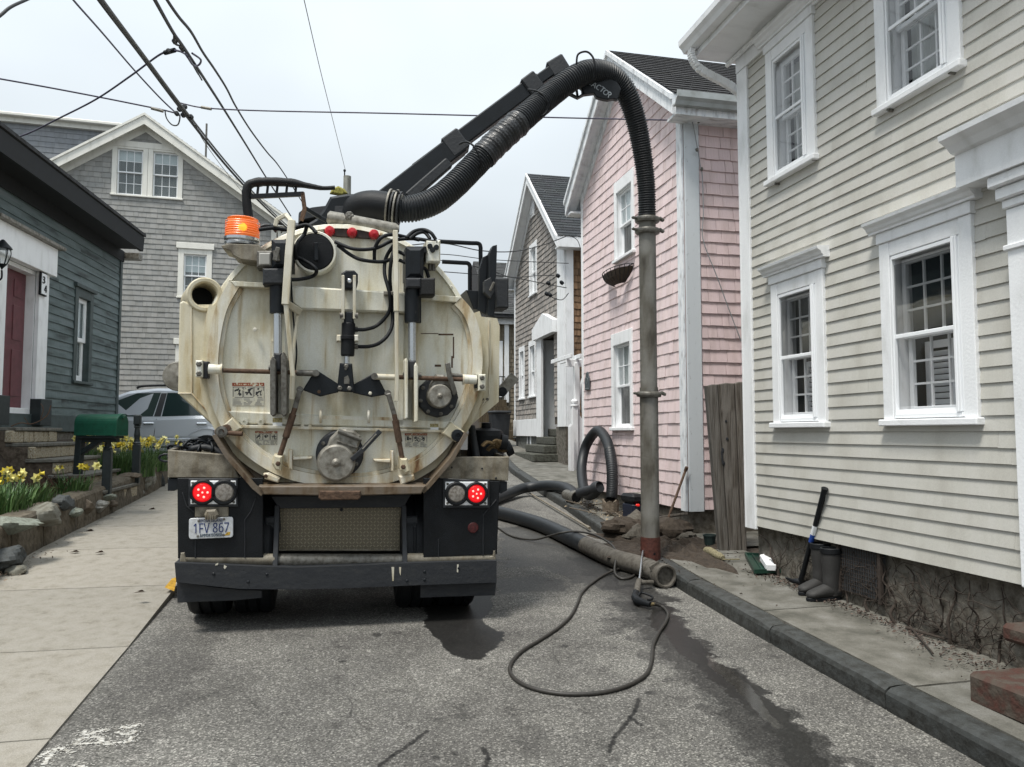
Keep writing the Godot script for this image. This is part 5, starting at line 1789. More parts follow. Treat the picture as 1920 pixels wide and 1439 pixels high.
	bolt(847,877,-0.098,0.008,bk,t); bolt(904,879,-0.098,0.008,bk,t); bolt(930,897,-0.098,0.009,bk,t)
	# ---- tail panels, lamps and plate
	for s in 2:
		var q := [[332,897],[493,897],[493,1046],[333,1048]] if s == 0 else [[794,897],[937,903],[932,1040],[794,1046]]
		var pan := plate("tail_panel",q,-0.120,-0.090,mats["black rubber"],t)
		var w := rbox(357,902,442,946) if s == 0 else rbox(835,904,914,948)
		var fr := rbox(353,898,446,951) if s == 0 else rbox(831,900,918,953)
		plate("lamp_frame",fr,-0.090,-0.065,mats["dusty black"],pan)
		var wp := plate("lamp_plate",w,-0.065,-0.055,mats["white paint"],pan)
		for k in 2:
			var cu: float = [[380,420],[856,893]][s][k]
			var cv := 923.5 if s == 0 else 926.0
			var lit := (s == 0 and k == 0) or (s == 1 and k == 1)
			disc("lamp_ring",tp(cu,cv,-0.052),[Vector2(0.086,-0.02),Vector2(0.086,0.008),Vector2(0.078,0.016),Vector2(0.066,0.016),Vector2(0.064,0.0)],mats["black rubber"],wp)
			if lit:
				var lens := disc("tail_light",tp(cu,cv,-0.052),[Vector2(0.066,0.004),Vector2(0.055,0.014),Vector2(0.0,0.019)],lamp_glow("tail light red",Color(0.75,0.008,0.012),0.5),pan)
				for d in 6:
					var a := TAU * d / 5
					var o := Vector2.ZERO if d == 5 else Vector2(cos(a),sin(a)) * 0.032
					var pc := tp(cu,cv,-0.052)
					disc("light_bead",pc + Vector3(o.x,o.y,0.014),[Vector2(0.009,0.0),Vector2(0.006,0.006),Vector2(0,0.007)],lamp_glow("bead light",Color(1.0,0.42,0.35),0.9),lens,8)
				var li := OmniLight3D.new()
				li.name = "tail_glow"
				li.light_color = Color(1,0.12,0.08)
				li.light_energy = 0.006
				li.light_size = 0.05
				li.omni_range = 20.0
				li.omni_attenuation = 2.0
				li.shadow_enabled = true
				li.position = tp(cu,cv,-0.08)
				t.add_child(li,true)
			else: disc("reverse_lamp",tp(cu,cv,-0.052),[Vector2(0.066,0.004),Vector2(0.055,0.014),Vector2(0.0,0.019)],mat("grey lens",Color(0.33,0.31,0.29),0.25,mats["box grey"].albedo_texture,3.0),pan)
		for k in 4:
			var e: Array = w[k]
			bolt(e[0] + (4 if k in [0,3] else -4),e[1] + (-4 if k < 2 else 4),-0.054,0.01,st,wp)
	var pan_l := t.get_node("tail_panel")
	for l in [[[366,1046,-0.087],[366,1012,-0.087]],[[459,1046,-0.087],[459,975,-0.087],[470,960,-0.087],[479,935,-0.087]],[[342,925,-0.087],[350,950,-0.087],[365,962,-0.087]]]:
		strap("panel_crease",l,0.008,0.006,mats["dusty black"],t)
	for l in [[[822,1044,-0.087],[822,1012,-0.087]],[[906,1042,-0.087],[906,966,-0.087],[930,938,-0.087]]]: strap("panel_crease",l,0.008,0.006,mats["dusty black"],t)
	disc("dull_reflector",tp(887,990,-0.088),[Vector2(0.04,0.0),Vector2(0.034,0.006),Vector2(0,0.008)],mat("old reflector",Color(0.10,0.012,0.014),0.6,texs["crude"],4.0),t,16)
	plate("plate_holder",rbox(365,949,428,970),-0.090,-0.076,mats["box grey"],t)
	b = B.new()
	b.ext(tpoly([[386,957],[404,956],[409,966],[405,974],[385,975],[382,966]],-0.030),-0.076,-0.030,Transform3D(),0.012)
	for k in 5: block(b,tp(384.5 + k * 4.4,968,-0.030).x,tp(386.5 + k * 4.4,968,-0.030).x,tp(390,975,-0.030).y,tp(390,967,-0.030).y,-0.031,-0.022)
	part("plate_lamp",b,mats["box grey"],t)
	number_plate(t)
	# ---- between the panels: dark apron, diamond plate, hitch brackets, posts
	plate("apron",[[507,931],[771,928],[757,952],[523,954]],-0.35,-0.22,mats["dusty black"],t)
	var dp := diamond_plate()
	b = B.new()
	var f2 := tpoly([[523,953],[752,950],[750,1031],[521,1032]],-0.3)
	var L := func(p: Vector2) -> Vector3: return Vector3(p.x,p.y,-0.3)
	b.quad(L.call(f2[3]),L.call(f2[2]),L.call(f2[1]),L.call(f2[0]))
	var dpl := part("tread_plate",b,dp,t)
	plate("plate_edge",rbox(521,1031,751,1034),-0.36,-0.292,mats["box grey"],dpl)
	disc("plate_hole",tp(640,956,-0.298),[Vector2(0.012,0.002),Vector2(0,0.003)],bk,dpl,10)
	plate("chassis_end",[[493,900],[795,900],[795,1046],[493,1046]],-0.7,-0.55,mats["black rubber"],t)
	for s in 2:
		var x: float = [496,757][s]
		plate("hitch_bracket",[[x,970],[x + 27,968],[x + 29,998],[x + 2,1000]],-0.4,-0.2,mats["dusty black"],t,0.01)
		plate("hitch_slot",rbox(x + 6,980,x + 22,985),-0.2,-0.196,bk,t,0.0)
		strap("bumper_post",[[[520,950,-0.24],[757,950,-0.24]][s],[[516,1062,-0.1],[759,1060,-0.1]][s]],0.035,0.05,mats["dusty black"],t)
	# ---- bumper with a pipe on top
	rod("bumper_pipe",[341,1046,-0.13],[515,1050,-0.13],0.042,mats["box grey"],t)
	rod("bumper_pipe",[521,1052,-0.16],[754,1052,-0.16],0.05,mats["dull steel"],t)
	rod("bumper_pipe",[763,1049,-0.13],[922,1046,-0.13],0.042,mats["box grey"],t)
	plate("pipe_clip",[[338,1037],[346,1036],[347,1043],[350,1056],[336,1057]],-0.17,-0.085,mats["box grey"],t,0.006)
	plate("pipe_clip",[[918,1044],[924,1043],[925,1033],[929,1033],[930,1053],[917,1054]],-0.17,-0.085,mats["box grey"],t,0.006)
	var up := [[327,1056],[400,1059],[491,1063],[555,1065],[640,1062],[780,1056],[931,1052]]
	var dn := [[931,1093],[780,1098],[640,1104],[548,1106],[452,1105],[400,1100],[330,1092]]
	plate("bumper",up + dn,-0.05,0.0,mats["dusty black"],t,0.012)
	b = B.new()
	var ua := tpoly(up,-0.02); var ub := tpoly(dn,-0.02)
	for i in ua.size() - 1:
		b.quad(Vector3(ua[i].x,ua[i].y - 0.008,-0.03),Vector3(ua[i + 1].x,ua[i + 1].y - 0.008,-0.03),Vector3(ua[i + 1].x,ua[i + 1].y + 0.004,-0.26),Vector3(ua[i].x,ua[i].y + 0.004,-0.26))
		b.quad(Vector3(ub[i].x,ub[i].y,-0.26),Vector3(ub[i + 1].x,ub[i + 1].y,-0.26),Vector3(ub[i + 1].x,ub[i + 1].y + 0.008,-0.03),Vector3(ub[i].x,ub[i].y + 0.008,-0.03))
	part("bumper_flange",b,mats["dusty black"],t)
	for p in [[400,1077],[465,1092],[500,1078],[763,1090],[796,1073],[796,1088],[860,1066]]: bolt(p[0],p[1],0.002,0.011,bk,t)
	for q in [[[404,1058],[409,1056],[408,1060],[403,1061]],[[420,1060],[425,1063],[421,1068],[419,1065]],[[857,1059],[860,1059],[859,1074],[856.5,1073]],[[734,1064],[739,1064],[738,1090],[735.5,1090]],[[748,1064],[752,1064],[751,1080],[749,1075]]]: plate("paint_drip",q,0.0005,0.0025,mats["ladder white"],t,0.0)
	plate("mud_flap",[[331,1090],[400,1101],[452,1106],[491,1107],[491,1122],[440,1127],[332,1131]],-0.09,-0.07,mats["dusty black"],t)
	plate("mud_flap",[[788,1097],[931,1093],[928,1117],[788,1122]],-0.09,-0.07,mats["dusty black"],t)
	# ---- wheels, axles, frame, cab (mostly hidden)
	for zc in [-0.585,-2.0,-7.6]:
		for s in [-1.0,1.0]:
			for d in (2 if zc > -5 else 1):
				var wc := Vector3(s * (0.89 - d * 0.31),0.455,zc)
				b = B.new()
				b.lathe([Vector2(0.27,-0.13),Vector2(0.37,-0.14),Vector2(0.44,-0.128),Vector2(0.455,-0.105),Vector2(0.456,-0.05),Vector2(0.441,-0.046),Vector2(0.441,-0.03),Vector2(0.456,-0.026),Vector2(0.456,0.026),Vector2(0.441,0.03),Vector2(0.441,0.046),Vector2(0.456,0.05),Vector2(0.455,0.105),Vector2(0.44,0.128),Vector2(0.37,0.14),Vector2(0.27,0.13)],Transform3D(Basis(Vector3(0,1,0),Vector3(1,0,0),Vector3(0,0,-1)),wc),40)
				var wh := part("wheel",b,mats["black rubber"],t)
				b = B.new()
				b.lathe([Vector2(0,-0.05),Vector2(0.12,-0.05),Vector2(0.14,-0.02),Vector2(0.29,0.0),Vector2(0.3,0.12),Vector2(0.3,-0.12)],Transform3D(Basis(Vector3(0,1,0),Vector3(1,0,0),Vector3(0,0,-1)),wc),24)
				part("rim",b,st,wh)
		b = B.new()
		b.cyl(Vector3(-0.9,0.455,zc),Vector3(0.9,0.455,zc),0.08,12)
		part("axle",b,bk,t)
	b = B.new()
	for s in [-0.42,0.42]: b.box(Vector3(s,0.95,-4.5),Vector3(0.09,0.28,7.4),0.01)
	for k in 5: b.box(Vector3(0,0.95,-1.5 - k * 1.5),Vector3(0.74,0.16,0.1))
	part("chassis_frame",b,bk,t)
	b = B.new()
	b.box(Vector3(0,1.95,-7.5),Vector3(2.2,1.7,1.7),0.12)
	b.box(Vector3(0,1.5,-8.9),Vector3(1.7,1.1,1.2),0.15)
	var cab := part("cab",b,cream,t)
	b = B.new()
	b.quad(Vector3(-0.8,2.1,-6.645),Vector3(0.8,2.1,-6.645),Vector3(0.8,2.6,-6.645),Vector3(-0.8,2.6,-6.645))
	part("rear_window",b,mats["window glass"],cab)
	b = B.new()
	b.box(Vector3(0,1.5,-6.0),Vector3(2.2,1.0,0.9),0.05)
	part("pump_housing",b,mats["dusty black"],t)
	# convex mirror far forward on the left
	b = B.new()
	b.lathe([Vector2(0,-0.03),Vector2(0.12,-0.02),Vector2(0.14,0.0),Vector2(0.13,0.02),Vector2(0,0.04)],face_xf(tp(334,706,-2.2)),20)
	part("side_mirror",b,mats["galvanised"],t)
	build_truck_fittings(t,door)

func number_plate(t: Node3D) -> void:
	var ctr := tp(395.5,990.5,-0.068)
	var w := tp(437,990,-0.068).x - tp(354,990,-0.068).x
	var hgt := w * 0.497
	var holder := Node3D.new()
	holder.name = "number_plate"
	holder.transform = Transform3D(Basis(Vector3(0,0,1),deg_to_rad(1.8)),ctr)
	t.add_child(holder)
	var b := B.new()
	var pts := PackedVector2Array()
	for k in 4:
		var cx := (w / 2 - 0.018) * (1 if k in [0,3] else -1)
		var cy := (hgt / 2 - 0.018) * (1 if k < 2 else -1)
		for j in 5:
			var a := PI / 2 * k + PI / 2 * j / 4
			pts.push_back(Vector2(cx + cos(a) * 0.018,cy + sin(a) * 0.018))
	b.ext(pts,-0.006,0.0,Transform3D(),0.003)
	part("plate",b,mat("plate white",Color(0.62,0.64,0.68),0.35,texs["mottle"],3.0),holder)
	for l in [["1FV 867",0.485,-0.002,Color(0.012,0.03,0.14),0.80],["RHODE ISLAND",0.155,0.36,Color(0.02,0.03,0.08),0.54],["APPORTIONED",0.145,-0.345,Color(0.012,0.04,0.07),0.5]]:
		var tm := TextMesh.new()
		tm.text = l[0]
		var f := SystemFont.new()
		f.font_names = PackedStringArray(["Droid Sans"])
		if l[1] < 0.3: f.font_weight = 700
		tm.font = f
		tm.font_size = 64
		tm.pixel_size = 0.001
		tm.depth = 0.002 / 1.0
		var o := part("lettering",tm,mat("plate ink " + l[0].left(1),l[3],0.4),holder)
		var box := tm.get_aabb().size
		var sy: float = hgt * l[1] * (1.0 if l[1] < 0.3 else 0.98) / maxf(box.y,0.001)
		o.scale = Vector3(w * l[4] / maxf(box.x,0.001),sy,1.0)
		o.position = Vector3(0,hgt * l[2],0.0012)
	for p in [[-0.28,0.36],[0.29,0.40],[-0.3,-0.37],[0.28,-0.36]]:
		disc("screw",Vector3(w * p[0] - 0.0,hgt * p[1],0.001),[Vector2(0.009,0),Vector2(0.007,0.004),Vector2(0,0.005)],mats["dull steel"],holder,8)
	b = B.new()
	b.ext(PackedVector2Array([Vector2(0.29 * w,-0.40 * hgt),Vector2(0.42 * w,-0.38 * hgt),Vector2(0.44 * w,-0.22 * hgt),Vector2(0.36 * w,-0.24 * hgt)]),0.0002,0.0012)
	part("sticker",b,mat("sticker yellow",Color(0.6,0.38,0.04),0.6,texs["crude"],6.0),holder)

func diamond_plate() -> StandardMaterial3D:
	var s := 512
	var im := Image.create_empty(s,s,false,Image.FORMAT_L8)
	var data := im.get_data()
	var cell := 32
	for j in s:
		for i in s:
			var cx := i / cell; var cy := j / cell
			var x := (i % cell) / float(cell) - 0.5; var y := (j % cell) / float(cell) - 0.5
			var a := PI / 4 if (cx + cy) % 2 == 0 else -PI / 4
			var p := Vector2(x * cos(a) + y * sin(a),-x * sin(a) + y * cos(a))
			var d := pow(absf(p.x) / 0.56,2.0) + pow(absf(p.y) / 0.2,2.0)
			data[j * s + i] = int(255 * clampf(1.15 - d,0.0,1.0))
	im = Image.create_from_data(s,s,false,Image.FORMAT_L8,data)
	im.convert(Image.FORMAT_RGB8)
	var worn := im.duplicate() as Image           # relief drawn in colour too: lozenges lighter, gaps between them darker
	var wd := worn.get_data()
	for i in wd.size(): wd[i] = int(188 + wd[i] * 0.26)
	worn = Image.create_from_data(s,s,false,Image.FORMAT_RGB8,wd)
	im.bump_map_to_normal_map(3.0)
	var m := StandardMaterial3D.new()
	m.resource_name = "tread plate"
	m.albedo_color = Color(0.33,0.285,0.195).linear_to_srgb()
	m.albedo_texture = ImageTexture.create_from_image(worn)
	m.roughness = 0.45
	m.metallic = 0.15
	m.uv1_scale = Vector3(2.2,0.78,1.0)
	m.normal_enabled = true
	m.normal_texture = ImageTexture.create_from_image(im)
	m.normal_scale = 1.0
	return m

func decal(u0: float,v0: float,u1: float,v1: float,z: float,seed_: int,parent: Node) -> void:   # a worn warning sticker: orange head, pictograms rubbed to blotches
	var w := 128; var h := 96
	var im := Image.create_empty(w,h,false,Image.FORMAT_RGB8)
	im.fill(Color(0.74,0.73,0.68))
	var r := RandomNumberGenerator.new()
	r.seed = seed_
	var ink := Color(0.13,0.13,0.14)
	im.fill_rect(Rect2i(0,0,w,14),Color(0.52,0.20,0.08))
	for k in 13: im.fill_rect(Rect2i(8 + k * 9,4,r.randi_range(4,7),6),Color(0.70,0.62,0.52))
	for c in 3:                                        # three pictogram panels with lines of print below
		var x0 := 3 + c * 42
		im.fill_rect(Rect2i(x0,17,40,46),ink)
		im.fill_rect(Rect2i(x0 + 2,19,36,42),Color(0.72,0.71,0.66))
		for k in 5:
			var p := Vector2(x0 + r.randi_range(8,30),r.randi_range(25,54)); var e := Vector2(x0 + r.randi_range(6,34),r.randi_range(24,58))
			for t in 30:
				var q := p.lerp(e,t / 29.0)
				im.fill_rect(Rect2i(int(q.x) - 2,int(q.y) - 2,5,5),ink)
		im.fill_rect(Rect2i(x0 + r.randi_range(8,24),22,8,8),ink)
		for k in 6: im.fill_rect(Rect2i(x0 + 1,67 + k * 5,r.randi_range(24,38),2),Color(0.28,0.28,0.28))
	var f := FastNoiseLite.new()
	f.seed = seed_; f.frequency = 0.03; f.fractal_octaves = 4
	for j in h:
		for i in w:
			var k := f.get_noise_2d(i,j)
			if k > 0.27: im.set_pixel(i,j,Color(0.77,0.76,0.69))
			elif k > 0.2: im.set_pixel(i,j,im.get_pixel(i,j).lerp(Color(0.72,0.70,0.62),0.5))
	var m := StandardMaterial3D.new()
	m.resource_name = "sticker %d" % seed_
	m.albedo_texture = ImageTexture.create_from_image(im)
	m.roughness = 0.5
	var b := B.new()
	b.quad(tp(u0,v1,z),tp(u1,v1,z),tp(u1,v0,z),tp(u0,v0,z))
	part("warning_sticker",b,m,parent)

func build_truck_fittings(t: Node3D,door: Node3D) -> void:
	var bk: Material = mats["black steel"]
	var st: Material = mats["dull steel"]
	var cream: Material = mats["tank white"]
	var b: B
	# ---- stickers and small fittings on the door
	decal(435,718,495,761,-0.232,3,door)
	decal(478,809,520,835,-0.232,8,door)
	decal(759,813,801,839,-0.232,13,door)
	for q in [rbox(511,784,529,792),rbox(806,795,822,801)]:
		plate("caution_sticker",q,-0.199,-0.1975,mat("old sticker",Color(0.5,0.44,0.22),0.6,texs["crude"],5.0),door,0.0)
	for q in [rbox(511,793,529,799),rbox(807,802,822,808)]: plate("caution_sticker",q,-0.199,-0.1975,mats["white paint"],door,0.0)
	for p in [[458,791],[489,791]]:
		disc("port_cap",tp(p[0],p[1],-0.198),[Vector2(0.026,0),Vector2(0.026,0.02),Vector2(0.01,0.022),Vector2(0.008,0.01),Vector2(0,0.01)],cream,door,18)
	for p in [[567,799],[581,800],[545,437],[478,618],[512,640]]: disc("plug",tp(p[0],p[1],-0.198),[Vector2(0.014,-0.01),Vector2(0.014,0.014),Vector2(0,0.017)],mats["tank rim"],door,10)
	for u in [601.0,691.0]:
		pipe("handle_loop",[[u,770,-0.2],[u,771,-0.15],[u,780,-0.13],[u,790,-0.15],[u,791,-0.2]],0.011,mats["tank rim"],door,4,8)
	plate("stop_bracket",[[540,843],[548,845],[548,882],[541,878]],-0.235,-0.13,mats["tank rim"],door)
	plate("stop_bracket",[[549,857],[585,857],[584,861],[549,863]],-0.235,-0.12,mats["tank rim"],door)
	plate("stop_bracket",[[733,846],[738,846],[738,884],[733,884]],-0.235,-0.13,mats["tank rim"],door)
	plate("stop_bracket",[[700,862],[732,862],[732,868],[702,866]],-0.235,-0.12,mats["tank rim"],door)
	# ---- the two lift cylinders
	for s in 2:
		var k: Array = [[508,448,549,503,492,503,535,533,507,520,533,588,520.5,520,668],[761,462,795,521,761,521,790,540,761,521,790,605,772.5,606,682]][s]
		var head := plate("cylinder_head",rbox(k[0],k[1],k[2],k[3]),-0.3,-0.02,bk,t,0.03)
		plate("cylinder_valve",rbox(k[4],k[5],k[6],k[7]),-0.22,-0.01,mats["dusty black"],t,0.012)
		b = B.new()
		b.tube(PackedVector3Array([tp(k[12],k[9],-0.09),tp(k[12],k[11],-0.09)]),0.055,20)
		part("cylinder_barrel",b,bk,t)
		plate("barrel_guard",rbox(k[8],k[9],k[10],k[11]),-0.16,-0.10 if s else -0.12,bk,t,0.01)
		rod("piston_rod",[k[12],k[11] - 4,-0.09],[k[12],k[14],-0.09],0.030,mats["bright steel"],t,20)
		plate("rod_clevis",rbox(k[12] - 7,k[14] - 6,k[12] + 7,k[14] + 28),-0.13,-0.05,mats["dusty black"],t,0.012)
		rod("clevis_pin",[k[12] - 17,k[14] + 22,-0.09],[k[12] + 17,k[14] + 22,-0.09],0.02,st,t,12)
		for q in ([[[506,676],[511,668],[517,676],[517,776],[511,782],[506,776]],[[526,668],[531,660],[538,676],[538,776],[531,782],[527,776]]] if s == 0 else [[[759,676],[762,671],[765,678],[765,784],[759,786]],[[777,686],[780,680],[784,688],[784,790],[777,792]]]):
			plate("lug_plate",q,-0.22,0.0,mats["dull steel"] if s == 0 else cream,door,0.006)
	rod("hose_nipple",[516,470,0.0],[520,490,0.0],0.02,st,t,8)
	strap("valve_lever",[[521,465,0.02],[515,488,0.02]],0.03,0.02,st,t)
	strap("valve_lever",[[776,560,-0.05],[777,588,-0.05]],0.026,0.02,st,t)
	strap("valve_lever",[[519,560,-0.05],[520,580,-0.05]],0.03,0.02,st,t)
	# control box, speckled connector, corner light, work lamp, round cover
	var cb := plate("control_box",rbox(799,450,826,492),-0.35,-0.08,cream,t,0.012)
	for p in [[806,462],[818,464],[811,469]]: disc("gauge",tp(p[0],p[1],-0.078),[Vector2(0.02,0),Vector2(0.018,0.012),Vector2(0,0.013)],bk,cb,14)
	for u in [806.0,813.0]: rod("cable_gland",[u,492,-0.15],[u,508,-0.15],0.014,st,cb,8)
	plate("control_bracket",[[762,462],[800,462],[800,474],[766,476]],-0.3,-0.05,mats["black rubber"],t)
	plate("connector_block",rbox(787,521,816,554),-0.3,-0.02,mat("speckled black",Color(0.10,0.10,0.10),0.6,tex("spots",61,0.09,3,[Color(0.1,0.1,0.1),Color(0.12,0.12,0.12),Color(0.2,0.2,0.2),Color(1,1,1)],Vector2.ONE,0.2,256),4.0),t,0.012)
	var wl := plate("work_lamp",rbox(481,470,511,501),-0.22,-0.04,mats["dull steel"],t,0.012)
	plate("lamp_lens",rbox(485,474,507,497),-0.04,-0.03,mat("frosted lens",Color(0.36,0.35,0.32),0.3),wl,0.008)
	var cc := tp(590,473,-0.2)
	disc("round_cover",cc,[Vector2(0.155,-0.12),Vector2(0.155,0.0),Vector2(0.148,0.012),Vector2(0.135,0.012),Vector2(0.133,0.0)],cream,t,36)
	var rc := disc("cover_face",cc,[Vector2(0.133,0.002),Vector2(0.125,0.014),Vector2(0,0.02)],mats["black rubber"],t,36)
	strap("cover_latch",[[592,456,-0.16],[593,488,-0.16]],0.03,0.022,bk,rc)
	# beacon on its shelf
	var bx := tp(453.5,452,-0.25)
	b = B.new()
	b.ext(tpoly([[414,461],[430,457],[482,459],[500,470],[500,480],[482,490],[450,486],[436,478],[432,470],[418,466]],-0.12),-0.42,-0.12,Transform3D(),0.004)
	part("beacon_shelf",b,mats["box grey"],t)
	b = B.new()
	b.lathe([Vector2(0,-0.035),Vector2(0.118,-0.035),Vector2(0.12,-0.02),Vector2(0.112,-0.01),Vector2(0.122,0.0),Vector2(0.122,0.018),Vector2(0.112,0.024),Vector2(0,0.024)],Transform3D(Basis(),bx),36)
	part("beacon_base",b,mats["bright steel"],t)
	b = B.new()
	var prof := []
	for i in 9: prof.push_back(Vector2(0.116 - 0.0009 * i * i * 0.3,0.024 + 0.014 * i))
	prof.append_array([Vector2(0.106,0.155),Vector2(0.09,0.163),Vector2(0,0.166)])
	b.lathe(prof,Transform3D(Basis(),bx),40)
	var om := lamp_glow("beacon light",Color(0.85,0.17,0.008),0.2)
	om.clearcoat_enabled = true
	var bl := part("beacon_light",b,om,t)
	for i in 7:
		b = B.new()
		b.lathe([Vector2(0.1165,0.03 + i * 0.016),Vector2(0.119,0.034 + i * 0.016),Vector2(0.1165,0.038 + i * 0.016)],Transform3D(Basis(),bx),40)
		part("lens_rib",b,om,bl)
	b = B.new()
	b.lathe([Vector2(0.0,0.02),Vector2(0.035,0.03),Vector2(0.03,0.05),Vector2(0,0.055)],face_xf(bx + Vector3(0.012,0.075,0.066)),12)
	part("lamp_reflector",b,lamp_glow("beacon light core",Color(1.0,0.42,0.03),0.6),bl)
	# ---- middle cylinder, latch bracket and wings
	plate("top_bracket",[[640,512],[648,507],[664,507],[671,514],[671,530],[667,542],[643,542],[639,530]],-0.25,-0.08,bk,door,0.01)
	bolt(655,527,-0.078,0.018,mats["bright steel"],door)
	for u in [643.0,664.5]:
		strap("link_bar",[[u,518,-0.07],[u,598,-0.07]],0.022,0.05,mats["ladder white"],door)
	for u in [640.0,668.0]: rod("link_bolt",[u - 3,592,-0.06],[u + 3,592,-0.06],0.022,st,door,10)
	plate("rod_eye",[[646,584],[662,584],[664,607],[644,607]],-0.16,-0.06,bk,door,0.012)
	b = B.new()
	b.lathe([Vector2(0,-0.13),Vector2(0.044,-0.13),Vector2(0.048,-0.12),Vector2(0.048,-0.015),Vector2(0.058,-0.01),Vector2(0.058,0.012),Vector2(0.048,0.017),Vector2(0.048,0.1),Vector2(0.043,0.108),Vector2(0,0.108)],Transform3D(Basis(),tp(652.5,634,-0.1)),24)
	part("latch_cylinder",b,mats["black rubber"],door)
	rod("trunnion",[632,633,-0.1],[672,634,-0.1],0.018,mats["tank rim"],door,10)
	for u in [635.0,668.0]: plate("trunnion_block",rbox(u - 4,628,u + 4,640),-0.2,-0.06,mats["tank rim"],door,0.006)
	rod("latch_rod",[650,660,-0.1],[650,684,-0.1],0.02,mats["bright steel"],door,14)
	plate("latch_bracket",[[637,681],[660,682],[665,736],[631,734]],-0.2,-0.05,bk,door,0.008)
	plate("bracket_slot",[[645,708],[652,704],[655,711],[655,720],[645,720]],-0.05,-0.046,st,door,0.0)
	bolt(649,687,-0.048,0.018,st,door); bolt(637,728,-0.046,0.018,st,door); bolt(655,729,-0.046,0.018,st,door); bolt(648,692,-0.048,0.01,st,door)
	var wl2 := plate("latch_wing",[[567,732],[590,695],[598,697],[634,720],[634,736],[600,744]],-0.16,-0.10,bk,door,0.006)
	var wr := plate("latch_wing",[[663,721],[700,700],[706,702],[719,727],[727,740],[697,745],[662,737]],-0.16,-0.10,bk,door,0.006)
	for p in [[598,735],[635,729]]: bolt(p[0],p[1],-0.098,0.014,mats["rust"],wl2)
	bolt(694,738,-0.098,0.014,mats["ladder white"],wr)
	for p in [[592,700],[702,706],[562,731],[727,738]]: rod("pivot_pin",[p[0],p[1],-0.16],[p[0],p[1],-0.055],0.024,st,door,14)
	# cross rods, collars, clamps
	rod("cross_rod",[415,695,-0.09],[592,700,-0.09],0.016,mats["rust"],door,12)
	rod("cross_rod_sleeve",[556,699.5,-0.09],[592,700.5,-0.09],0.022,st,door,12)
	rod("cross_rod",[702,706,-0.09],[872,712,-0.09],0.016,mats["rust"],door,12)
	rod("cross_rod_sleeve",[702,706.5,-0.09],[740,708,-0.09],0.022,mats["ladder white"],door,12)
	for s in 2:
		var a: Array = [[391,692],[868,711]][s]
		rod("rod_collar",[a[0],a[1],-0.1],[a[0] + 25,a[1] + 1.5,-0.1],0.034,mats["tank white"],t,16)
		rod("collar_nut",[a[0] + (23 if s == 0 else -1),a[1] + 1,-0.1],[a[0] + (26 if s == 0 else 2),a[1] + 1,-0.1],0.04,mats["tank rim"],t,10)
		var q := rbox(366,676,379,707) if s == 0 else rbox(897,702,911,733)
		var cl := plate("rod_clamp",q,-0.33,-0.06,mats["tank white"],t,0.008)
		var x: float = [372.5,904][s]
		for v in ([683.0,701.0] if s == 0 else [709.0,725.0]): bolt(x,v,-0.058,0.02,mats["dull steel"],cl)
		plate("clamp_spacer",rbox(379,678,390,710) if s == 0 else rbox(891,703,897,728),-0.33,-0.1,mats["dusty black"],t,0.006)
	# diagonal turnbuckles
	for s in 2:
		var k: Array = [[562,732,553,765,521,866],[728,739,739,777,756,872]][s]
		strap("turnbuckle",[[k[0],k[1],-0.05],[k[2],k[3],-0.06]],0.034,0.03,mats["dull steel"],door)
		rod("tension_rod",[k[2],k[3],-0.06],[k[4],k[5],-0.08],0.018,mats["rust"],door,12)
		rod("tension_sleeve",[lerpf(k[2],k[4],0.12),lerpf(k[3],k[5],0.12),-0.06],[lerpf(k[2],k[4],0.55),lerpf(k[3],k[5],0.55),-0.07],0.024,mats["rust"],door,12)
		var q := [[513,853],[529,856],[526,884],[516,882],[509,870]] if s == 0 else [[750,860],[764,860],[770,884],[760,890],[751,882]]
		var cv := plate("rod_anchor",q,-0.24,-0.03,mats["tank cream"],door,0.012)
		bolt(k[4],k[5] + 4,-0.028,0.018,mats["rust"],cv)
	# corner clamps and bottom clips
	var c1 := plate("corner_clamp",[[407,808],[435,783],[453,803],[425,820]],-0.3,-0.10,mats["tank cream"],t,0.008)
	rod("clamp_screw",[403,810,-0.09],[454,814,-0.05],0.017,mats["rust"],c1,10)
	disc("clamp_nut",tp(415,810,-0.06),[Vector2(0.04,-0.03),Vector2(0.04,0.01),Vector2(0.02,0.014),Vector2(0.018,0),Vector2(0,0)],st,c1,12)
	disc("clamp_nut",tp(424,804,-0.07),[Vector2(0.03,-0.03),Vector2(0.03,0.01),Vector2(0,0.014)],mats["rust"],c1,8)
	var c2 := plate("corner_clamp",[[829,813],[846,792],[871,810],[855,830]],-0.3,-0.10,mats["tank cream"],t,0.008)
	disc("clamp_nut",tp(858,817,-0.07),[Vector2(0.045,-0.03),Vector2(0.045,0.01),Vector2(0.02,0.014),Vector2(0.018,0),Vector2(0,0)],bk,c2,12)
	rod("clamp_screw",[858,826,-0.15],[859,856,-0.3],0.018,st,c2,10)
	plate("bottom_clip",[[493,889],[503,888],[524,898],[521,906],[496,899]],-0.3,-0.09,mats["tank rim"],t,0.008)
	bolt(498,893,-0.088,0.014,mats["rust"],t)
	plate("bottom_clip",[[748,894],[776,891],[778,900],[752,910]],-0.3,-0.09,mats["tank rim"],t,0.008)
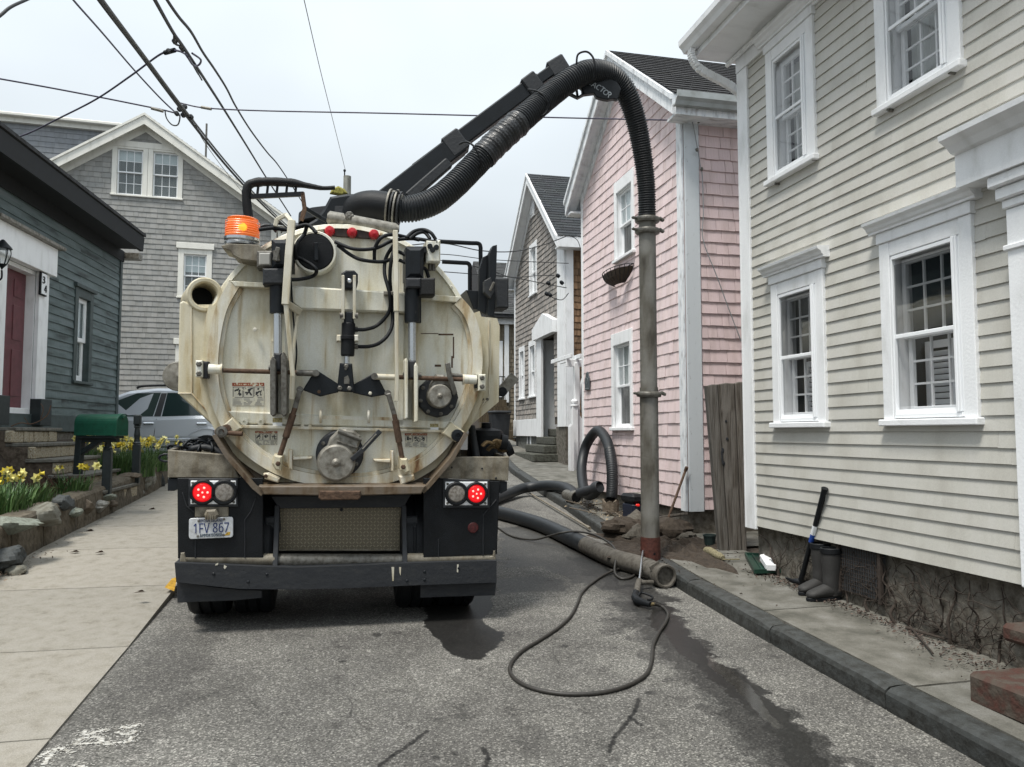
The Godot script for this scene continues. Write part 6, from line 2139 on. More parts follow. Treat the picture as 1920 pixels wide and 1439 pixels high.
	# ---- valves
	for s in 2:
		var k: Array = [[637,851,0.168,630,868,0.128,34],[820,745,0.152,824,743,0.086,12]][s]
		var body := disc("valve_flange",tp(k[0],k[1],-0.19),[Vector2(k[2],-0.05),Vector2(k[2],0.025),Vector2(k[2] * 0.93,0.035),Vector2(k[2] * 0.6,0.04),Vector2(0,0.04)],mats["dusty black"],door,k[6])
		for i in 8:
			var a := TAU * (i + 0.3) / 8
			var p := tp(k[0],k[1],-0.15)
			disc("flange_bolt",p + Vector3(cos(a),sin(a),0) * float(k[2]) * 0.82,[Vector2(0.015,-0.01),Vector2(0.015,0.01),Vector2(0,0.014)],st,body,6)
		disc("valve_cap",tp(k[3],k[4],-0.08),[Vector2(k[5] * 1.05,-0.10),Vector2(k[5] * 1.05,-0.03),Vector2(k[5],-0.02),Vector2(k[5],0.018),Vector2(k[5] * 0.9,0.03),Vector2(k[5] * 0.25,0.032),Vector2(k[5] * 0.1,0.05),Vector2(0,0.05)],mats["galvanised"],body,36)
		var q := [[606,856],[618,822],[632,808],[648,805],[664,808],[676,817],[676,826],[668,850],[640,862]] if s == 0 else [[803,742],[806,722],[818,702],[833,703],[846,720],[851,738],[834,724],[818,726]]
		plate("valve_body",q,-0.18,-0.10,mats["galvanised"],body,0.015)
		if s == 0:
			plate("body_rib",[[632,826],[671,838],[670,842],[631,830]],-0.1,-0.088,mats["dull steel"],body)
			rod("valve_spindle",[634,808,-0.09],[678,826,-0.09],0.016,mats["dull steel"],body,10)
			for p in [[606,866],[657,862]]: disc("cap_lug",tp(p[0],p[1],-0.08),[Vector2(0.024,-0.04),Vector2(0.024,0.02),Vector2(0,0.025)],mats["dull steel"],body,10)
			strap("valve_handle",[[660,862,-0.04],[676,848,-0.03],[712,809,-0.03]],0.036,0.016,mats["dusty black"],body)
			strap("handle_slot",[[680,842,-0.0205],[705,815,-0.0205]],0.01,0.004,mats["galvanised"],body)
		else:
			strap("valve_handle",[[839,682,-0.05],[843,706,-0.05],[853,738,-0.07]],0.036,0.02,mats["dull steel"],body)
			rod("valve_spindle",[842,703,-0.1],[868,706,-0.1],0.016,mats["dull steel"],body,10)
	# ---- white angle posts
	strap("angle_post",[[516,424,-0.1],[519,412,-0.1],[536,403,-0.1],[547,416,-0.05]],0.028,0.028,mats["ladder white"],t)
	strap("angle_post",[[547,415,-0.03],[541,480,0.0],[535,571,0.02]],0.05,0.045,mats["ladder white"],t)
	strap("post_arm",[[536,568,0.02],[561,585,-0.1]],0.045,0.04,mats["ladder white"],t)
	strap("post_stay",[[536,572,0.02],[543,640,0.015],[549,705,0.01],[547,748,-0.03]],0.032,0.03,mats["ladder white"],t)
	strap("post_stay",[[558,588,-0.1],[551,650,-0.05],[549,700,-0.02]],0.02,0.02,mats["ladder white"],t)
	strap("angle_post",[[741,434,-0.1],[743,584,-0.03]],0.036,0.04,mats["ladder white"],t)
	strap("angle_post",[[743.5,585,-0.03],[744,720,-0.03],[743,752,-0.03]],0.028,0.03,mats["ladder white"],t)
	# ---- marker lamps, slew cylinder
	plate("marker_bar",[[606,425],[713,434],[713,449],[607,442]],-0.42,-0.33,mat("brown paint",Color(0.05,0.028,0.022),0.6,texs["crude"],2.0),t)
	for p in [[618,433.5],[660,436.5],[701,440]]:
		disc("marker_lamp",tp(p[0],p[1],-0.32),[Vector2(0.038,-0.02),Vector2(0.038,0.01),Vector2(0.03,0.03),Vector2(0.0,0.038)],mat("marker red",Color(0.42,0.012,0.02),0.25),t,20)
	b = B.new()
	var sa := tp(613,408,-0.42); var se := tp(747,431,-0.42)
	var sd := se - sa
	b.tube(PackedVector3Array([sa,sa + sd * 0.03,sa + sd * 0.22,sa + sd * 0.24,sa + sd * 0.33,sa + sd * 0.34,sa + sd * 0.95,se]),[0.03,0.052,0.052,0.035,0.035,0.052,0.046,0.03],20)
	part("slew_cylinder",b,mats["galvanised"],t)
	b = B.new()
	for k in 5: b.box(sa + sd * (0.28 + k * 0.012) + Vector3(0,0.02 + 0.012 * (k % 3),0.02),Vector3(0.035,0.05,0.05),0.012,Basis(Vector3(0.3,1,0.4).normalized(),k * 0.9))
	part("slew_fittings",b,st,t)
	# ---- hoses across the face of the tank
	var hz := -0.12
	for l in [[[628,454],[663,467],[703,466],[738,451],[779,448],[820,455]],[[633,460],[657,478],[680,488],[718,491],[738,483]],[[702,491],[703,466],[715,446],[736,440],[762,445],[786,450]],[[762,446],[776,434],[794,431],[808,437],[817,450]],[[768,448],[782,438],[796,436],[806,448]],
		[[738,460],[724,483],[721,513],[730,550],[730,583],[709,609],[686,618],[662,618]],[[741,463],[734,486],[731,524],[736,583],[733,618],[715,641],[692,650],[662,650]],[[558,483],[581,495],[593,507],[587,518],[563,524],[540,526],[524,539],[518,562]],[[485,431],[511,428],[540,431],[575,422],[593,437]],
		[[747,472],[771,486],[779,510],[781,553]],[[748,488],[779,500],[797,504],[804,521]],[[575,425],[570,440],[560,452],[553,470],[556,486]],[[545,520],[550,600],[556,660],[552,700]]]:
		var q := []
		for i in l.size(): q.push_back([l[i][0],l[i][1],hz + 0.03 * sin(i * 1.7 + l[0][0])])
		pipe("hydraulic_hose",q,0.0135 if l[0][0] != 545 else 0.006,mats["black rubber"],t,7,9)
	plate("hose_clip",rbox(720,546,738,553),-0.16,-0.085,mats["galvanised"],t)
	for p in [[662,618],[662,650]]: rod("hose_fitting",[p[0] - 3,p[1],hz],[p[0] + 9,p[1],hz],0.02,st,t,8)
	# ---- rails and black folding guards on the right
	pipe("guard_rail",[[822,453,-0.9],[880,456,-0.9],[897,457,-0.9],[901,464,-0.9],[901,475,-0.9],[902,520,-0.9],[902,552,-0.9]],0.018,bk,t,5,10)
	pipe("guard_rail",[[829,491,-0.9],[865,493,-0.9],[877,494,-0.9],[881,500,-0.9],[881,510,-0.9],[881,550,-0.9]],0.018,bk,t,5,10)
	plate("guard_box",[[874,544],[903,546],[917,552],[917,582],[888,580]],-1.1,-0.75,bk,t)
	plate("folding_guard",[[896,582],[899,505],[906,482],[914,478],[911,590]],-0.75,-0.70,bk,t)
	plate("folding_guard",[[914,592],[918,474],[924,461],[932,459],[932,470],[929,560],[927,594]],-0.72,-0.62,bk,t)
	plate("guard_bracket",[[908,527],[920,520],[928,545],[920,560],[908,548]],-0.65,-0.58,mats["dusty black"],t)
	plate("guard_bin",rbox(929,521,954,578),-0.85,-0.6,mats["dusty black"],t,0.012)
	strap("guard_strut",[[919,545,-0.56],[926,530,-0.56]],0.02,0.02,st,t)
	# odds and ends seen above the right tray: drum, jug, bracket arm
	b = B.new()
	b.lathe([Vector2(0,0),Vector2(0.14,0),Vector2(0.15,0.03),Vector2(0.15,0.2),Vector2(0.13,0.24),Vector2(0.04,0.26),Vector2(0.04,0.3),Vector2(0,0.3)],Transform3D(Basis(),tp(910,862,-0.7)),20)
	part("black_canister",b,mats["black rubber"],t)
	rod("tray_pipe",[884,800,-0.6],[894,862,-0.5],0.03,mats["dusty black"],t,12)
	rod("tray_pipe",[858,862,-0.4],[860,835,-0.45],0.012,st,t,8)
	strap("folded_step",[[937,738,-0.9],[965,706,-0.9]],0.09,0.03,mats["galvanised"],t)
	disc("step_lamp",tp(941,735,-0.88),[Vector2(0.04,-0.05),Vector2(0.04,0.03),Vector2(0,0.035)],mats["black rubber"],t,14)
	# ---- cable guide arm above the beacon
	pipe("cable_sleeve",[[467,412,-0.5],[463,385,-0.5],[462,360,-0.5],[470,345,-0.5],[500,341,-0.5],[545,343,-0.5],[580,349,-0.5],[605,353,-0.5],[628,352,-0.5]],[0.03,0.031,0.034,0.036,0.034,0.035,0.034,0.033,0.031,0.034,0.036,0.032,0.034,0.032,0.034,0.033,0.031,0.034,0.036,0.032,0.034,0.032,0.034,0.033,0.031,0.034,0.032,0.028,0.024,0.022,0.022,0.02,0.02,0.018,0.018,0.016,0.016,0.016,0.016,0.016,0.016],mats["black rubber"],t,5,10)
	strap("guide_arm",[[470,369,-0.5],[569,364,-0.5]],0.035,0.03,bk,t)
	for u in [482.0,500.0,518.0,536.0,553.0]: strap("guide_rung",[[u,367,-0.5],[u + 2,349,-0.5]],0.018,0.018,bk,t)
	strap("guide_post",[[567,362,-0.5],[571,392,-0.5],[565,413,-0.5]],0.032,0.03,mats["rust"],t)
	strap("guide_post",[[571,390,-0.5],[600,408,-0.6],[612,414,-0.6]],0.03,0.03,bk,t)
	plate("yellow_rag",[[618,362],[622,354],[634,348],[646,354],[652,362],[640,366]],-0.9,-0.86,mat("rag yellow",Color(0.42,0.40,0.10),0.95,texs["crude"],5.0,texs["bumps"],1.2),t,0.012)
	pipe("beacon_arm",[[484,428,-0.35],[498,424,-0.35],[512,426,-0.35],[520,434,-0.35]],0.02,bk,t,5,8)

# ---------------------------------------------------------------- boom, suction hose and tube (parts of the truck)
func bp(u: float,v: float,depth: float) -> Vector3: return txf.affine_inverse() * far_at(u,v,depth)

func beam(called: String,a: Array,e: Array,w: float,h: float,m: Material,parent: Node) -> MeshInstance3D:
	var b := B.new()
	b.bar(bp(a[0],a[1],a[2]),bp(e[0],e[1],e[2]),w,h,Vector3.UP,0.012)
	return part(called,b,m,parent)

func build_boom() -> void:
	var t := truck
	var bk: Material = mats["black steel"]
	var b := B.new()
	# turret on the tank roof
	plate("turret_base",[[568,424],[592,410],[606,392],[619,368],[650,363],[700,362],[726,400],[735,425]],-1.6,-0.75,bk,t,0.02)
	b.lathe([Vector2(0.42,0),Vector2(0.42,0.08),Vector2(0.36,0.1),Vector2(0,0.1)],Transform3D(Basis(),tp(655,428,-1.15)),32)
	part("slewing_ring",b,mats["dusty black"],t)
	b = B.new()
	b.tube(spline([bp(660,432,6.25),bp(661,410,6.22),bp(672,393,6.19),bp(697,386,6.16),bp(735,391,6.14)],7),0.122,24)
	part("elbow",b,mats["black rubber"],t)
	for k in 4:
		b = B.new()
		b.cyl(bp(728 + k * 6.5,389.5 + k * 0.8,6.14),bp(731 + k * 6.5,390 + k * 0.8,6.14),0.15 - 0.012 * (k % 2),28)
		part("coupling_ring",b,mats["galvanised"] if k % 2 == 0 else mats["dusty black"],t)
	b = B.new()
	b.box(bp(742,365,6.1),Vector3(0.07,0.05,0.06),0.01); b.box(bp(750,372,6.1),Vector3(0.05,0.06,0.06),0.01)
	part("coupling_latch",b,mats["galvanised"],t)
	# boom: three nested box sections rising to the right
	var base := beam("boom_section",[718,382,6.75],[862,270,6.85],0.16,0.19,bk,t)
	beam("boom_section",[780,325,6.8],[1000,160,7.0],0.13,0.145,bk,t)
	beam("boom_section",[975,177,6.97],[1052,122,7.02],0.10,0.10,bk,t)
	beam("boom_collar",[838,284,6.84],[868,262,6.86],0.18,0.2,mats["dusty black"],t)
	beam("boom_collar",[984,170,6.98],[1008,152,7.0],0.16,0.17,mats["dusty black"],t)
	var tip := beam("boom_head",[1030,136,7.02],[1060,118,7.03],0.13,0.15,mats["dusty black"],t)
	for p in [[988,152],[996,147],[1004,141],[1000,158],[1008,152]]:
		b = B.new()
		b.box(bp(p[0],p[1],6.95),Vector3(0.025,0.025,0.03),0.006)
		part("collar_bolt",b,mats["dull steel"],tip)
	beam("lift_cylinder",[765,372,6.7],[842,305,6.78],0.09,0.09,mats["dusty black"],t)
	# hose
	var pts := [[742,392,6.14],[775,391,6.17],[815,377,6.22],[850,350,6.29],[888,312,6.38],[933,266,6.48],[983,221,6.6],[1033,178,6.78],[1078,145,6.86],[1112,134,6.93],[1146,143,7.02],[1174,174,7.1],[1193,228,7.18],[1205,290,7.25],[1212,350,7.3],[1213.5,410,7.33]]
	var line := []
	for p in pts: line.push_back(bp(p[0],p[1],p[2]))
	var path := spline(line,20)
	# even spacing along the hose
	var even := PackedVector3Array()
	var acc := 0.0
	var step := 0.0038
	even.push_back(path[0])
	for i in range(1,path.size()):
		var a := path[i - 1]; var e := path[i]
		var l := a.distance_to(e)
		var at := step - acc
		while at < l:
			even.push_back(a.lerp(e,at / l))
			at += step
		acc = l - (at - step)
	var rr := PackedFloat32Array()
	var n := even.size()
	for i in n:
		var f := float(i) / n
		var rad := lerpf(0.107,0.084,smoothstep(0.6,1.0,f))
		var ph := fposmod(i / 6.0,1.0)
		rr.push_back(rad * (1.0 if ph < 0.5 else (0.90 if ph < 0.9 else 0.95)) * (1.0 + 0.006 * sin(i * 0.21)))
	b = B.new()
	b.hose(even,rr,24)
	part("suction_hose",b,mats["hose black"],t)
	var wrap := PackedVector3Array()                   # mended stretch, wrapped in tape
	var wr := PackedFloat32Array()
	for i in range(int(n * 0.235),int(n * 0.36),2):
		wrap.push_back(even[i]); wr.push_back(0.110 + 0.0035 * sin(i * 0.8) + 0.003 * sin(i * 0.23) + 0.003 * hash1(i))
	b = B.new()
	b.hose(wrap,wr,24)
	part("tape_wrap",b,mat("tape",Color(0.022,0.024,0.028),0.38,texs["muddy"],1.5,texs["bumps"],1.0),t)
	# guide under the bend, with cut-out lettering along its lower edge
	var P := func(x: float,y: float) -> Array: return [1060 + x / 9.6,100 + y / 9.6]
	var guide := func(called: String,list: Array,d0: float,d1: float,m: Material) -> MeshInstance3D:
		var bb := B.new()
		var front := []
		var fr := Transform3D(cam_basis,EYE)
		var poly := PackedVector2Array()
		for q in list:
			var w: Array = P.call(q[0],q[1])
			poly.push_back(Vector2((w[0] - 960) / FOCAL * d0,-(w[1] - 719.5) / FOCAL * d0))
		bb.ext(poly,-d1,-d0,txf.affine_inverse() * fr,0.006)
		return part(called,bb,m,t)
	guide.call("hose_guide",[[200,560],[470,440],[700,420],[920,500],[1010,640],[965,770],[940,830],[860,815],[770,832],[690,820],[560,785],[520,715],[340,738],[300,640]],6.93,6.99,bk)
	guide.call("guide_strut",[[-20,660],[200,555],[215,600],[110,665],[20,715]],6.93,6.99,bk)
	guide.call("guide_strut",[[20,700],[60,680],[225,770],[310,715],[345,735],[225,798]],6.93,6.99,bk)
	guide.call("guide_strut",[[190,640],[225,640],[245,770],[205,770]],6.935,6.985,bk)
	guide.call("guide_strut",[[285,620],[330,620],[330,730],[300,725]],6.935,6.985,bk)
	var ink := mat("cut letter",Color(0.32,0.35,0.37),0.6)
	var letters := ["V","A","C","T","O","R"]
	var spots := [[465,520,-30],[525,565,-33],[600,605,-36],[672,648,-40],[735,700,-44],[790,735,-48]]
	for i in 6:
		var tm := TextMesh.new()
		tm.text = letters[i]
		tm.font_size = 64
		tm.pixel_size = 0.00108
		tm.depth = 0.003
		var o := part("letter",tm,ink,t)
		var w: Array = P.call(spots[i][0],spots[i][1])
		o.transform = Transform3D(txf.basis.inverse() * cam_basis * Basis(Vector3(0,0,1),deg_to_rad(spots[i][2])),bp(w[0],w[1],6.925))
	# wire loops hanging round the hose
	for l in [[[1081,120,6.75],[1084,102,6.75],[1100,97,6.75],[1112,108,6.74],[1116,128,6.74],[1113,150,6.78]],[[1003,217,6.6],[1017,217,6.6],[1027,205,6.6],[1024,186,6.58],[1010,172,6.6],[990,168,6.7]],[[862,270,6.4],[874,266,6.3],[888,274,6.25],[898,292,6.25],[902,308,6.27],[896,320,6.33]],[[738,366,6.05],[745,358,6.05],[750,368,6.05]]]:
		var q := []
		for p in l: q.push_back(bp(p[0],p[1],p[2]))
		b = B.new()
		b.tube(spline(q,6),0.009,8)
		part("wire_loop",b,mats["black rubber"],t)
	# rigid tube down to the pavement: flanges, clamps, red cuff
	var foot := ground(1220,1052,0.10)
	var inv := txf.affine_inverse()
	var topw := far_at(1213.5,405,7.33)
	var col := func(f: float) -> Vector3: return inv * topw.lerp(foot,f)
	b = B.new()
	b.tube(PackedVector3Array([col.call(0.0),col.call(0.5)]),0.080,28)
	b.tube(PackedVector3Array([col.call(0.5),col.call(0.94)]),0.086,28)
	var tm2 := mat("tube metal",Color(0.225,0.22,0.205),0.6,tex("tubeworn",71,0.012,6,[Color(0.30,0.27,0.23),Color(0.70,0.68,0.64),Color(0.92,0.92,0.91),Color(1,1,1)],Vector2(1,4),0.06),0.8,texs["bumps"],0.3)
	var tube := part("suction_tube",b,tm2,t)
	for f in [0.012,0.045,0.52]:
		var c: Vector3 = col.call(f)
		b = B.new()
		b.lathe([Vector2(0.08,-0.03),Vector2(0.112,-0.024),Vector2(0.118,-0.008),Vector2(0.118,0.008),Vector2(0.112,0.022),Vector2(0.082,0.03)],Transform3D(Basis(),c),28)
		part("tube_flange",b,mats["dull steel"],tube)
		b = B.new()
		b.box(c + Vector3(0.135,0.012,0.02),Vector3(0.06,0.03,0.035),0.008,Basis(Vector3(0,0,1),-0.5))
		b.box(c + Vector3(-0.135,0.004,0.02),Vector3(0.06,0.024,0.03),0.008,Basis(Vector3(0,0,1),-0.2))
		part("clamp_latch",b,mats["dull steel"],tube)
	b = B.new()
	b.tube(PackedVector3Array([col.call(0.93),col.call(0.935),col.call(0.998),col.call(1.0)]),[0.088,0.094,0.094,0.088],28)
	part("red_cuff",b,mat("worn red",Color(0.125,0.04,0.03),0.6,texs["crude"],2.5,texs["bumps"],0.5),tube)
	var hole: Vector3 = inv * ground(1222,1040,0.1)
	disc("cuff_hole",col.call(0.975) + Vector3(0.0,0,0.0945),[Vector2(0.012,0.0),Vector2(0,0.002)],bk,tube,10)

# ---------------------------------------------------------------- front garden on the left
func rock_mesh(size: Vector3,seed_: int,rough := 0.35) -> B:
	var f := FastNoiseLite.new()
	f.seed = seed_
	f.frequency = 0.9
	f.fractal_octaves = 3
	var r := RandomNumberGenerator.new()
	r.seed = seed_
	var planes := []
	for i in 9: planes.push_back([Vector3(r.randf_range(-1,1),r.randf_range(-1,1),r.randf_range(-1,1)).normalized(),r.randf_range(0.62,0.9)])
	var at := func(i: int,j: int,n: int,m: int) -> Vector3:
		var a := TAU * (i % n) / n
		var e := PI * j / m - PI / 2
		var d := Vector3(cos(e) * cos(a),sin(e),cos(e) * sin(a))
		var k := 1.0 + rough * f.get_noise_3dv(d * 1.6) + 0.04 * f.get_noise_3dv(d * 7.0)
		for p in planes:
			var c: float = d.dot(p[0])
			if c > 0.05: k = minf(k,p[1] / c * (1.0 + 0.03 * f.get_noise_3dv(d * 5.0)))
		return d * k * size / 2
	var b := B.new()
	for i in 24:
		for j in 15:
			b.quad(at.call(i,j,24,15),at.call(i,j + 1,24,15),at.call(i + 1,j + 1,24,15),at.call(i + 1,j,24,15))
	return b

func yard_y(x: float,z: float) -> float:      # the bed rises from the wall to the house
	var wall_top := 0.80 + 0.042 * (-8.0 - z)
	var house := 1.52 + 0.01 * (-12.0 - z)
	return lerpf(wall_top,house,smoothstep(0.0,1.0,clampf((-3.55 - x) / 0.6,0,1))) - 0.05

func daffodils(p: Vector3,rad: float,blades: int,flowers: int,tall: float,label: String,seed_: int) -> void:
	var r := RandomNumberGenerator.new()
	r.seed = seed_
	var t := thing("daffodil_clump",label,"daffodils",Transform3D(Basis(),p),"daffodil clumps in the front garden")
	for kind in 2:
		var b := B.new()
		for i in blades / 2:
			var a := r.randf() * TAU
			var q := Vector3(cos(a),0,sin(a)) * rad * sqrt(r.randf())
			q.y = -0.03
			var lean := Vector3(cos(a) * 0.6 + r.randf_range(-0.6,0.6),0,sin(a) * 0.6 + r.randf_range(-0.6,0.6)) * tall * 0.35
			var h := tall * r.randf_range(0.6,1.0)
			var w := r.randf_range(0.006,0.011)
			var side := lean.cross(Vector3.UP).normalized() * w
			var last := [q - side,q + side]
			for k in range(1,5):
				var f := k / 4.0
				var c := q + Vector3.UP * h * f * (1 - 0.12 * f) + lean * f * f
				var ww := side * (1.0 - f * f * 0.85)
				b.quad(last[0],last[1],c + ww,c - ww)
				last = [c - ww,c + ww]
		part("leaves",b,mats["leaf green"] if kind == 0 else mats["leaf green pale"],t)
	for i in flowers:
		var a := r.randf() * TAU
		var q := Vector3(cos(a),0,sin(a)) * rad * sqrt(r.randf()) * 1.1
		var h := tall * r.randf_range(0.85,1.15)
		var top := q * 1.35 + Vector3(r.randf_range(-0.04,0.04),h,r.randf_range(-0.04,0.04))
		var b := B.new()
		b.tube(spline([q,q.lerp(top,0.6) + Vector3(0,0.02,0),top],3),0.004,5)
		part("stem",b,mats["leaf green pale"],t)
		var out := Vector3(r.randf_range(-0.6,1.2),r.randf_range(-0.5,0.15),r.randf_range(-0.2,1.2)).normalized()
		var x := out.cross(Vector3.UP).normalized()
		var bas := Basis(x,out,x.cross(out))
		b = B.new()
		var s := r.randf_range(0.042,0.06)
		for k in 6:
			var an := TAU * k / 6
			var d := bas * Vector3(cos(an),0,sin(an))
			var e := bas * Vector3(-sin(an),0,cos(an))
			b.quad(top,top + d * s * 0.55 + e * s * 0.34,top + d * s * 1.05 - out * s * 0.1,top + d * s * 0.55 - e * s * 0.34)
		b.lathe([Vector2(s * 0.25,0),Vector2(s * 0.3,s * 0.5),Vector2(s * 0.42,s * 0.75)],Transform3D(bas,top),8)
		part("flower",b,mats["petal yellow"] if r.randf() < 0.55 else mats["petal pale"],t)

func build_planting() -> void:
	# bed and lawn
	var b := B.new()
	var zs := [4.0,1.0,-1.0,-3.0,-5.0,-7.0,-8.0,-9.0,-10.0,-11.0,-12.0,-13.0,-14.0,-15.0,-16.0,-18.0,-20.5]
	for i in zs.size() - 1:
		var xs := [-2.9,-3.1,-3.4,-3.7,-4.1,-6.0,-14.0]
		for k in xs.size() - 1:
			var w := func(x: float,z: float) -> Vector3:
				var y := yard_y(x,z)
				if z < -15.2: y = 0.90 + 0.01 * (-16 - z)
				return Vector3(x,y + 0.03 * (hash1(x * 3.1,z) - 0.5),z)
			b.quad(w.call(xs[k + 1],zs[i]),w.call(xs[k],zs[i]),w.call(xs[k],zs[i + 1]),w.call(xs[k + 1],zs[i + 1]))
	struct("yard",b,mats["soil"])
	b = B.new()
	for i in 5:
		var z := -12.6 - i * 0.7
		b.quad(Vector3(-3.7,yard_y(-3.7,z) + 0.04,z),Vector3(-2.98,yard_y(-2.98,z) + 0.03,z),Vector3(-2.98,yard_y(-2.98,z - 0.7) + 0.03,z - 0.7),Vector3(-3.7,yard_y(-3.7,z - 0.7) + 0.04,z - 0.7))
	struct("lawn",b,mat("turf",Color(0.05,0.085,0.022),0.95,texs["crude"],2.0,texs["bumps"],1.5))
	var gb := B.new()
	for i in 2600:
		var x := rng.randf_range(-3.75,-2.96); var z := rng.randf_range(-16.0,-12.5)
		var p := Vector3(x,yard_y(x,z) + 0.02,z)
		var a := rng.randf() * TAU
		var s := Vector3(cos(a),0,sin(a)) * 0.004
		b = gb
		b.tri(p - s,p + s,p + Vector3(rng.randf_range(-0.03,0.03),rng.randf_range(0.04,0.09),rng.randf_range(-0.03,0.03)))
	stuff(single("grass",gb,mats["leaf green pale"],"short spring grass beyond the steps by the garden stones","grass"))
	# retaining wall: cast blocks
	var wall := thing("retaining_wall","low stained concrete garden wall along the pale pavement","garden wall")
	var wm := variants("garden wall",Color(0.165,0.14,0.105),3,0.12,0.92,texs["crude"],0.9,texs["bumps"],1.0)
	var plane := Transform3D(Basis(),Vector3(-2.86,0,0))
	var cuts := [3.0,0.8,-1.4,-3.2,-5.0,-6.6]
	for u in [12,73,136,195,225,262]: cuts.push_back(on(plane,u,970.0,0.0,0).z)
	cuts.append_array([-13.6,-15.0])
	for i in cuts.size() - 1:
		var za: float = cuts[i] - 0.006; var zb: float = cuts[i + 1] + 0.006
		b = B.new()
		var n := 5
		var last := []
		for k in n + 1:
			var z := lerpf(za,zb,float(k) / n)
			var j := 0.012 * (hash1(i,k) - 0.5)
			var yt := minf(yard_y(-2.86,z) + 0.09,0.80 + 0.042 * (-8 - z)) + j
			var ring := [Vector3(-2.80 + j,rise(z) + 0.0,z),Vector3(-2.82 + j,yt - 0.03,z),Vector3(-2.84,yt,z),Vector3(-3.04,yt + 0.01,z),Vector3(-3.06,rise(z),z)]
			if k > 0:
				for q in 4: b.quad(last[q],ring[q],ring[q + 1],last[q + 1])
			if k == 0 or k == n:
				for q in range(1,4): b.tri(ring[0],ring[q + 1] if k else ring[q],ring[q] if k else ring[q + 1])
			last = ring
		part("wall_block",b,wm[i % 3],wall)
	# field stones on and beside the wall
	var rocks := [
		[22,985,0.42,0.17,0.34,"pale green flat slab stone at the near end of the garden wall",0],[79,968,0.40,0.22,0.3,"large grey ribbed boulder on the garden wall top",1],
		[117,944,0.20,0.15,0.2,"small blue black stone behind the grey boulder",2],[136,962,0.24,0.09,0.2,"thin pale flake of stone on the garden wall",0],
		[160,950,0.2,0.16,0.18,"brown rounded stone below the daffodils by the post",3],[183,950,0.24,0.13,0.2,"cluster shaped white grey quartz stone on the wall",4],
		[197,934,0.26,0.08,0.22,"flat greenish stone at the foot of the mailbox step",0],[207,946,0.18,0.1,0.18,"tan stone set in the wall near the bottom step",3],
		[268,906,0.24,0.27,0.2,"upright round grey stone just past the steps",1],[282,896,0.22,0.36,0.12,"tall pointed white stone past the steps",4],
		[297,905,0.2,0.26,0.1,"leaning dark slate stone past the white one",2],[312,902,0.3,0.24,0.2,"pale stone half hidden beside the truck tray",4],[243,892,0.3,0.07,0.2,"small flat pinkish stone beside the third step",3],
		[8,1043,0.34,0.26,0.26,"angular dark boulder at the wall foot by the pavement",2],[30,1063,0.2,0.1,0.16,"broken stone chip on the pavement below the wall",1],[262,923,0.1,0.12,0.1,"tiny white stone wedged between wall and steps",4]]
	var rm := [mat("stone pale green",Color(0.27,0.30,0.26),0.85,texs["crude"],2.0,texs["bumps"],0.8),mat("stone grey",Color(0.23,0.225,0.20),0.85,tex("veined",81,0.02,5,[Color(0.6,0.56,0.5),Color(0.85,0.85,0.82),Color(1,1,1)],Vector2(4,1),0.08),1.6,texs["bumps"],0.9),mat("stone dark",Color(0.07,0.08,0.085),0.75,texs["crude"],2.0,texs["bumps"],0.7),mat("stone brown",Color(0.19,0.155,0.12),0.9,texs["crude"],2.0,texs["bumps"],0.8),mat("stone white",Color(0.40,0.40,0.38),0.85,texs["crude"],2.0,texs["bumps"],0.8)]
	for i in rocks.size():
		var q: Array = rocks[i]
		var x := -2.82 if i < 8 else -2.86
		var p := on(Transform3D(),q[0],q[1],x,0)
		if i == 13 or i == 14: p = ground(q[0],q[1] + 8,q[3] * 0.5 + 0.05)
		var o := part("garden_rock",rock_mesh(Vector3(q[2],q[3],q[4]) * 1.15,100 + i),rm[q[6]],self)
		o.transform = Transform3D(Basis(Vector3.UP,i * 1.3) * Basis(Vector3.RIGHT,0.15 * (i % 3 - 1)),p)
		tag(o,q[5],"rock","field stones along the garden wall")
	# front steps: bluestone treads on rough white risers, with a concrete cheek
	var st := thing("front_steps","front steps with bluestone treads and rough whitish stone risers","steps")
	var tm := variants("bluestone",Color(0.20,0.195,0.175),3,0.1,0.7,texs["crude"],1.2,texs["bumps"],0.3)
	var qm := mat("quartz riser",Color(0.46,0.42,0.34),0.85,tex("quartz",82,0.05,4,[Color(0.35,0.27,0.18),Color(0.8,0.75,0.66),Color(1,1,1),Color(1,1,1)],Vector2(1,2),0.12),2.2,texs["bumps"],1.6)
	var z0 := -10.55; var z1 := -12.15
	for i in 5:
		var xf := -2.80 - i * 0.265
		var y := 0.865 + i * 0.196
		b = B.new()
		b.box(Vector3(xf - 0.19 - (0.35 if i == 4 else 0.0),y - 0.022,(z0 + z1) / 2 - i * 0.02),Vector3(0.40 + (0.7 if i == 4 else 0.0),0.045,z0 - z1 + 0.16 - i * 0.03),0.008)
		part("tread",b,tm[i % 3],st)
		b = B.new()                                     # riser of split stones
		var n := 9
		for k in n:
			var za := lerpf(z0 - 0.01,z1 + 0.01,float(k) / n); var zb := lerpf(z0 - 0.01,z1 + 0.01,(k + 0.97) / n)
			var sh := 0.04 * (hash1(k * 3.3,i + 2.0) - 0.5)
			b.box(Vector3(xf - 0.05 - 0.02 * hash1(k,i),y - 0.12,(za + zb) / 2 + sh * 0.5),Vector3(0.09,0.148,za - zb + 0.012 + sh * 0.3),0.012,Basis(Vector3.RIGHT,0.16 * (hash1(k * 1.7,i) - 0.5)) * Basis(Vector3.UP,0.2 * (hash1(k,i * 2.1) - 0.5)))
		part("riser",b,qm,st)
	b = B.new()
	var cheek := PackedVector2Array([Vector2(2.9,0.4),Vector2(2.9,0.82)])
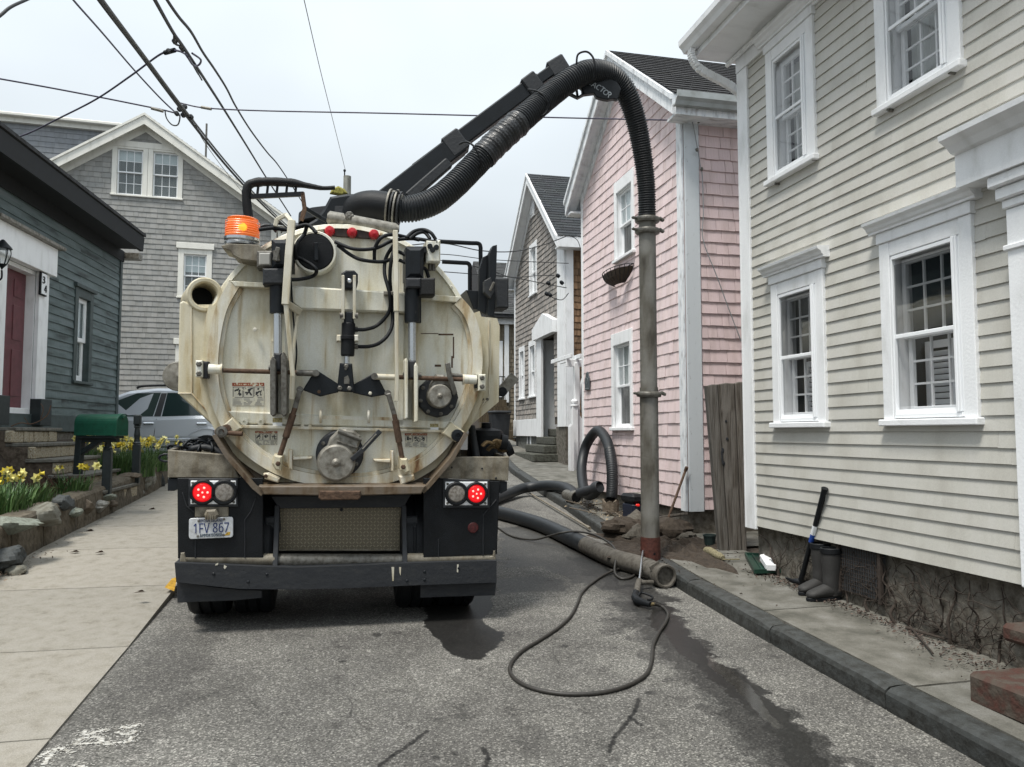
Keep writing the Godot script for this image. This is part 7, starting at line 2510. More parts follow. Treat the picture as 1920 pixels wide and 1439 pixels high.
	for i in 5:
		cheek.push_back(Vector2(2.89 + i * 0.265,0.82 + i * 0.196))
		if i < 4: cheek.push_back(Vector2(2.89 + (i + 1) * 0.265,0.82 + i * 0.196))
	cheek.append_array([Vector2(5.6,0.82 + 4 * 0.196),Vector2(5.6,0.4)])
	for i in cheek.size(): cheek[i].x = -cheek[i].x
	b.ext(cheek,z0 - 0.10,z0 - 0.02)
	part("cheek_wall",b,mat("cheek concrete",Color(0.15,0.12,0.095),0.92,texs["crude"],1.0,texs["bumps"],0.8),st)
	b = B.new()
	b.ext(cheek,z1 + 0.02,z1 + 0.10)
	part("cheek_wall",b,mats["cheek concrete"],st)
	# turned posts either side of the bottom step, and the mailbox on its own post
	var post := func(u: float,v_top: float,v_foot: float,x: float,label: String) -> void:
		var f := on(Transform3D(),u,v_foot,x,0)
		var tp_ := on(Transform3D(),u,v_top,x,0)
		var h := tp_.y - f.y
		var o := thing("turned_post",label,"post",Transform3D(Basis(),f),"dark posts at the garden steps")
		var bb := B.new()
		bb.box(Vector3(0,h * 0.28,0),Vector3(0.10,h * 0.56,0.10),0.008)
		part("base",bb,mats["post paint"],o)
		bb = B.new()
		bb.lathe([Vector2(0.055,0.56 * h),Vector2(0.05,0.57 * h),Vector2(0.058,0.58 * h),Vector2(0.04,0.6 * h),Vector2(0.036,0.64 * h),Vector2(0.043,0.7 * h),Vector2(0.032,0.8 * h),Vector2(0.05,0.815 * h),Vector2(0.036,0.83 * h),Vector2(0.052,0.845 * h)],Transform3D(),18)
		part("turning",bb,mats["post paint"],o)
		bb = B.new()
		bb.box(Vector3(0,h * 0.92,0),Vector3(0.095,h * 0.148,0.095),0.014)
		part("cap",bb,mats["post paint"],o)
	post.call(199,776,930,-2.82,"dark turned post under the mailbox front at the step corner")
	post.call(254,777,906,-2.82,"dark turned post alone at the far end of the bottom step")
	var mz := on(Transform3D(),199,850,-2.82,0).z
	var mx := Transform3D(Basis(),Vector3(0,0,mz))
	var ml := on(mx,140,800,0.0); var mr := on(mx,238,800,0.0)
	var mt := on(mx,185,777,0.0).y; var mb := on(mx,185,817,0.0).y
	var mo := Vector3((ml.x + mr.x) / 2,mb,mz)
	var mail := thing("mailbox","dark green dome topped mailbox on a braced black post","mailbox",Transform3D(Basis(Vector3.UP,-0.34),mo))
	var L := (mr.x - ml.x) * 0.94
	var H := mt - mb
	var W := H * 0.86
	var prof := PackedVector2Array([Vector2(-W / 2,0),Vector2(W / 2,0)])
	for i in 13: prof.push_back(Vector2(cos(PI * i / 12) * W / 2,H - W / 2 + sin(PI * i / 12) * W / 2))
	b = B.new()
	b.ext(prof,-L / 2,L / 2 - 0.012,Transform3D(Basis(Vector3(0,0,-1),Vector3(0,1,0),Vector3(1,0,0)),Vector3.ZERO),0.0)
	part("body",b,mats["mailbox green"],mail)
	var big := PackedVector2Array()
	for p in prof: big.push_back(Vector2(p.x * 1.05,(p.y - H / 2) * 1.05 + H / 2))
	b = B.new()
	b.ext(big,L / 2 - 0.03,L / 2 + 0.008,Transform3D(Basis(Vector3(0,0,-1),Vector3(0,1,0),Vector3(1,0,0)),Vector3.ZERO),0.006)
	var md := part("door",b,mats["mailbox green"],mail)
	b = B.new()
	b.box(Vector3(L / 2 + 0.02,H * 0.86,0),Vector3(0.02,0.04,0.05),0.006)
	part("latch",b,mats["mailbox green"],md)
	b = B.new()
	b.box(Vector3(0,-0.02,0),Vector3(L * 0.9,0.035,W * 0.8),0.005)
	part("shelf_board",b,mats["post paint"],mail)
	var pf := on(mx,137,896,0.0) - Vector3(mo.x,mo.y,0)
	b = B.new()
	b.bar(pf,Vector3(pf.x + 0.03,H * 0.55,0),0.085,0.085,Vector3(0,0,1),0.006)
	part("post",b,mats["post paint"],mail)
	b = B.new()
	b.bar(Vector3(pf.x + 0.04,pf.y * 0.42,0.0),Vector3(0.02,-0.04,0.0),0.06,0.06,Vector3(0,0,1),0.005)
	part("brace",b,mats["post paint"],mail)
	b = B.new()
	b.bar(Vector3(pf.x + 0.06,-0.06,0),Vector3(L * 0.42,-0.06,0),0.07,0.05,Vector3.UP,0.005)
	part("arm",b,mats["post paint"],mail)
	# daffodils
	var at := func(u: float,v: float,x: float) -> Vector3:
		var p := on(Transform3D(),u,v,x,0)
		p.y = yard_y(p.x,p.z)
		return p
	daffodils(at.call(8,952,-3.2),0.24,220,7,0.38,"tall daffodil clump beside the pale green slab stone",1)
	daffodils(at.call(48,945,-3.2),0.22,190,5,0.34,"broad daffodil clump behind the grey boulder",2)
	daffodils(at.call(-30,975,-3.3),0.34,180,6,0.40,"daffodil clump cut by the frame edge above the wall",3)
	daffodils(at.call(137,928,-3.05),0.17,190,5,0.30,"small daffodil clump in front of the mailbox post",4)
	daffodils(Vector3(-3.35,yard_y(-3.35,-12.45),-12.45),0.34,260,22,0.42,"daffodil clump behind the steps under the mailbox",5)
	daffodils(Vector3(-3.05,yard_y(-3.05,-12.7),-12.7),0.34,300,32,0.47,"bright daffodil clump behind the lone turned post",6)
	daffodils(Vector3(-3.0,yard_y(-3.0,-13.6),-13.6),0.34,260,20,0.46,"daffodil clump in front of the silver car",7)
	daffodils(Vector3(-3.75,yard_y(-3.75,-12.9),-12.9),0.25,120,4,0.40,"daffodil clump against the green house wall",8)
	# grass tuft and dry stalks
	var tuft := B.new()
	var tp0: Vector3 = at.call(95,930,-3.0)
	for i in 140:
		var a := rng.randf() * TAU
		var q := tp0 + Vector3(cos(a),0,sin(a)) * 0.16 * sqrt(rng.randf())
		var s := Vector3(-sin(a),0,cos(a)) * 0.004
		tuft.tri(q - s,q + s,q + Vector3(cos(a) * 0.07,rng.randf_range(0.08,0.18),sin(a) * 0.07))
	single("grass_tuft",tuft,mats["leaf green pale"],"low bright grass tuft between two daffodil clumps","grass")
	b = B.new()
	var dp: Vector3 = at.call(95,905,-3.35)
	for i in 90:
		var q := dp + Vector3(rng.randf_range(-0.3,0.3),-0.03,rng.randf_range(-0.35,0.35))
		b.tube(spline([q,q + Vector3(rng.randf_range(-0.06,0.06),0.1,rng.randf_range(-0.06,0.06)),q + Vector3(rng.randf_range(-0.15,0.15),rng.randf_range(0.12,0.26),rng.randf_range(-0.15,0.15))],2),0.004,4)
	single("dry_stalks",b,mat("dry stalk",Color(0.10,0.055,0.035),0.9),"tangle of dry brown stalks beside the concrete step cheek","dead plant")
	b = B.new()
	var rb := on(Transform3D(),20,800,-3.6,0)
	b.tube(spline([rb,rb + Vector3(0.1,0.04,0),rb + Vector3(0.22,0.03,0),rb + Vector3(0.36,0.12,0),rb + Vector3(0.40,0.24,0)],4),0.006,5)
	b.tube(spline([rb + Vector3(0.3,0.09,0),rb + Vector3(0.33,0.2,0.02),rb + Vector3(0.30,0.26,0.02)],3),0.004,5)
	b.tube(spline([rb + Vector3(0.18,0.03,0),rb + Vector3(0.14,0.1,0.02)],3),0.004,5)
	single("bare_twig",b,mats["dry stalk"],"bare budding twig standing in front of the red door","twig")
	# leaf litter on the bed and along the wall foot
	litter("leaf_litter","dead leaves and bark chips on the garden bed",func() -> Vector3:
		var x := rng.randf_range(-3.9,-2.9); var z := rng.randf_range(-14.0,-7.0)
		return Vector3(x,yard_y(x,z) + 0.02,z),1500,0.022,Color(0.10,0.065,0.05))
	litter("wall_foot_debris","crumbs and dead leaves along the foot of the garden wall",func() -> Vector3:
		var z := rng.randf_range(-14.0,-7.0); var x := -2.78 + absf(rng.randfn(0.0,0.10))
		return Vector3(x,rise(z) + 0.115,z),420,0.014,Color(0.15,0.11,0.08))
	for l in [[187,1038,"curled brown leaf on the pale pavement by its joint"],[140,1037,"dark dead leaf beside the curled one on pavement"],[168,997,"small dead leaf lower edge of the sunny slab"],[262,1113,"dark flattened leaf at the slab joint near the truck"],[285,956,"dead leaf high up the pale pavement"]]:
		var p := ground(l[0],l[1],0.115)
		b = B.new()
		b.quad(p + Vector3(-0.05,0.005,0),p + Vector3(0,0.02,0.025),p + Vector3(0.05,0.008,0),p + Vector3(0,0.004,-0.025))
		b.quad(p + Vector3(-0.02,0.018,0),p + Vector3(0.02,0.03,0.02),p + Vector3(0.03,0.01,-0.01),p + Vector3(0,0.012,-0.03))
		single("dead_leaf",b,mats["dry stalk"],l[2],"leaf","dead leaves on the pavement")

func litter(called: String,label: String,where: Callable,count: int,size: float,c: Color) -> void:
	var b := B.new()
	b.quad(Vector3(-1,0,-0.5),Vector3(-0.2,0.25,0.5),Vector3(1,0.05,0.45),Vector3(0.3,0.2,-0.5))
	var mm := MultiMesh.new()
	mm.transform_format = MultiMesh.TRANSFORM_3D
	mm.use_colors = true
	mm.mesh = b.mesh()
	mm.instance_count = count
	for i in count:
		var s := size * rng.randf_range(0.4,1.2)
		mm.set_instance_transform(i,Transform3D(Basis(Vector3(rng.randf() - 0.5,1,rng.randf() - 0.5).normalized(),rng.randf() * TAU).scaled(Vector3(s,s,s * rng.randf_range(0.4,1.0))),where.call()))
		var k := rng.randf_range(0.4,1.7)
		mm.set_instance_color(i,Color(c.r * k,c.g * k,c.b * k).linear_to_srgb())
	var o := MultiMeshInstance3D.new()
	o.name = called
	o.multimesh = mm
	var m := mat("litter " + called,Color(1,1,1),0.95)
	m.vertex_color_use_as_albedo = true
	m.vertex_color_is_srgb = true
	o.material_override = m
	add_child(o,true)
	stuff(tag(o,label,"litter"))

# ---------------------------------------------------------------- silver estate car parked in front of the grey house
func build_car() -> void:
	var zx := Transform3D(Basis(),Vector3(0,0,-16.0))
	var wheel := on(zx,387,840)
	var gy := on(zx,325,727).y - 1.56
	var h := thing("parked_car","silver estate car with black roof rails parked by the grey house","car",Transform3D(Basis(),Vector3(wheel.x,gy,-16.0)))
	var paint := mat("car silver",Color(0.50,0.53,0.57),0.32,null,1.0,null,1.0,0.3)
	paint.clearcoat_enabled = true
	paint.clearcoat = 0.6
	var wid := 1.78
	# stations along x (0 at the rear wheel, negative towards the nose): sill, belt and roof heights, roof inset
	var sx := [0.95,0.8,0.5,0.0,-0.5,-1.0,-1.5,-1.9,-2.3,-2.75,-3.2,-3.55]
	var belt := [0.98,1.02,1.04,1.02,1.0,0.98,0.97,0.965,0.95,0.88,0.80,0.62]
	var roof := [1.15,1.44,1.52,1.55,1.56,1.56,1.50,1.33,1.08,0.92,0.83,0.64]
	var b := B.new()
	var ring := func(i: int) -> Array:
		var x: float = sx[i]
		var tap := 0.10 * smoothstep(-2.4,-3.6,x) + 0.08 * smoothstep(0.5,0.95,x)
		var ins: float = 0.20 * clampf((roof[i] - belt[i]) / 0.5,0,1)
		var w := wid / 2 - tap
		return [Vector3(x,0.26,-w + 0.06),Vector3(x,0.34,-w),Vector3(x,0.62,-w - 0.02),Vector3(x,belt[i] - 0.06,-w - 0.005),Vector3(x,belt[i],-w + 0.03),Vector3(x,roof[i] - 0.06,-w + 0.06 + ins),Vector3(x,roof[i],-w + 0.16 + ins),Vector3(x,roof[i] + 0.015,0),
			Vector3(x,roof[i],w - 0.16 - ins),Vector3(x,roof[i] - 0.06,w - 0.06 - ins),Vector3(x,belt[i],w - 0.03),Vector3(x,belt[i] - 0.06,w + 0.005),Vector3(x,0.62,w + 0.02),Vector3(x,0.34,w),Vector3(x,0.26,w - 0.06)]
	for i in sx.size() - 1:
		var a: Array = ring.call(i); var d: Array = ring.call(i + 1)
		for k in 14: b.quad(a[k],a[k + 1],d[k + 1],d[k])
	for i in [0,sx.size() - 1]:
		var a: Array = ring.call(i)
		for k in range(1,14): b.tri(a[0],a[k],a[k + 1])
	var off := Vector3(0,0,-wid / 2 - 0.02)
	var moved := B.new()
	moved.add(b,Transform3D(Basis(),off))
	var body := part("body",moved,paint,h)
	# side surface helper: point at x, y on the near flank
	var flank := func(x: float,y: float,out: float) -> Vector3:
		var i := 0
		while i < sx.size() - 2 and x < sx[i + 1]: i += 1
		var f: float = clampf((sx[i] - x) / (sx[i] - sx[i + 1]),0,1)
		var a: Array = ring.call(i); var d: Array = ring.call(i + 1)
		var z := 0.0
		for k in range(8,14):
			var p: Vector3 = a[k].lerp(d[k],f); var q: Vector3 = a[k + 1].lerp(d[k + 1],f)
			if y <= p.y and y >= q.y: z = lerpf(p.z,q.z,(p.y - y) / maxf(p.y - q.y,0.001))
		return Vector3(x,y,z + out) + off
	var panel := func(called: String,pts: Array,out: float,m: Material,parent: Node) -> Node:
		var bb := B.new()
		var poly := PackedVector2Array()
		for p in pts: poly.push_back(p)
		var idx := Geometry2D.triangulate_polygon(poly)
		for i in range(0,idx.size(),3): bb.tri(flank.call(poly[idx[i]].x,poly[idx[i]].y,out),flank.call(poly[idx[i + 1]].x,poly[idx[i + 1]].y,out),flank.call(poly[idx[i + 2]].x,poly[idx[i + 2]].y,out))
		return part(called,bb,m,parent)
	var gl := mat("car glass",Color(0.02,0.035,0.035),0.06)
	var trim := mat("car black trim",Color(0.015,0.016,0.018),0.45)
	panel.call("pillar_trim",[Vector2(-0.98,1.0),Vector2(-0.86,1.0),Vector2(-0.80,1.46),Vector2(-0.90,1.46)],0.006,trim,body)
	panel.call("window",[Vector2(-0.84,1.0),Vector2(0.02,1.03),Vector2(0.30,1.2),Vector2(0.22,1.40),Vector2(-0.1,1.46),Vector2(-0.79,1.47)],0.005,gl,body)
	panel.call("window",[Vector2(-2.02,0.985),Vector2(-1.0,1.0),Vector2(-0.91,1.47),Vector2(-1.35,1.45),Vector2(-1.65,1.32),Vector2(-1.9,1.12)],0.005,mat("car glass reflection tint",Color(0.035,0.052,0.048),0.05),body)  # greenish colour stands in for the house reflected in this window
	panel.call("window",[Vector2(0.42,1.06),Vector2(0.72,1.07),Vector2(0.66,1.36),Vector2(0.38,1.38)],0.005,gl,body)
	for x in [-0.93,0.14,-2.0]:
		b = B.new()
		b.tube(PackedVector3Array([flank.call(x,0.95,0.002),flank.call(x - 0.03,0.62,0.002),flank.call(x - 0.02,0.36,0.002)]),0.006,5)
		part("door_gap",b,trim,body)
	for x in [-0.80,0.16]:
		b = B.new()
		b.box(flank.call(x - 0.26,0.86,0.03),Vector3(0.2,0.045,0.04),0.015)
		part("door_handle",b,mats["bright steel"],body)
	b = B.new()
	b.bar(flank.call(-0.3,0.55,0.012),flank.call(-2.2,0.53,0.012),0.03,0.06,Vector3.UP,0.01)
	part("rub_strip",b,paint,body)
	panel.call("sill_trim",[Vector2(-0.42,0.27),Vector2(-0.40,0.42),Vector2(-2.2,0.42),Vector2(-2.2,0.27)],0.008,trim,body)
	for z in [0.0,-1.25]:
		b = B.new()
		b.tube(spline([Vector3(-1.35,1.55,z - 0.27),Vector3(-1.2,1.60,z - 0.27),Vector3(-0.4,1.625,z - 0.27),Vector3(0.3,1.61,z - 0.27),Vector3(0.5,1.55,z - 0.27)],5),0.024,8)
		part("roof_rail",b,trim,body)
	b = B.new()
	b.box(flank.call(-1.75,1.05,0.1),Vector3(0.12,0.15,0.2),0.04)
	part("wing_mirror",b,trim,body)
	for x in [0.0,-2.65]:
		var c := Vector3(x,0.33,-0.02)
		b = B.new()
		var xf := face_xf(c)
		b.lathe([Vector2(0.0,0.012),Vector2(0.40,0.012),Vector2(0.40,-0.1)],face_xf(c + Vector3(0,0.03,0)),32)
		part("wheel_arch",b,mats["black rubber"],h)
		b = B.new()
		b.lathe([Vector2(0.40,0.0),Vector2(0.40,0.03),Vector2(0.44,0.02),Vector2(0.45,0.0)],face_xf(c + Vector3(0,0.03,0)),32)
		part("arch_lip",b,paint,h)
		b = B.new()
		b.lathe([Vector2(0.2,-0.18),Vector2(0.3,-0.18),Vector2(0.33,-0.14),Vector2(0.33,0.0),Vector2(0.3,0.03),Vector2(0.2,0.03)],xf,32)
		var wh := part("wheel",b,mats["black rubber"],h)
		b = B.new()
		b.lathe([Vector2(0.21,0.03),Vector2(0.19,0.02),Vector2(0.16,0.0),Vector2(0.06,0.02),Vector2(0.0,0.03)],xf,20)
		part("rim",b,mats["dull steel"],wh)

# ---------------------------------------------------------------- things on the pavement and the road
func hollow_end(parent: Node,called: String,p: Vector3,dir: Vector3,r: float,m: Material) -> void:
	var y := dir.normalized()
	var x := y.cross(Vector3.UP if absf(y.y) < 0.9 else Vector3.RIGHT).normalized()
	var b := B.new()
	b.lathe([Vector2(r,-0.10),Vector2(r * 1.06,-0.09),Vector2(r * 1.06,0.0),Vector2(r * 1.0,0.012),Vector2(r * 0.86,0.012),Vector2(r * 0.80,0.0),Vector2(r * 0.78,-0.4)],Transform3D(Basis(x,y,x.cross(y)),p),28)
	part(called,b,m,parent)
	b = B.new()
	b.lathe([Vector2(r * 0.78,-0.37),Vector2(0,-0.37)],Transform3D(Basis(x,y,x.cross(y)),p),24)  # black disc, its colour stands in for the dark inside the hose
	part("bore_dark_disc",b,mats["black rubber"],parent)

func crop8(list: Array,h: float) -> Array:
	var out := []
	for q in list: out.push_back(ground(920 + q[0] / 2.664,780 + q[1] / 2.664,h if q.size() < 3 else q[2]))
	return out

func build_kerbside() -> void:
	var b: B
	# ---- long hose lying along the kerb
	var t := thing("road_hose","long thick hose on the road, black far off and mud grey near","hose")
	var pts := []
	for q in [[868,948,0.09],[900,953,0.09],[940,963,0.09],[982,974,0.09],[1024,988,0.09],[1086,1017,0.09],[1148,1046,0.09],[1190,1058,0.09]]: pts.push_back(ground(q[0],q[1],q[2]))
	var tail := ground(1250,1079,0.095)
	var before: Vector3 = pts[-1]
	var along := (tail - before)
	pts.push_back(before + along * 0.45)
	pts.push_back(before + along * 0.72 + Vector3(-0.02,0,0.03))
	pts.push_back(before + along * 0.78 + Vector3(0.01,0,0.15))
	for i in pts.size(): pts[i].x = minf(pts[i].x,kerb_x(pts[i].z) - 0.105)
	var path := spline(pts,10)
	var cutat := int(path.size() * 0.52)
	b = B.new()
	var rr := []
	for i in cutat + 1: rr.push_back(0.088 + 0.0015 * (i % 2))
	b.tube(path.slice(0,cutat + 1),rr,22)
	part("black_length",b,mats["hose black"],t)
	rr = []
	for i in path.size() - cutat: rr.push_back(0.0885 + 0.0008 * hash1(i))
	b = B.new()
	b.tube(path.slice(cutat,path.size()),rr,22)
	part("muddy_length",b,mats["hose muddy"],t)
	var e := path[path.size() - 1]
	var d := (e - path[path.size() - 4]).normalized()
	hollow_end(t,"end_cuff",e + d * 0.03,(d + Vector3(0.05,0,0.5)).normalized(),0.097,mats["hose muddy"])
	for f in [0.80,0.93]:
		var i := int(path.size() * f)
		b = B.new()
		b.tube(PackedVector3Array([path[i],path[i] + (path[i + 1] - path[i]).normalized() * 0.012]),0.094,22)
		part("hose_band",b,mats["hose muddy"],t)
	b = B.new()
	b.box(e - d * 0.12 + Vector3(-0.04,0.03,0.09),Vector3(0.1,0.16,0.012),0.004,Basis(Vector3(0,0,1),0.5))
	part("torn_tape",b,mats["hose muddy"],t)
	# ---- short hose bending up over the kerb
	t = thing("bent_hose","black hose bending over the kerb with its open end towards us","hose")
	pts = []
	for q in [[880,950,0.1],[915,940,0.1],[950,928,0.1],[982,916,0.14],[1023,911,0.2],[1056,914,0.24],[1073,923,0.24],[1078,932,0.22]]: pts.push_back(ground(q[0],q[1],q[2]))
	path = spline(pts,8)
	b = B.new()
	b.tube(path,0.085,20)
	part("hose_wall",b,mats["hose black"],t)
	e = path[path.size() - 1]
	hollow_end(t,"hose_mouth",e + Vector3(0.01,-0.01,0.06),Vector3(0.10,-0.04,1.0),0.096,mats["dull steel"])
	# ---- hose standing in a loop against the pink wall
	t = thing("looped_hose","black hose stood up in a tall loop against the pink wall","hose")
	pts = []
	for q in [[1124,914,3.45],[1113,926,3.42],[1100,927,3.42],[1093,908,3.48],[1091,872,3.58],[1100,834,3.68],[1121,808,3.74],[1139,830,3.72],[1147,872,3.64],[1148,910,3.58],[1146,938,3.52]]: pts.push_back(on(Transform3D(),q[0],q[1],q[2],0))
	path = spline(pts,10)
	var split := int(path.size() * 0.74)
	b = B.new()
	b.tube(path.slice(0,split + 1),0.074,20)
	part("smooth_length",b,mats["hose black"],t)
	var rib := PackedVector3Array(); rr = []
	for i in range(split,path.size() - 1):
		for k in 4:
			rib.push_back(path[i].lerp(path[i + 1],k / 4.0)); rr.push_back(0.077 if k < 2 else 0.068)
	b = B.new()
	b.hose(rib,rr,20)
	part("ribbed_length",b,mats["hose black"],t)
	hollow_end(t,"hose_mouth",path[0],Vector3(0.45,0.25,0.85),0.08,mats["dusty black"])
	# broken clay pipe stub it stands in
	var cp := on(Transform3D(),1145,948,3.5,0)
	b = B.new()
	var st := 12
	for i in st:
		var a0 := TAU * i / st; var a1 := TAU * (i + 1) / st
		var f := func(a: float,r: float,y: float) -> Vector3: return cp + Vector3(cos(a) * r,y + (0.05 * (hash1(a * 3.0) - 0.5) if y > 0 else 0.0),sin(a) * r)
		b.quad(f.call(a1,0.11,-0.08),f.call(a0,0.11,-0.08),f.call(a0,0.11,0.06),f.call(a1,0.11,0.06))
		b.quad(f.call(a0,0.085,-0.08),f.call(a1,0.085,-0.08),f.call(a1,0.085,0.06),f.call(a0,0.085,0.06))
		b.quad(f.call(a1,0.11,0.06),f.call(a0,0.11,0.06),f.call(a0,0.085,0.06),f.call(a1,0.085,0.06))
	single("broken_pipe",b,mat("clay pipe",Color(0.22,0.18,0.14),0.9,texs["crude"],2.0,texs["bumps"],1.0),"broken earthen pipe collar at the foot of the looped hose","pipe")
	# ---- thin pale conduit in the gutter
	b = B.new()
	b.cyl(ground(986,921,0.04),ground(1103,989,0.05),0.014,10)
	b.cyl(ground(1101,988,0.05),ground(1106,991,0.05),0.02,10)
	single("conduit",b,mat("pale pipe",Color(0.30,0.27,0.22),0.5,texs["crude"],3.0),"thin pale pipe lying in the gutter beside the kerb","pipe")
	# ---- pressure hose and gun
	t = thing("pressure_hose","thin dark pressure hose snaking in a wide loop over the asphalt","hose")
	path = spline(crop8([[-40,500],[45,565],[110,603],[210,619,0.03],[290,602,0.10],[350,586,0.17],[420,578,0.19],[500,590,0.19],[570,620,0.19],[617,660,0.18],[626,710,0.12],[620,780,0.03],[650,813],[700,808],[728,780],[708,757,0.03],[640,765,0.03],[560,800],[490,850],[452,892],[432,940],[400,1000],[340,1058],[250,1118],[160,1173],[108,1228],[96,1275],[130,1322],[220,1365],[350,1389],[500,1389],[620,1370],[720,1332],[782,1285],[805,1220],[812,1150],[840,1085],[875,1032],[886,990],[862,957],[818,940,0.04]],0.013),8)
	b = B.new()
	b.tube(path,0.0115,10)
	part("hose_line",b,mat("hose worn",Color(0.045,0.042,0.038),0.55,texs["crude"],6.0),t)
	t = thing("pressure_gun","muddy pressure washer gun with steel lance leaning on the hose","spray gun")
	var g := func(x: float,y: float,h: float) -> Vector3: return ground(920 + x / 2.664,780 + y / 2.664,h)
	b = B.new()
	b.tube(PackedVector3Array([g.call(766,640,0.22),g.call(758,700,0.19),g.call(750,770,0.12),g.call(742,830,0.07)]),0.0095,10)
	part("lance",b,mats["bright steel"],t)
	b = B.new()
	b.tube(PackedVector3Array([g.call(742,826,0.07),g.call(735,850,0.06),g.call(730,885,0.045)]),0.026,12)
	b.tube(PackedVector3Array([g.call(744,834,0.06),g.call(810,832,0.05)]),0.02,12)
	part("grip",b,mats["hose muddy"],t)
	b = B.new()
	b.tube(PackedVector3Array([g.call(728,880,0.045),g.call(722,908,0.04),g.call(735,926,0.04),g.call(770,936,0.04),g.call(798,944,0.04)]),[0.026,0.032,0.034,0.026,0.02],12)
	part("valve_body",b,mats["black rubber"],t)
	b = B.new()
	b.tube(spline([g.call(738,900,0.05),g.call(752,884,0.06),g.call(790,895,0.05),g.call(808,905,0.04),g.call(806,916,0.04),g.call(785,922,0.04)],4),0.009,8)
	part("trigger_guard",b,mats["black rubber"],t)
	b = B.new()
	b.tube(PackedVector3Array([g.call(796,942,0.04),g.call(822,942,0.03)]),0.014,10)
	part("brass_fitting",b,mat("brass",Color(0.45,0.36,0.2),0.4,null,1.0,null,1.0,0.8),t)
	# ---- power pack with red lamps
	var pw := ground(1206,976,0.13)
	t = thing("power_pack","black and blue generator with red lamps behind the suction tube","generator",Transform3D(Basis(Vector3.UP,0.12),Vector3(pw.x,rise(pw.z) + 0.13,pw.z)))
	b = B.new()
	b.box(Vector3(0,0.12,0),Vector3(0.44,0.22,0.3),0.03)
	part("engine_body",b,mat("navy plastic",Color(0.012,0.018,0.045),0.45,texs["crude"],3.0),t)
	b = B.new()
	b.box(Vector3(0.0,0.28,0),Vector3(0.47,0.11,0.33),0.03)
	part("tank_lid",b,mats["black rubber"],t)
	b = B.new()
	b.box(Vector3(0.05,0.337,0.02),Vector3(0.3,0.012,0.2),0.005)
	part("silver_label",b,mats["galvanised"],t)
	for s in [-0.16,0.21]:
		b = B.new()
		b.box(Vector3(s,0.205,0.155),Vector3(0.05,0.03,0.03),0.008)
		part("warning_light",b,lamp_glow("warning light red",Color(0.6,0.02,0.015),0.45),t)
	b = B.new()
	for k in 4: b.tube(spline([Vector3(-0.2 + k * 0.12,0.2,0.19),Vector3(-0.18 + k * 0.12,0.1,0.22),Vector3(-0.12 + k * 0.12,0.02,0.2)],4),0.008,6)
	part("wiring",b,mats["black rubber"],t)
	# ---- dug up rubble round the tube
	var rm := [mat("rubble brown",Color(0.085,0.066,0.05),0.95,texs["crude"],2.0,texs["bumps"],1.2),mat("rubble grey",Color(0.13,0.118,0.10),0.95,texs["crude"],2.0,texs["bumps"],1.0),mat("rubble dark",Color(0.045,0.038,0.032),0.95,texs["crude"],2.0,texs["bumps"],1.2)]
	var dirt := B.new()
	var dc := ground(1260,1022,0.14)
	var dn := FastNoiseLite.new()
	dn.seed = 4; dn.frequency = 1.6; dn.fractal_octaves = 4
	for i in 64:
		for j in 12:
			var f := func(ii: int,jj: int) -> Vector3:
				var a := TAU * (ii % 64) / 64
				var edge := 0.86 + 0.9 * dn.get_noise_2d(cos(a) * 0.9,sin(a) * 0.9)
				var r := jj / 12.0 * edge
				var p := dc + Vector3(cos(a) * r * 0.66,0,sin(a) * r * 1.0)
				var fade := 1.0 - jj / 12.0
				p.y = rise(p.z) + 0.136 + 0.05 * fade + 0.09 * dn.get_noise_2d(p.x * 3.0,p.z * 3.0) * minf(fade * 2.0,1.0) - (0.02 if jj == 12 else 0.0)
				return p
			dirt.quad(f.call(i + 1,j),f.call(i + 1,j + 1),f.call(i,j + 1),f.call(i,j))
	stuff(single("dirt",dirt,mats["soil"],"damp brown earth spread over the pavement around the tube","earth"))
	var rubble := [[1172,992,0.42,0.2,0.3,0,"broad brown chunk beside the generator, left of the tube"],[1192,977,0.34,0.18,0.26,1,"tan capped chunk leaning on the generator"],[1190,1001,0.26,0.14,0.22,1,"flat grey concrete chunk by the tube foot"],[1255,992,0.46,0.26,0.36,0,"largest dark brown chunk behind the red cuff"],[1238,984,0.26,0.2,0.2,2,"black clod wedged between tube and brown chunk"],[1284,1009,0.3,0.1,0.22,1,"flat grey slab piece near the house corner"],[1272,972,0.3,0.14,0.2,2,"dark clod under the leaning bar"],[1232,1004,0.2,0.1,0.2,2,"small black clod by the red cuff"],[1290,985,0.2,0.14,0.2,2,"dark clod against the pink house foundation"]]
	for i in rubble.size():
		var q: Array = rubble[i]
		var p := ground(q[0],q[1],0.13 + q[3] * 0.42)
		var o := part("rubble_chunk",rock_mesh(Vector3(q[2],q[3],q[4]) * 1.25,300 + i,0.5),rm[q[5]],self)
		o.position = p
		o.rotation.y = i * 0.9
		tag(o,q[6],"rubble","dug up chunks around the tube")
	b = B.new()
	b.bar(on(Transform3D(),1228,973,3.5,0),on(Transform3D(),1284,964,3.62,0),0.09,0.025,Vector3.UP,0.004)
	single("loose_plank",b,mats["wood grey"],"short weathered plank lying on the rubble by the wall","plank")
	b = B.new()
	b.tube(PackedVector3Array([on(Transform3D(),1246,992,3.45,0),on(Transform3D(),1285,884,3.80,0)]),0.014,10)
	b.tube(PackedVector3Array([on(Transform3D(),1285,884,3.80,0),on(Transform3D(),1288,876,3.81,0)]),0.019,10)
	single("leaning_bar",b,mats["rust"],"thin rusty bar leaning on the white corner board","bar")
	var pot := on(Transform3D(),1331,1012,3.75,0)
	b = B.new()
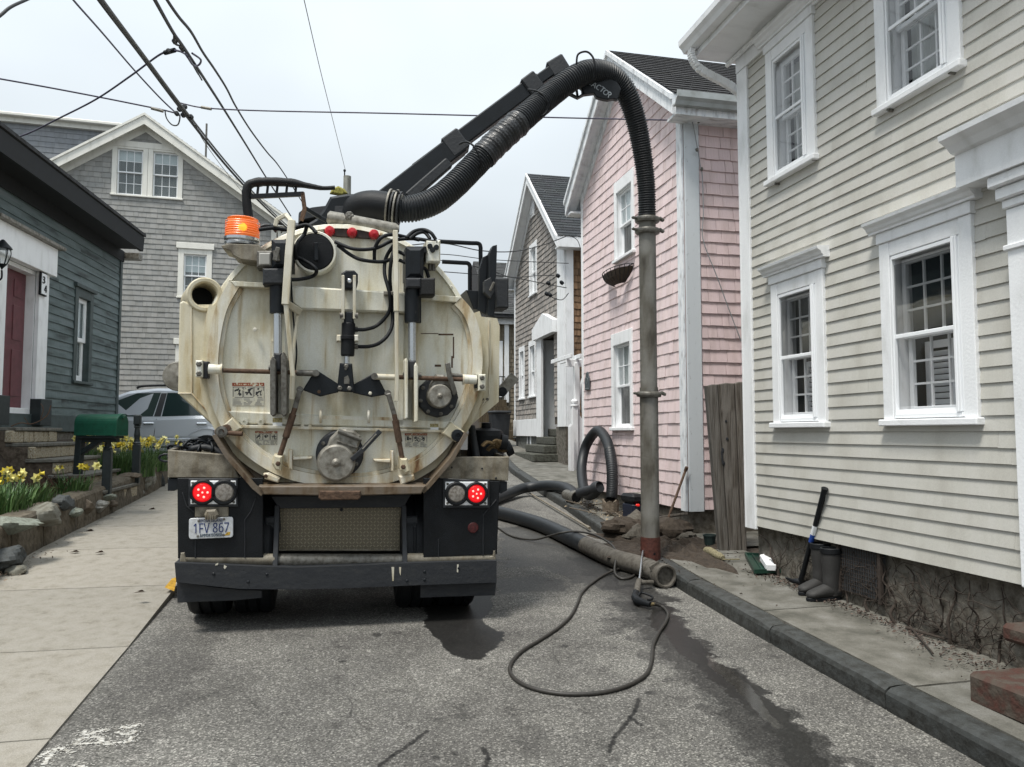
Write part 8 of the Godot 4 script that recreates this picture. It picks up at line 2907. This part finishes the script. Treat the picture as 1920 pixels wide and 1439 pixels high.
	b.lathe([Vector2(0,0),Vector2(0.05,0),Vector2(0.065,0.09),Vector2(0.07,0.09),Vector2(0.07,0.105),Vector2(0.058,0.105),Vector2(0.05,0.02),Vector2(0,0.02)],Transform3D(Basis(),Vector3(pot.x,rise(pot.z) + 0.14,pot.z)),18)
	single("plant_pot",b,mat("pot green",Color(0.014,0.028,0.026),0.6),"small dark green plastic pot beside the timber posts","pot")
	# ---- three old timbers standing in the gap
	var foot := ground(1374,1036,0.12)
	var px := Transform3D(Basis(Vector3.UP,deg_to_rad(-YAW)),foot)
	var wm := variants("old timber",Color(0.17,0.158,0.142),3,0.14,0.92,texs["grain"],1.3,texs["fibre"],1.4)
	t = thing("timber_screen","three weathered grey timbers standing upright between the two houses","timber screen",px)
	var tops := [[1325,724],[1346,721],[1379,719],[1395,716]]
	var feet := [[1351,1040],[1369,1042],[1393,1040],[1403,1036]]
	for i in 3:
		b = B.new()
		var poly := PackedVector2Array()
		for q in [feet[i],feet[i + 1],tops[i + 1],[lerpf(tops[i][0],tops[i + 1][0],0.5),tops[i][1] - 3],tops[i]]:
			var w := on(px,q[0],q[1])
			poly.push_back(Vector2(w.x + (0.003 if q == feet[i] or q == tops[i] else -0.003),w.y))
		b.ext(poly,-0.12,0.0 - 0.012 * i,Transform3D(),0.008)
		part("timber_plank",b,wm[i],t)
	for q in [[1353,845,0.03],[1355,869,0.028],[1364,823,0.014],[1362,790,0.012]]:
		disc("bolt_hole",on(px,q[0],q[1]) + Vector3(0,0,-0.008),[Vector2(q[2],0.0),Vector2(q[2] * 0.8,0.004),Vector2(0,0.005)],mats["dusty black"],t,14)
	b = B.new()
	b.bar(on(px,1353,847),on(px,1355,870),0.014,0.012,Vector3(0,0,1))
	part("slot",b,mats["dusty black"],t)
	# ---- small things in front of the timbers
	b = B.new()
	var ra := ground(1322,1032,0.17); var rb := ground(1356,1047,0.165)
	b.tube(spline([ra,ra.lerp(rb,0.3) + Vector3(0,0.01,0),ra.lerp(rb,0.7),rb],4),[0.02,0.03,0.036,0.038,0.04,0.038,0.041,0.038,0.036,0.04,0.034,0.03,0.022],10)
	b.tube(PackedVector3Array([rb + Vector3(-0.02,-0.01,0.02),rb + Vector3(0.15,-0.012,0.03)]),0.006,6)
	single("cloth_roll",b,mat("old cloth",Color(0.30,0.27,0.17),0.95,texs["crude"],4.0,texs["bumps"],1.2),"yellowish rolled rag at the foot of the timbers","rag")
	var tr := [ground(1398,1043,0.15),ground(1416,1076,0.15),ground(1474,1074,0.15),ground(1450,1046,0.165)]
	t = thing("splash_tray","dark green plastic splash tray on the pavement below the corner board","tray")
	b = B.new()
	var n := Vector3(0,0.012,0)
	b.quad(tr[1] + n,tr[2] + n,tr[3] + n,tr[0] + n)
	for i in 4: b.bar(tr[i] + n * 1.4,tr[(i + 1) % 4] + n * 1.4,0.012,0.035)
	part("tray_base",b,mat("tray green",Color(0.01,0.045,0.030),0.45,texs["mottle"],3.0),t)
	for i in 3:
		var f := (i + 1) / 4.0
		b = B.new()
		b.bar(tr[0].lerp(tr[3],f) + n * 1.6,tr[1].lerp(tr[2],f) + n * 1.6,0.01,0.012)
		part("tray_rib",b,mats["tray green"],t)
	b = B.new()
	var ea := ground(1434,1046,0.22); var eb := ground(1446,1064,0.20)
	b.bar(ea,eb,0.085,0.06,Vector3.UP,0.008)
	b.bar(ea + Vector3(0.0,0.03,-0.005),ea + Vector3(0.01,-0.02,0.02),0.085,0.05,Vector3(0,0,1),0.008)
	b.bar(eb,eb + (eb - ea).normalized() * 0.02,0.078,0.052,Vector3.UP,0.004)
	single("downspout_elbow",b,mats["white paint"],"loose white downspout elbow lying on the green tray","downspout piece")
	# ---- mattock leaning on the clapboards
	var ma := on(Transform3D(),1547,916,3.61,0)
	var mb := ground(1501,1094,0.15)
	t = thing("mattock","blue and black handled mattock leaning on the beige clapboards","mattock")
	var md := (ma - mb)
	b = B.new()
	b.tube(PackedVector3Array([mb,mb + md * 0.2,mb + md * 0.53]),[0.024,0.02,0.018],12)
	b.tube(PackedVector3Array([mb + md * 0.62,mb + md * 0.97,mb + md]),[0.019,0.021,0.026],12)
	part("handle",b,mats["black rubber"],t)
	b = B.new()
	b.tube(PackedVector3Array([mb + md * 0.45,mb + md * 0.53]),0.0195,12)
	part("blue_band",b,mat("blue band",Color(0.02,0.07,0.33),0.4),t)
	b = B.new()
	b.tube(PackedVector3Array([mb + md * 0.53,mb + md * 0.62]),0.0195,12)
	part("white_label",b,mats["sash white"],t)
	b = B.new()
	var side := (cam_basis * Vector3(1,0,0)).normalized()
	b.tube(spline([mb - side * 0.14 + Vector3(0,0.05,0.04),mb - side * 0.07 + Vector3(0,0.02,0.01),mb + Vector3(0,0.01,0),mb + side * 0.06 + Vector3(0,-0.01,0.0),mb + side * 0.09 + Vector3(0,-0.02,0)],4),[0.006,0.01,0.013,0.016,0.018,0.02,0.022,0.025,0.03,0.03,0.028,0.024,0.02,0.017,0.015,0.012,0.01],8)
	part("head",b,mats["dusty black"],t)
	# ---- pair of rubber boots
	boot(ground(1560,1124,0.135),"front rubber boot of the pair, mud brown heel, by the vent",0.0)
	boot(ground(1540,1112,0.135),"rear rubber boot of the pair, partly hidden by the other",0.12)
	# ---- brick red steps at the door
	var sf := ground(1815,1312,0.125)
	t = thing("door_steps","worn red painted masonry steps below the beige house door","steps")
	var rp := mat("worn red paint",Color(0.12,0.075,0.06),0.85,tex("redworn",91,0.02,6,[Color(0.85,0.62,0.58),Color(0.72,0.62,0.58),Color(0.75,0.82,0.80),Color(0.85,0.95,0.95)],Vector2.ONE,0.08),1.0,texs["bumps"],0.7)
	b = B.new()
	b.box(Vector3((sf.x + 3.7) / 2,sf.y + 0.06,sf.z + 0.9),Vector3(3.7 - sf.x,0.16,1.8),0.02)
	part("step",b,rp,t)
	var uf := on(Transform3D(),1884,1172,3.36,0)
	b = B.new()
	b.box(Vector3((3.36 + 3.7) / 2,uf.y - 0.04,uf.z + 1.0),Vector3(0.34,0.09,2.06),0.02)
	part("step",b,rp,t)
	b = B.new()
	b.box(Vector3((3.40 + 3.7) / 2,(uf.y - 0.085 + sf.y) / 2 - 0.02,uf.z + 1.0),Vector3(0.30,uf.y - 0.085 - sf.y + 0.05,1.98),0.01)
	part("step_block",b,mats["old concrete"],t)
	# ---- dead climber on the foundation, its roots and litter
	t = thing("dead_vine","leafless brown climbing vine rooted along the beige house foundation","vine")
	var vr := RandomNumberGenerator.new()
	vr.seed = 12
	for k in 9:
		var s := on(Transform3D(),[1470,1600,1640,1690,1715,1745,1790,1840,1880][k],1160,3.70,0)
		var p := Vector3(3.66,rise(s.z) + 0.12,s.z)
		var l := [p]
		var dirv := Vector3(0,0.8,vr.randf_range(-0.5,0.5))
		for i in 7:
			dirv = (dirv + Vector3(0,vr.randf_range(-0.1,0.4),vr.randf_range(-0.6,0.6))).normalized()
			p += dirv * 0.075
			p.x = 3.68 + vr.randf_range(-0.035,0.03)
			if p.y > 0.72: break
			l.push_back(p)
		b = B.new()
		var sp := spline(l,3)
		var rad := []
		for i in sp.size(): rad.push_back(lerpf(0.014 if k % 3 == 0 else 0.009,0.003,float(i) / sp.size()))
		b.tube(sp,rad,6)
		part("stem",b,mats["dead vine"],t)
	b = B.new()
	for k in 420:
		var z := vr.randf_range(-6.0,-2.4)
		var dense := z > -4.9
		if not dense and vr.randf() < 0.55: continue
		var p := Vector3(3.68,rise(z) + 0.12 + pow(vr.randf(),1.4) * 0.42,z)
		var l := [p]
		var a := vr.randf_range(-PI,PI)
		for i in 4:
			a += vr.randf_range(-0.9,0.9)
			p += Vector3(vr.randf_range(-0.02,0.012),sin(a) * 0.045,cos(a) * 0.055)
			p.x = clampf(p.x,3.60,3.72)
			if p.y < rise(p.z) + 0.13 or p.y > 0.74: break
			l.push_back(p)
		if l.size() > 2: b.tube(spline(l,2),0.0028,4,false)
	stuff(part("twigs",b,mats["dead vine"],t))
	for q in [[[1632,1116],[1660,1128],[1680,1140],[1695,1160],[1715,1185],[1728,1200],[1750,1226]],[[1640,1122],[1672,1125],[1705,1142],[1735,1152]],[[1650,1130],[1690,1160],[1700,1168]],[[1700,1178],[1740,1190],[1800,1205],[1880,1222]],[[1760,1170],[1800,1190],[1850,1202],[1882,1214]]]:
		var l := []
		for w in q: l.push_back(ground(w[0],w[1],0.15))
		var sp := spline(l,4)
		var rad := []
		for i in sp.size(): rad.push_back(lerpf(0.012,0.005,float(i) / sp.size()))
		b = B.new()
		b.tube(sp,rad,7)
		part("root",b,mats["dead vine"],t)
	litter("fallen_leaves","dead leaves and twigs gathered at the beige house foundation",func() -> Vector3:
		var z := rng.randf_range(-6.2,-2.8)
		return Vector3(3.62 - absf(rng.randfn(0.0,0.07 + 0.07 * smoothstep(-4.6,-3.8,z))),rise(z) + 0.145,z),1500,0.013,Color(0.075,0.055,0.045))
	litter("twig_litter","dry leaves and sticks on the pavement by the looped hose",func() -> Vector3:
		var z := rng.randf_range(-11.0,-8.2)
		return Vector3(3.55 + rng.randfn(0.0,0.16),rise(z) + 0.15,z),500,0.02,Color(0.2,0.16,0.11))
	litter("mud_crumbs","crumbs of wet earth strewn over the pavement round the red cuff",func() -> Vector3:
		var a := rng.randf() * TAU
		var r := absf(rng.randfn(0.0,0.55))
		var p := dc + Vector3(cos(a) * r * 0.75,0,sin(a) * r * 1.25)
		p.x = maxf(p.x,kerb_x(p.z) + 0.03)
		p.y = rise(p.z) + 0.138
		return p,1400,0.014,Color(0.07,0.058,0.046))
	litter("grit","grit and small stones along the gutter and kerb",func() -> Vector3:
		var z := rng.randf_range(-9.0,-2.6)
		return Vector3(kerb_x(z) + (0.24 + absf(rng.randfn(0,0.05)) if rng.randf() < 0.6 else -0.02 - absf(rng.randfn(0,0.05))),rise(z) + (0.14 if rng.randf() < 0.0 else 0.006),z),300,0.006,Color(0.3,0.28,0.24))
	b = B.new()
	for i in 16:
		var z := rng.randf_range(-10.4,-8.8)
		var p := Vector3(3.52 + rng.randfn(0,0.14),rise(z) + 0.16,z)
		b.tube(PackedVector3Array([p,p + Vector3(rng.randf_range(-0.3,0.3),rng.randf_range(0.0,0.14),rng.randf_range(-0.25,0.25))]),0.007,5)
	single("stick_heap",b,mat("dry stick",Color(0.13,0.105,0.08),0.9),"loose dry sticks heaped between looped hose and generator","sticks")
	# ---- things in the truck's trays
	var chain := thing("tangled_chain","tangled dark chain and hose piled in the truck tray by the car","chain",txf * Transform3D(Basis(),tp(372,858,-0.45)))
	for k in 26:
		b = B.new()
		var ring := PackedVector3Array()
		for i in 11: ring.push_back(Vector3(cos(TAU * i / 10) * 0.05,sin(TAU * i / 10) * 0.026,0))
		b.tube(ring,0.009,6)
		var o := part("chain_link",b,mats["black steel"],chain)
		var f := k / 25.0
		o.transform = Transform3D(Basis(Vector3(0.3,1,0.2).normalized(),k * 1.7) * Basis(Vector3(1,0,0),0.6 * (k % 2)),Vector3(lerpf(-0.2,0.26,f),0.0 + 0.07 * sin(PI * f) + 0.02 * (k % 3),0.08 - 0.1 * (k % 4) / 3.0))
	b = B.new()
	var coil := PackedVector3Array()
	for i in 37: coil.push_back(Vector3(0.04 + cos(TAU * i / 18) * 0.15,-0.02 + sin(TAU * i / 18) * 0.10,0.1 - 0.004 * i))
	b.tube(coil,0.022,10)
	part("hose_coil",b,mats["dusty black"],chain)
	var gl := thing("work_gloves","brown leather work gloves lying on the truck tray corner","gloves",txf * Transform3D(Basis(),tp(939,853,-0.3)))
	for k in 2:
		b = B.new()
		var o := Vector3(0.03 - 0.05 * k,0.05 + 0.035 * k,0.05 * k)
		b.add(rock_mesh(Vector3(0.13,0.07,0.1),500 + k,0.4),Transform3D(Basis(Vector3.UP,0.4 * k),o))
		for f in 4: b.tube(spline([o + Vector3(-0.05,0.0,-0.03 + f * 0.02),o + Vector3(-0.1,0.012,-0.035 + f * 0.022),o + Vector3(-0.135,-0.02,-0.04 + f * 0.024)],3),[0.012,0.013,0.013,0.012,0.011,0.01,0.008],7)
		b.tube(spline([o + Vector3(0.0,0.0,0.04),o + Vector3(-0.04,0.03,0.07),o + Vector3(-0.07,0.02,0.075)],3),[0.013,0.013,0.013,0.012,0.011,0.01,0.008],7)
		part("glove",b,mat("leather",Color(0.20,0.135,0.06),0.85,texs["crude"],5.0,texs["bumps"],1.0),gl)
		b = B.new()
		b.lathe([Vector2(0.055,0),Vector2(0.06,0.05),Vector2(0.052,0.05),Vector2(0.048,0.0)],Transform3D(Basis(Vector3(0,0,1),2.0 - 0.6 * k),o + Vector3(0.05,0.01,0.02)),14,Vector2(1,0.7))
		part("cuff",b,mats["black rubber"],gl)
	# ---- white picket gate and arbour between the pink and the cedar house
	var gx := Transform3D(Basis(),Vector3(0,0,-12.6))
	var gp := on(gx,1077,752)
	var gfoot := on(gx,1077,882)
	t = thing("picket_gate","white picket gate with a ball topped post beside the pink house","gate",Transform3D(Basis(),Vector3(gp.x,gfoot.y,-12.6)))
	var gh := gp.y - gfoot.y
	b = B.new()
	b.box(Vector3(0,gh * 0.46,0),Vector3(0.11,gh * 0.92,0.11),0.008)
	b.lathe([Vector2(0.075,gh * 0.92),Vector2(0.075,gh * 0.94),Vector2(0.03,gh * 0.95),Vector2(0.06,gh * 0.975),Vector2(0.06,gh * 1.0),Vector2(0.03,gh * 1.025),Vector2(0,gh * 1.03)],Transform3D(),16)
	part("gate_post",b,mats["white paint"],t)
	for i in 9:
		b = B.new()
		var x := 0.10 + i * 0.085
		var hh := gh * (0.66 + 0.03 * pow(absf(i - 4.0) / 2.0,2.0))
		b.ext(PackedVector2Array([Vector2(x - 0.03,0.03),Vector2(x + 0.03,0.03),Vector2(x + 0.03,hh - 0.04),Vector2(x,hh),Vector2(x - 0.03,hh - 0.04)]),-0.012,0.012)
		part("picket",b,mats["white paint"],t)
	for y in [0.2,0.55]:
		b = B.new()
		b.box(Vector3(0.45,gh * y,-0.03),Vector3(0.9,0.06,0.03))
		part("rail",b,mats["white paint"],t)
	for i in 3:
		b = B.new()
		var z := 0.06 + i * 0.09
		b.ext(PackedVector2Array([Vector2(-0.13 - i * 0.01,0.0),Vector2(-0.07 - i * 0.01,0.0),Vector2(-0.07 - i * 0.01,gh * 0.62),Vector2(-0.10 - i * 0.01,gh * 0.66),Vector2(-0.13 - i * 0.01,gh * 0.62)]),z - 0.01,z + 0.01)
		part("picket",b,mats["white paint"],t)
	t = thing("garden_arbour","white slatted arbour top over the picket gate","arbour",Transform3D(Basis(),Vector3(gp.x,gfoot.y,-12.75)))
	var ay := on(gx,1077,680).y - gfoot.y
	for i in 6:
		b = B.new()
		b.bar(Vector3(-0.1 + i * 0.17,ay + 0.1,0.32),Vector3(-0.1 + i * 0.17,ay + 0.1,-0.9),0.04,0.07,Vector3.UP,0.004)
		part("slat",b,mats["white paint"],t)
	b = B.new()
	b.bar(Vector3(-0.12,ay,0.06),Vector3(1.0,ay,0.06),0.04,0.13,Vector3.UP,0.006)
	part("beam",b,mats["white paint"],t)
	for x in [0.07,0.95]:
		b = B.new()
		b.box(Vector3(x,ay / 2,0.06),Vector3(0.09,ay,0.09),0.006)
		part("arbour_post",b,mats["white paint"],t)
	b = B.new()
	b.tube(spline([Vector3(0.1,ay * 0.62,0.06),Vector3(0.15,ay * 0.8,0.06),Vector3(0.32,ay - 0.06,0.06),Vector3(0.5,ay - 0.05,0.06)],5),0.03,8)
	part("arch_brace",b,mats["white paint"],t)

func boot(p: Vector3,label: String,turn: float) -> void:
	# toe towards -x of its own frame
	var t := thing("rubber_boot",label,"boot",Transform3D(Basis(Vector3.UP,deg_to_rad(-YAW) + 0.25 + turn),p),"pair of rubber boots")
	var upper := [[0.0,0.03,0.045,0.048],[0.0,0.075,0.050,0.05],[0.0,0.12,0.056,0.052],[0.005,0.18,0.058,0.055],[0.006,0.25,0.064,0.06],[0.006,0.32,0.068,0.064],[0.006,0.365,0.069,0.065]]
	var loft := func(sections: Array,axis_x: bool) -> B:
		var b := B.new()
		var rows := []
		var line := []
		for q in sections: line.push_back(Vector3(q[0],q[1],0))
		var fine := 4
		for i in (sections.size() - 1) * fine + 1:
			var u := clampi(i / fine,0,sections.size() - 2)
			var f := float(i - u * fine) / fine
			var s := []
			for c in 4: s.push_back(cubic_interpolate(sections[u][c],sections[u + 1][c],sections[maxi(u - 1,0)][c],sections[mini(u + 2,sections.size() - 1)][c],f))
			var row := PackedVector3Array()
			for k in 24:
				var a := TAU * k / 24
				row.push_back(Vector3(s[0],s[1] + sin(a) * absf(s[2]),cos(a) * absf(s[3])) if axis_x else Vector3(s[0] + cos(a) * s[2] * 1.15,s[1],sin(a) * s[3]))
			rows.push_back(row)
		b.sheet(rows,axis_x == false)
		return b
	var bm := mat("boot rubber",Color(0.032,0.031,0.030),0.7,tex("bootmud",95,0.02,5,[Color(1,1,1),Color(0.9,0.9,0.9),Color(2.0,1.7,1.3).clamp()],Vector2.ONE,0.1),3.0,texs["bumps"],0.5)
	part("shaft",loft.call(upper,false),bm,t)
	part("foot",loft.call([[0.075,0.045,0.01,0.01],[0.07,0.05,0.035,0.04],[0.03,0.06,0.05,0.048],[-0.04,0.062,0.055,0.05],[-0.10,0.055,0.045,0.052],[-0.15,0.047,0.036,0.052],[-0.185,0.042,0.028,0.043],[-0.205,0.038,0.015,0.02],[-0.208,0.036,0.002,0.002]],true),bm,t)
	var b := B.new()
	var sole := PackedVector2Array()
	for i in 24:
		var a := TAU * i / 24
		sole.push_back(Vector2(-0.068 + cos(a) * 0.148,sin(a) * (0.052 + 0.006 * cos(a * 2))))
	b.ext(sole,0.0,0.022,Transform3D(Basis(Vector3(1,0,0),Vector3(0,0,-1),Vector3(0,1,0)),Vector3.ZERO),0.003)
	part("sole",b,mats["black rubber"],t)
	b = B.new()
	b.lathe([Vector2(0.069,0.335),Vector2(0.074,0.34),Vector2(0.074,0.375),Vector2(0.069,0.38),Vector2(0.060,0.378),Vector2(0.056,0.30)],Transform3D(Basis(),Vector3(0.006,0,0)),24,Vector2(1.15,0.95))
	part("cuff",b,mats["black rubber"],t)
	b = B.new()
	b.lathe([Vector2(0.06,0.31),Vector2(0,0.31)],Transform3D(Basis(),Vector3(0.006,0,0)),20,Vector2(1.1,0.95))
	part("inside",b,mats["dim room"],t)
	b = B.new()
	b.box(Vector3(0.07,0.06,0),Vector3(0.03,0.085,0.085),0.02)
	part("heel_guard",b,mats["hose muddy"],t)

# ---------------------------------------------------------------- overhead lines
func cable(called: String,list: Array,r: float,m: Material,label: String,group := "") -> MeshInstance3D:
	var pts := []
	for q in list: pts.push_back(far_at(q[0],q[1],q[2]))
	if list[0][0] < 0 or list[0][1] < 0:              # it goes on overhead, out of the picture
		var p: Vector3 = pts[0]
		var o := (p - Vector3(pts[1])).normalized()
		for l in [0.6,1.8,5.0,15.0]: pts.push_front(p + o * l)
	if list[-1][0] < 0 or list[-1][1] < 0:
		var p: Vector3 = pts[-1]
		var o := (p - Vector3(pts[-2])).normalized()
		for l in [0.6,1.8,5.0,15.0]: pts.push_back(p + o * l)
	var b := B.new()
	b.tube(spline(pts,8),r,6)
	return single(called,b,m,label,"cable",group) as MeshInstance3D

func build_cables() -> void:
	var k: Material = mats["cable black"]
	var g := "overhead lines across the street"
	var vio: Material = mats["cable violet"]
	var a := cable("bundled_cable",[[160,-40,5.0],[186,0,5.4],[260,98,6.8],[345,212,9.0],[430,318,12.0],[500,392,15.2],[560,448,19.0]],0.017,k,"thickest double cable running from top to behind the beacon",g)
	var b := B.new()
	var pts := []
	for q in [[165,-41,5.02],[191,-1,5.42],[264,97,6.8],[349,210,9.0],[434,316,12.0],[503,390,15.2],[563,446,19.0]]: pts.push_back(far_at(q[0],q[1],q[2]))
	var so := (Vector3(pts[0]) - Vector3(pts[1])).normalized()
	var sp0: Vector3 = pts[0]
	for l in [0.6,1.8,5.0,15.0]: pts.push_front(sp0 + so * l)
	b.tube(spline(pts,8),0.013,6)
	part("second_strand",b,mat("cable grey",Color(0.09,0.095,0.1),0.6),a)
	var c := cable("main_cable",[[268,-40,5.2],[290,0,5.6],[325,62,6.5],[350,98,7.1],[410,190,9.6],[460,270,12.6],[500,335,16.0],[545,405,20.0]],0.016,k,"middle dark cable with a splice passing over the guide arm",g)
	cable("wavy_cable",[[290,-40,5.6],[313,0,6.0],[335,32,6.4],[358,60,6.9],[380,98,7.6],[402,130,8.4],[424,165,9.3],[442,200,10.4],[470,245,12.0],[500,285,14.2],[520,308,16.0],[545,345,18.5],[570,385,21]],0.0135,k,"slightly wavy cable beside the middle one",g)
	cable("thin_service_line",[[115,-30,6.0],[137,0,6.4],[190,60,7.3],[250,130,8.4],[300,184,9.0],[332,214,9.1]],0.009,vio,"thin violet line ending at the splice above the grey gable",g)
	cable("crossing_line",[[-40,141,8.0],[0,148,8.2],[90,164,8.5],[190,183,8.8],[270,199,9.0],[300,205,9.05],[332,213,9.1]],0.009,vio,"violet line crossing level above the black roof",g)
	var d := cable("house_service_line",[[326,188,9.0],[345,195,9.0],[390,203,9.0],[500,208,8.9],[700,212,8.8],[900,217,8.8],[1100,222,8.85],[1285,226,8.9],[1300,226,8.9]],0.008,vio,"long service line crossing behind the boom to the pink house",g)
	for q in [[[283,203,9.0],[306,209,9.03]],[[377,201,9.0],[396,204.5,9.0]]]:
		b = B.new()
		b.cyl(far_at(q[0][0],q[0][1],q[0][2]),far_at(q[1][0],q[1][1],q[1][2]),0.018,8)
		part("splice_sleeve",b,mats["galvanised"],d)
	cable("drop_line",[[-40,275,11.0],[0,265,10.5],[48,252,10.0],[110,222,9.4],[180,186,8.8],[245,142,8.0],[300,102,7.4],[328,95,7.1],[345,100,7.05],[352,108,7.0],[362,122,7.4],[372,122,7.6],[376,112,7.4],[360,100,7.1]],0.010,vio,"sagging dark line dropping over the black roof ridge",g)
	cable("short_line",[[-40,60,6.0],[0,29,6.2],[20,13,6.3],[52,-2,6.5],[90,-20,6.8]],0.013,k,"short piece of line in the top corner of the sky",g)
	cable("pole_stay_wire",[[556,-60,9.0],[570,0,9.8],[600,130,12.5],[625,230,16.0],[647,318,20.9]],0.006,mats["galvanised"],"hair thin wire falling from the sky to the pole pin",g)
	cable("tail_wire",[[340,208,9.1],[352,214,9.3],[362,224,9.6],[380,262,11.0],[420,318,14.0],[470,380,19.0]],0.006,mats["galvanised"],"thin grey wire hanging from the splice towards the grey roof",g)
	b = B.new()                                       # clamps and loops at the two splices
	pts = []
	for q in [[309,208,9.0],[312,222,9.0],[322,234,9.0],[333,234,9.0],[337,220,9.0],[334,212,9.0]]: pts.push_back(far_at(q[0],q[1],q[2]))
	b.tube(spline(pts,5),0.008,6)
	part("drip_loop",b,k,a)
	for q in [[331,213,9.0],[346,200,9.0],[336,205,9.0],[358,219,9.2],[343,216,9.05]]:
		b = B.new()
		b.box(far_at(q[0],q[1],q[2]),Vector3(0.05,0.06,0.05),0.015,Basis(Vector3(0,0,1),0.7))
		part("line_clamp",b,mats["dusty black"],a)
	for q in [[327,78,6.7],[340,90,6.9],[316,96,7.1],[342,92,7.0]]:
		b = B.new()
		b.box(far_at(q[0],q[1],q[2]),Vector3(0.04,0.05,0.04),0.012,Basis(Vector3(0,0,1),0.6))
		part("line_clamp",b,mats["dusty black"],c)
	b = B.new()
	b.cyl(far_at(309,99,7.2),far_at(327,94,7.1),0.022,8)
	part("splice_sleeve",b,mats["black rubber"],c)
	for q in [[[326,66,6.6],[328,82,6.7],[345,92,6.95],[366,130,7.6],[372,140,7.9]],[[345,92,7.0],[360,118,7.4],[378,150,8.2]]]:
		pts = []
		for w in q: pts.push_back(far_at(w[0],w[1],w[2]))
		b = B.new()
		b.tube(spline(pts,5),0.009,6)
		part("slack_strand",b,k,c)
	# lines to the cedar house, in the slot on the right of the tank
	cable("eave_line",[[700,470,14.0],[820,456,15.0],[900,470,15.5],[960,472,15.8],[1010,462,16.0],[1050,448,16.2],[1066,441,16.4]],0.011,k,"highest of the dark lines reaching the cedar house eave",g)
	cable("upper_wall_line",[[700,478,14.0],[830,477,15.0],[920,487,15.6],[1040,493,16.2],[1066,494,16.4]],0.008,k,"straight line below the eave line at the cedar house",g)
	cable("lower_wall_line",[[700,478,14.0],[840,490,15.0],[920,508,15.6],[960,520,15.8],[1010,517,16.0],[1040,517,16.2]],0.008,k,"sagging line meeting the insulators on the cedar house",g)
	var e := cable("lowest_wall_line",[[700,500,14.0],[860,512,15.0],[950,519,15.6],[1000,528,16.0],[1040,536,16.2],[1062,540,16.4]],0.009,k,"lowest dark line to the cedar house service mast",g)
	pts = []
	for q in [[1025,551,16.1],[1040,560,16.2],[1055,562,16.3],[1066,550,16.4]]: pts.push_back(far_at(q[0],q[1],q[2]))
	b = B.new()
	b.tube(spline(pts,5),0.009,6)
	part("slack_strand",b,k,e)
	for q in [[1025,551,16.1],[1031,553,16.1],[1053,530,16.3],[1046,517,16.2],[1028,531,16.1]]:
		b = B.new()
		b.lathe([Vector2(0,-0.05),Vector2(0.035,-0.05),Vector2(0.045,0.0),Vector2(0.03,0.04),Vector2(0,0.05)],Transform3D(Basis(Vector3(0,0,1),0.8),far_at(q[0],q[1],q[2])),10)
		part("insulator",b,mats["black steel"],e)
	pts = []
	for q in [[1066,441,16.3],[1080,448,16.3],[1086,458,16.3],[1090,475,16.4]]: pts.push_back(far_at(q[0],q[1],q[2]))
	b = B.new()
	b.tube(spline(pts,5),0.008,6)
	part("eave_lead",b,k,e)
	# the pink house's own lead, down the corner board and over the shingles
	b = B.new()
	pts = []
	for q in [[1298,227,-7.95],[1302,245,-7.95],[1306,268,-7.96],[1309,283,-7.96],[1314,315,-7.96],[1317,330,-7.96],[1319,400,-7.96],[1317,440,-7.96],[1325,470,-7.95],[1345,520,-7.95],[1365,575,-7.95],[1390,640,-7.95]]: pts.push_back(on(Transform3D(),q[0],q[1],q[2],2))
	b.tube(spline(pts,4),0.006,6)
	var w := single("wall_lead",b,mat("painted lead",Color(0.25,0.26,0.27),0.6),"grey painted lead running down the pink house corner board","cable") as MeshInstance3D
	for q in [[1307,281],[1316,317],[1310,228]]:
		b = B.new()
		b.box(on(Transform3D(),q[0],q[1],-7.95,2),Vector3(0.03,0.04,0.03),0.008)
		part("lead_clip",b,mats["dull steel"],w)
	# bare tree over the black roof
	var base := far_at(-30,800,34.0)
	var t := thing("bare_tree","leafless tree top showing above the black roof","tree",Transform3D(Basis(),Vector3(base.x,0.9,base.z)))
	var r := RandomNumberGenerator.new()
	r.seed = 9
	var top := far_at(-30,230,34.0).y - 0.9
	b = B.new()
	b.tube(spline([Vector3.ZERO,Vector3(0.1,top * 0.4,0),Vector3(0.0,top * 0.75,0)],4),[0.3,0.28,0.26,0.24,0.22,0.2,0.17,0.15,0.13],10)
	part("trunk",b,mats["dead vine"],t)
	b = B.new()
	var heads := [[Vector3(0,top * 0.5,0),Vector3(0.5,1,0.1),0.09,2.6],[Vector3(0,top * 0.6,0),Vector3(-0.6,0.9,0.3),0.08,2.4],[Vector3(0,top * 0.75,0),Vector3(0.3,1,-0.2),0.09,2.4],[Vector3(0,top * 0.66,0),Vector3(0.8,0.8,-0.3),0.08,2.4],[Vector3(0,top * 0.75,0),Vector3(-0.3,1,0.2),0.07,2.0]]
	for gen in 4:
		var next := []
		for q in heads:
			var dirv: Vector3 = q[1].normalized()
			var end: Vector3 = q[0] + dirv * q[3]
			var midp: Vector3 = q[0].lerp(end,0.5) + Vector3(r.randf_range(-0.1,0.1),0,r.randf_range(-0.1,0.1)) * float(q[3])
			b.tube(PackedVector3Array([q[0],midp,end]),[q[2],q[2] * 0.75,q[2] * 0.5],5)
			for i in 3: next.push_back([midp.lerp(end,i / 2.0),dirv + Vector3(r.randf_range(-0.8,0.8),r.randf_range(-0.2,0.5),r.randf_range(-0.8,0.8)),float(q[2]) * 0.5,float(q[3]) * 0.55])
		heads = next
	part("crown",b,mats["dead vine"],t)
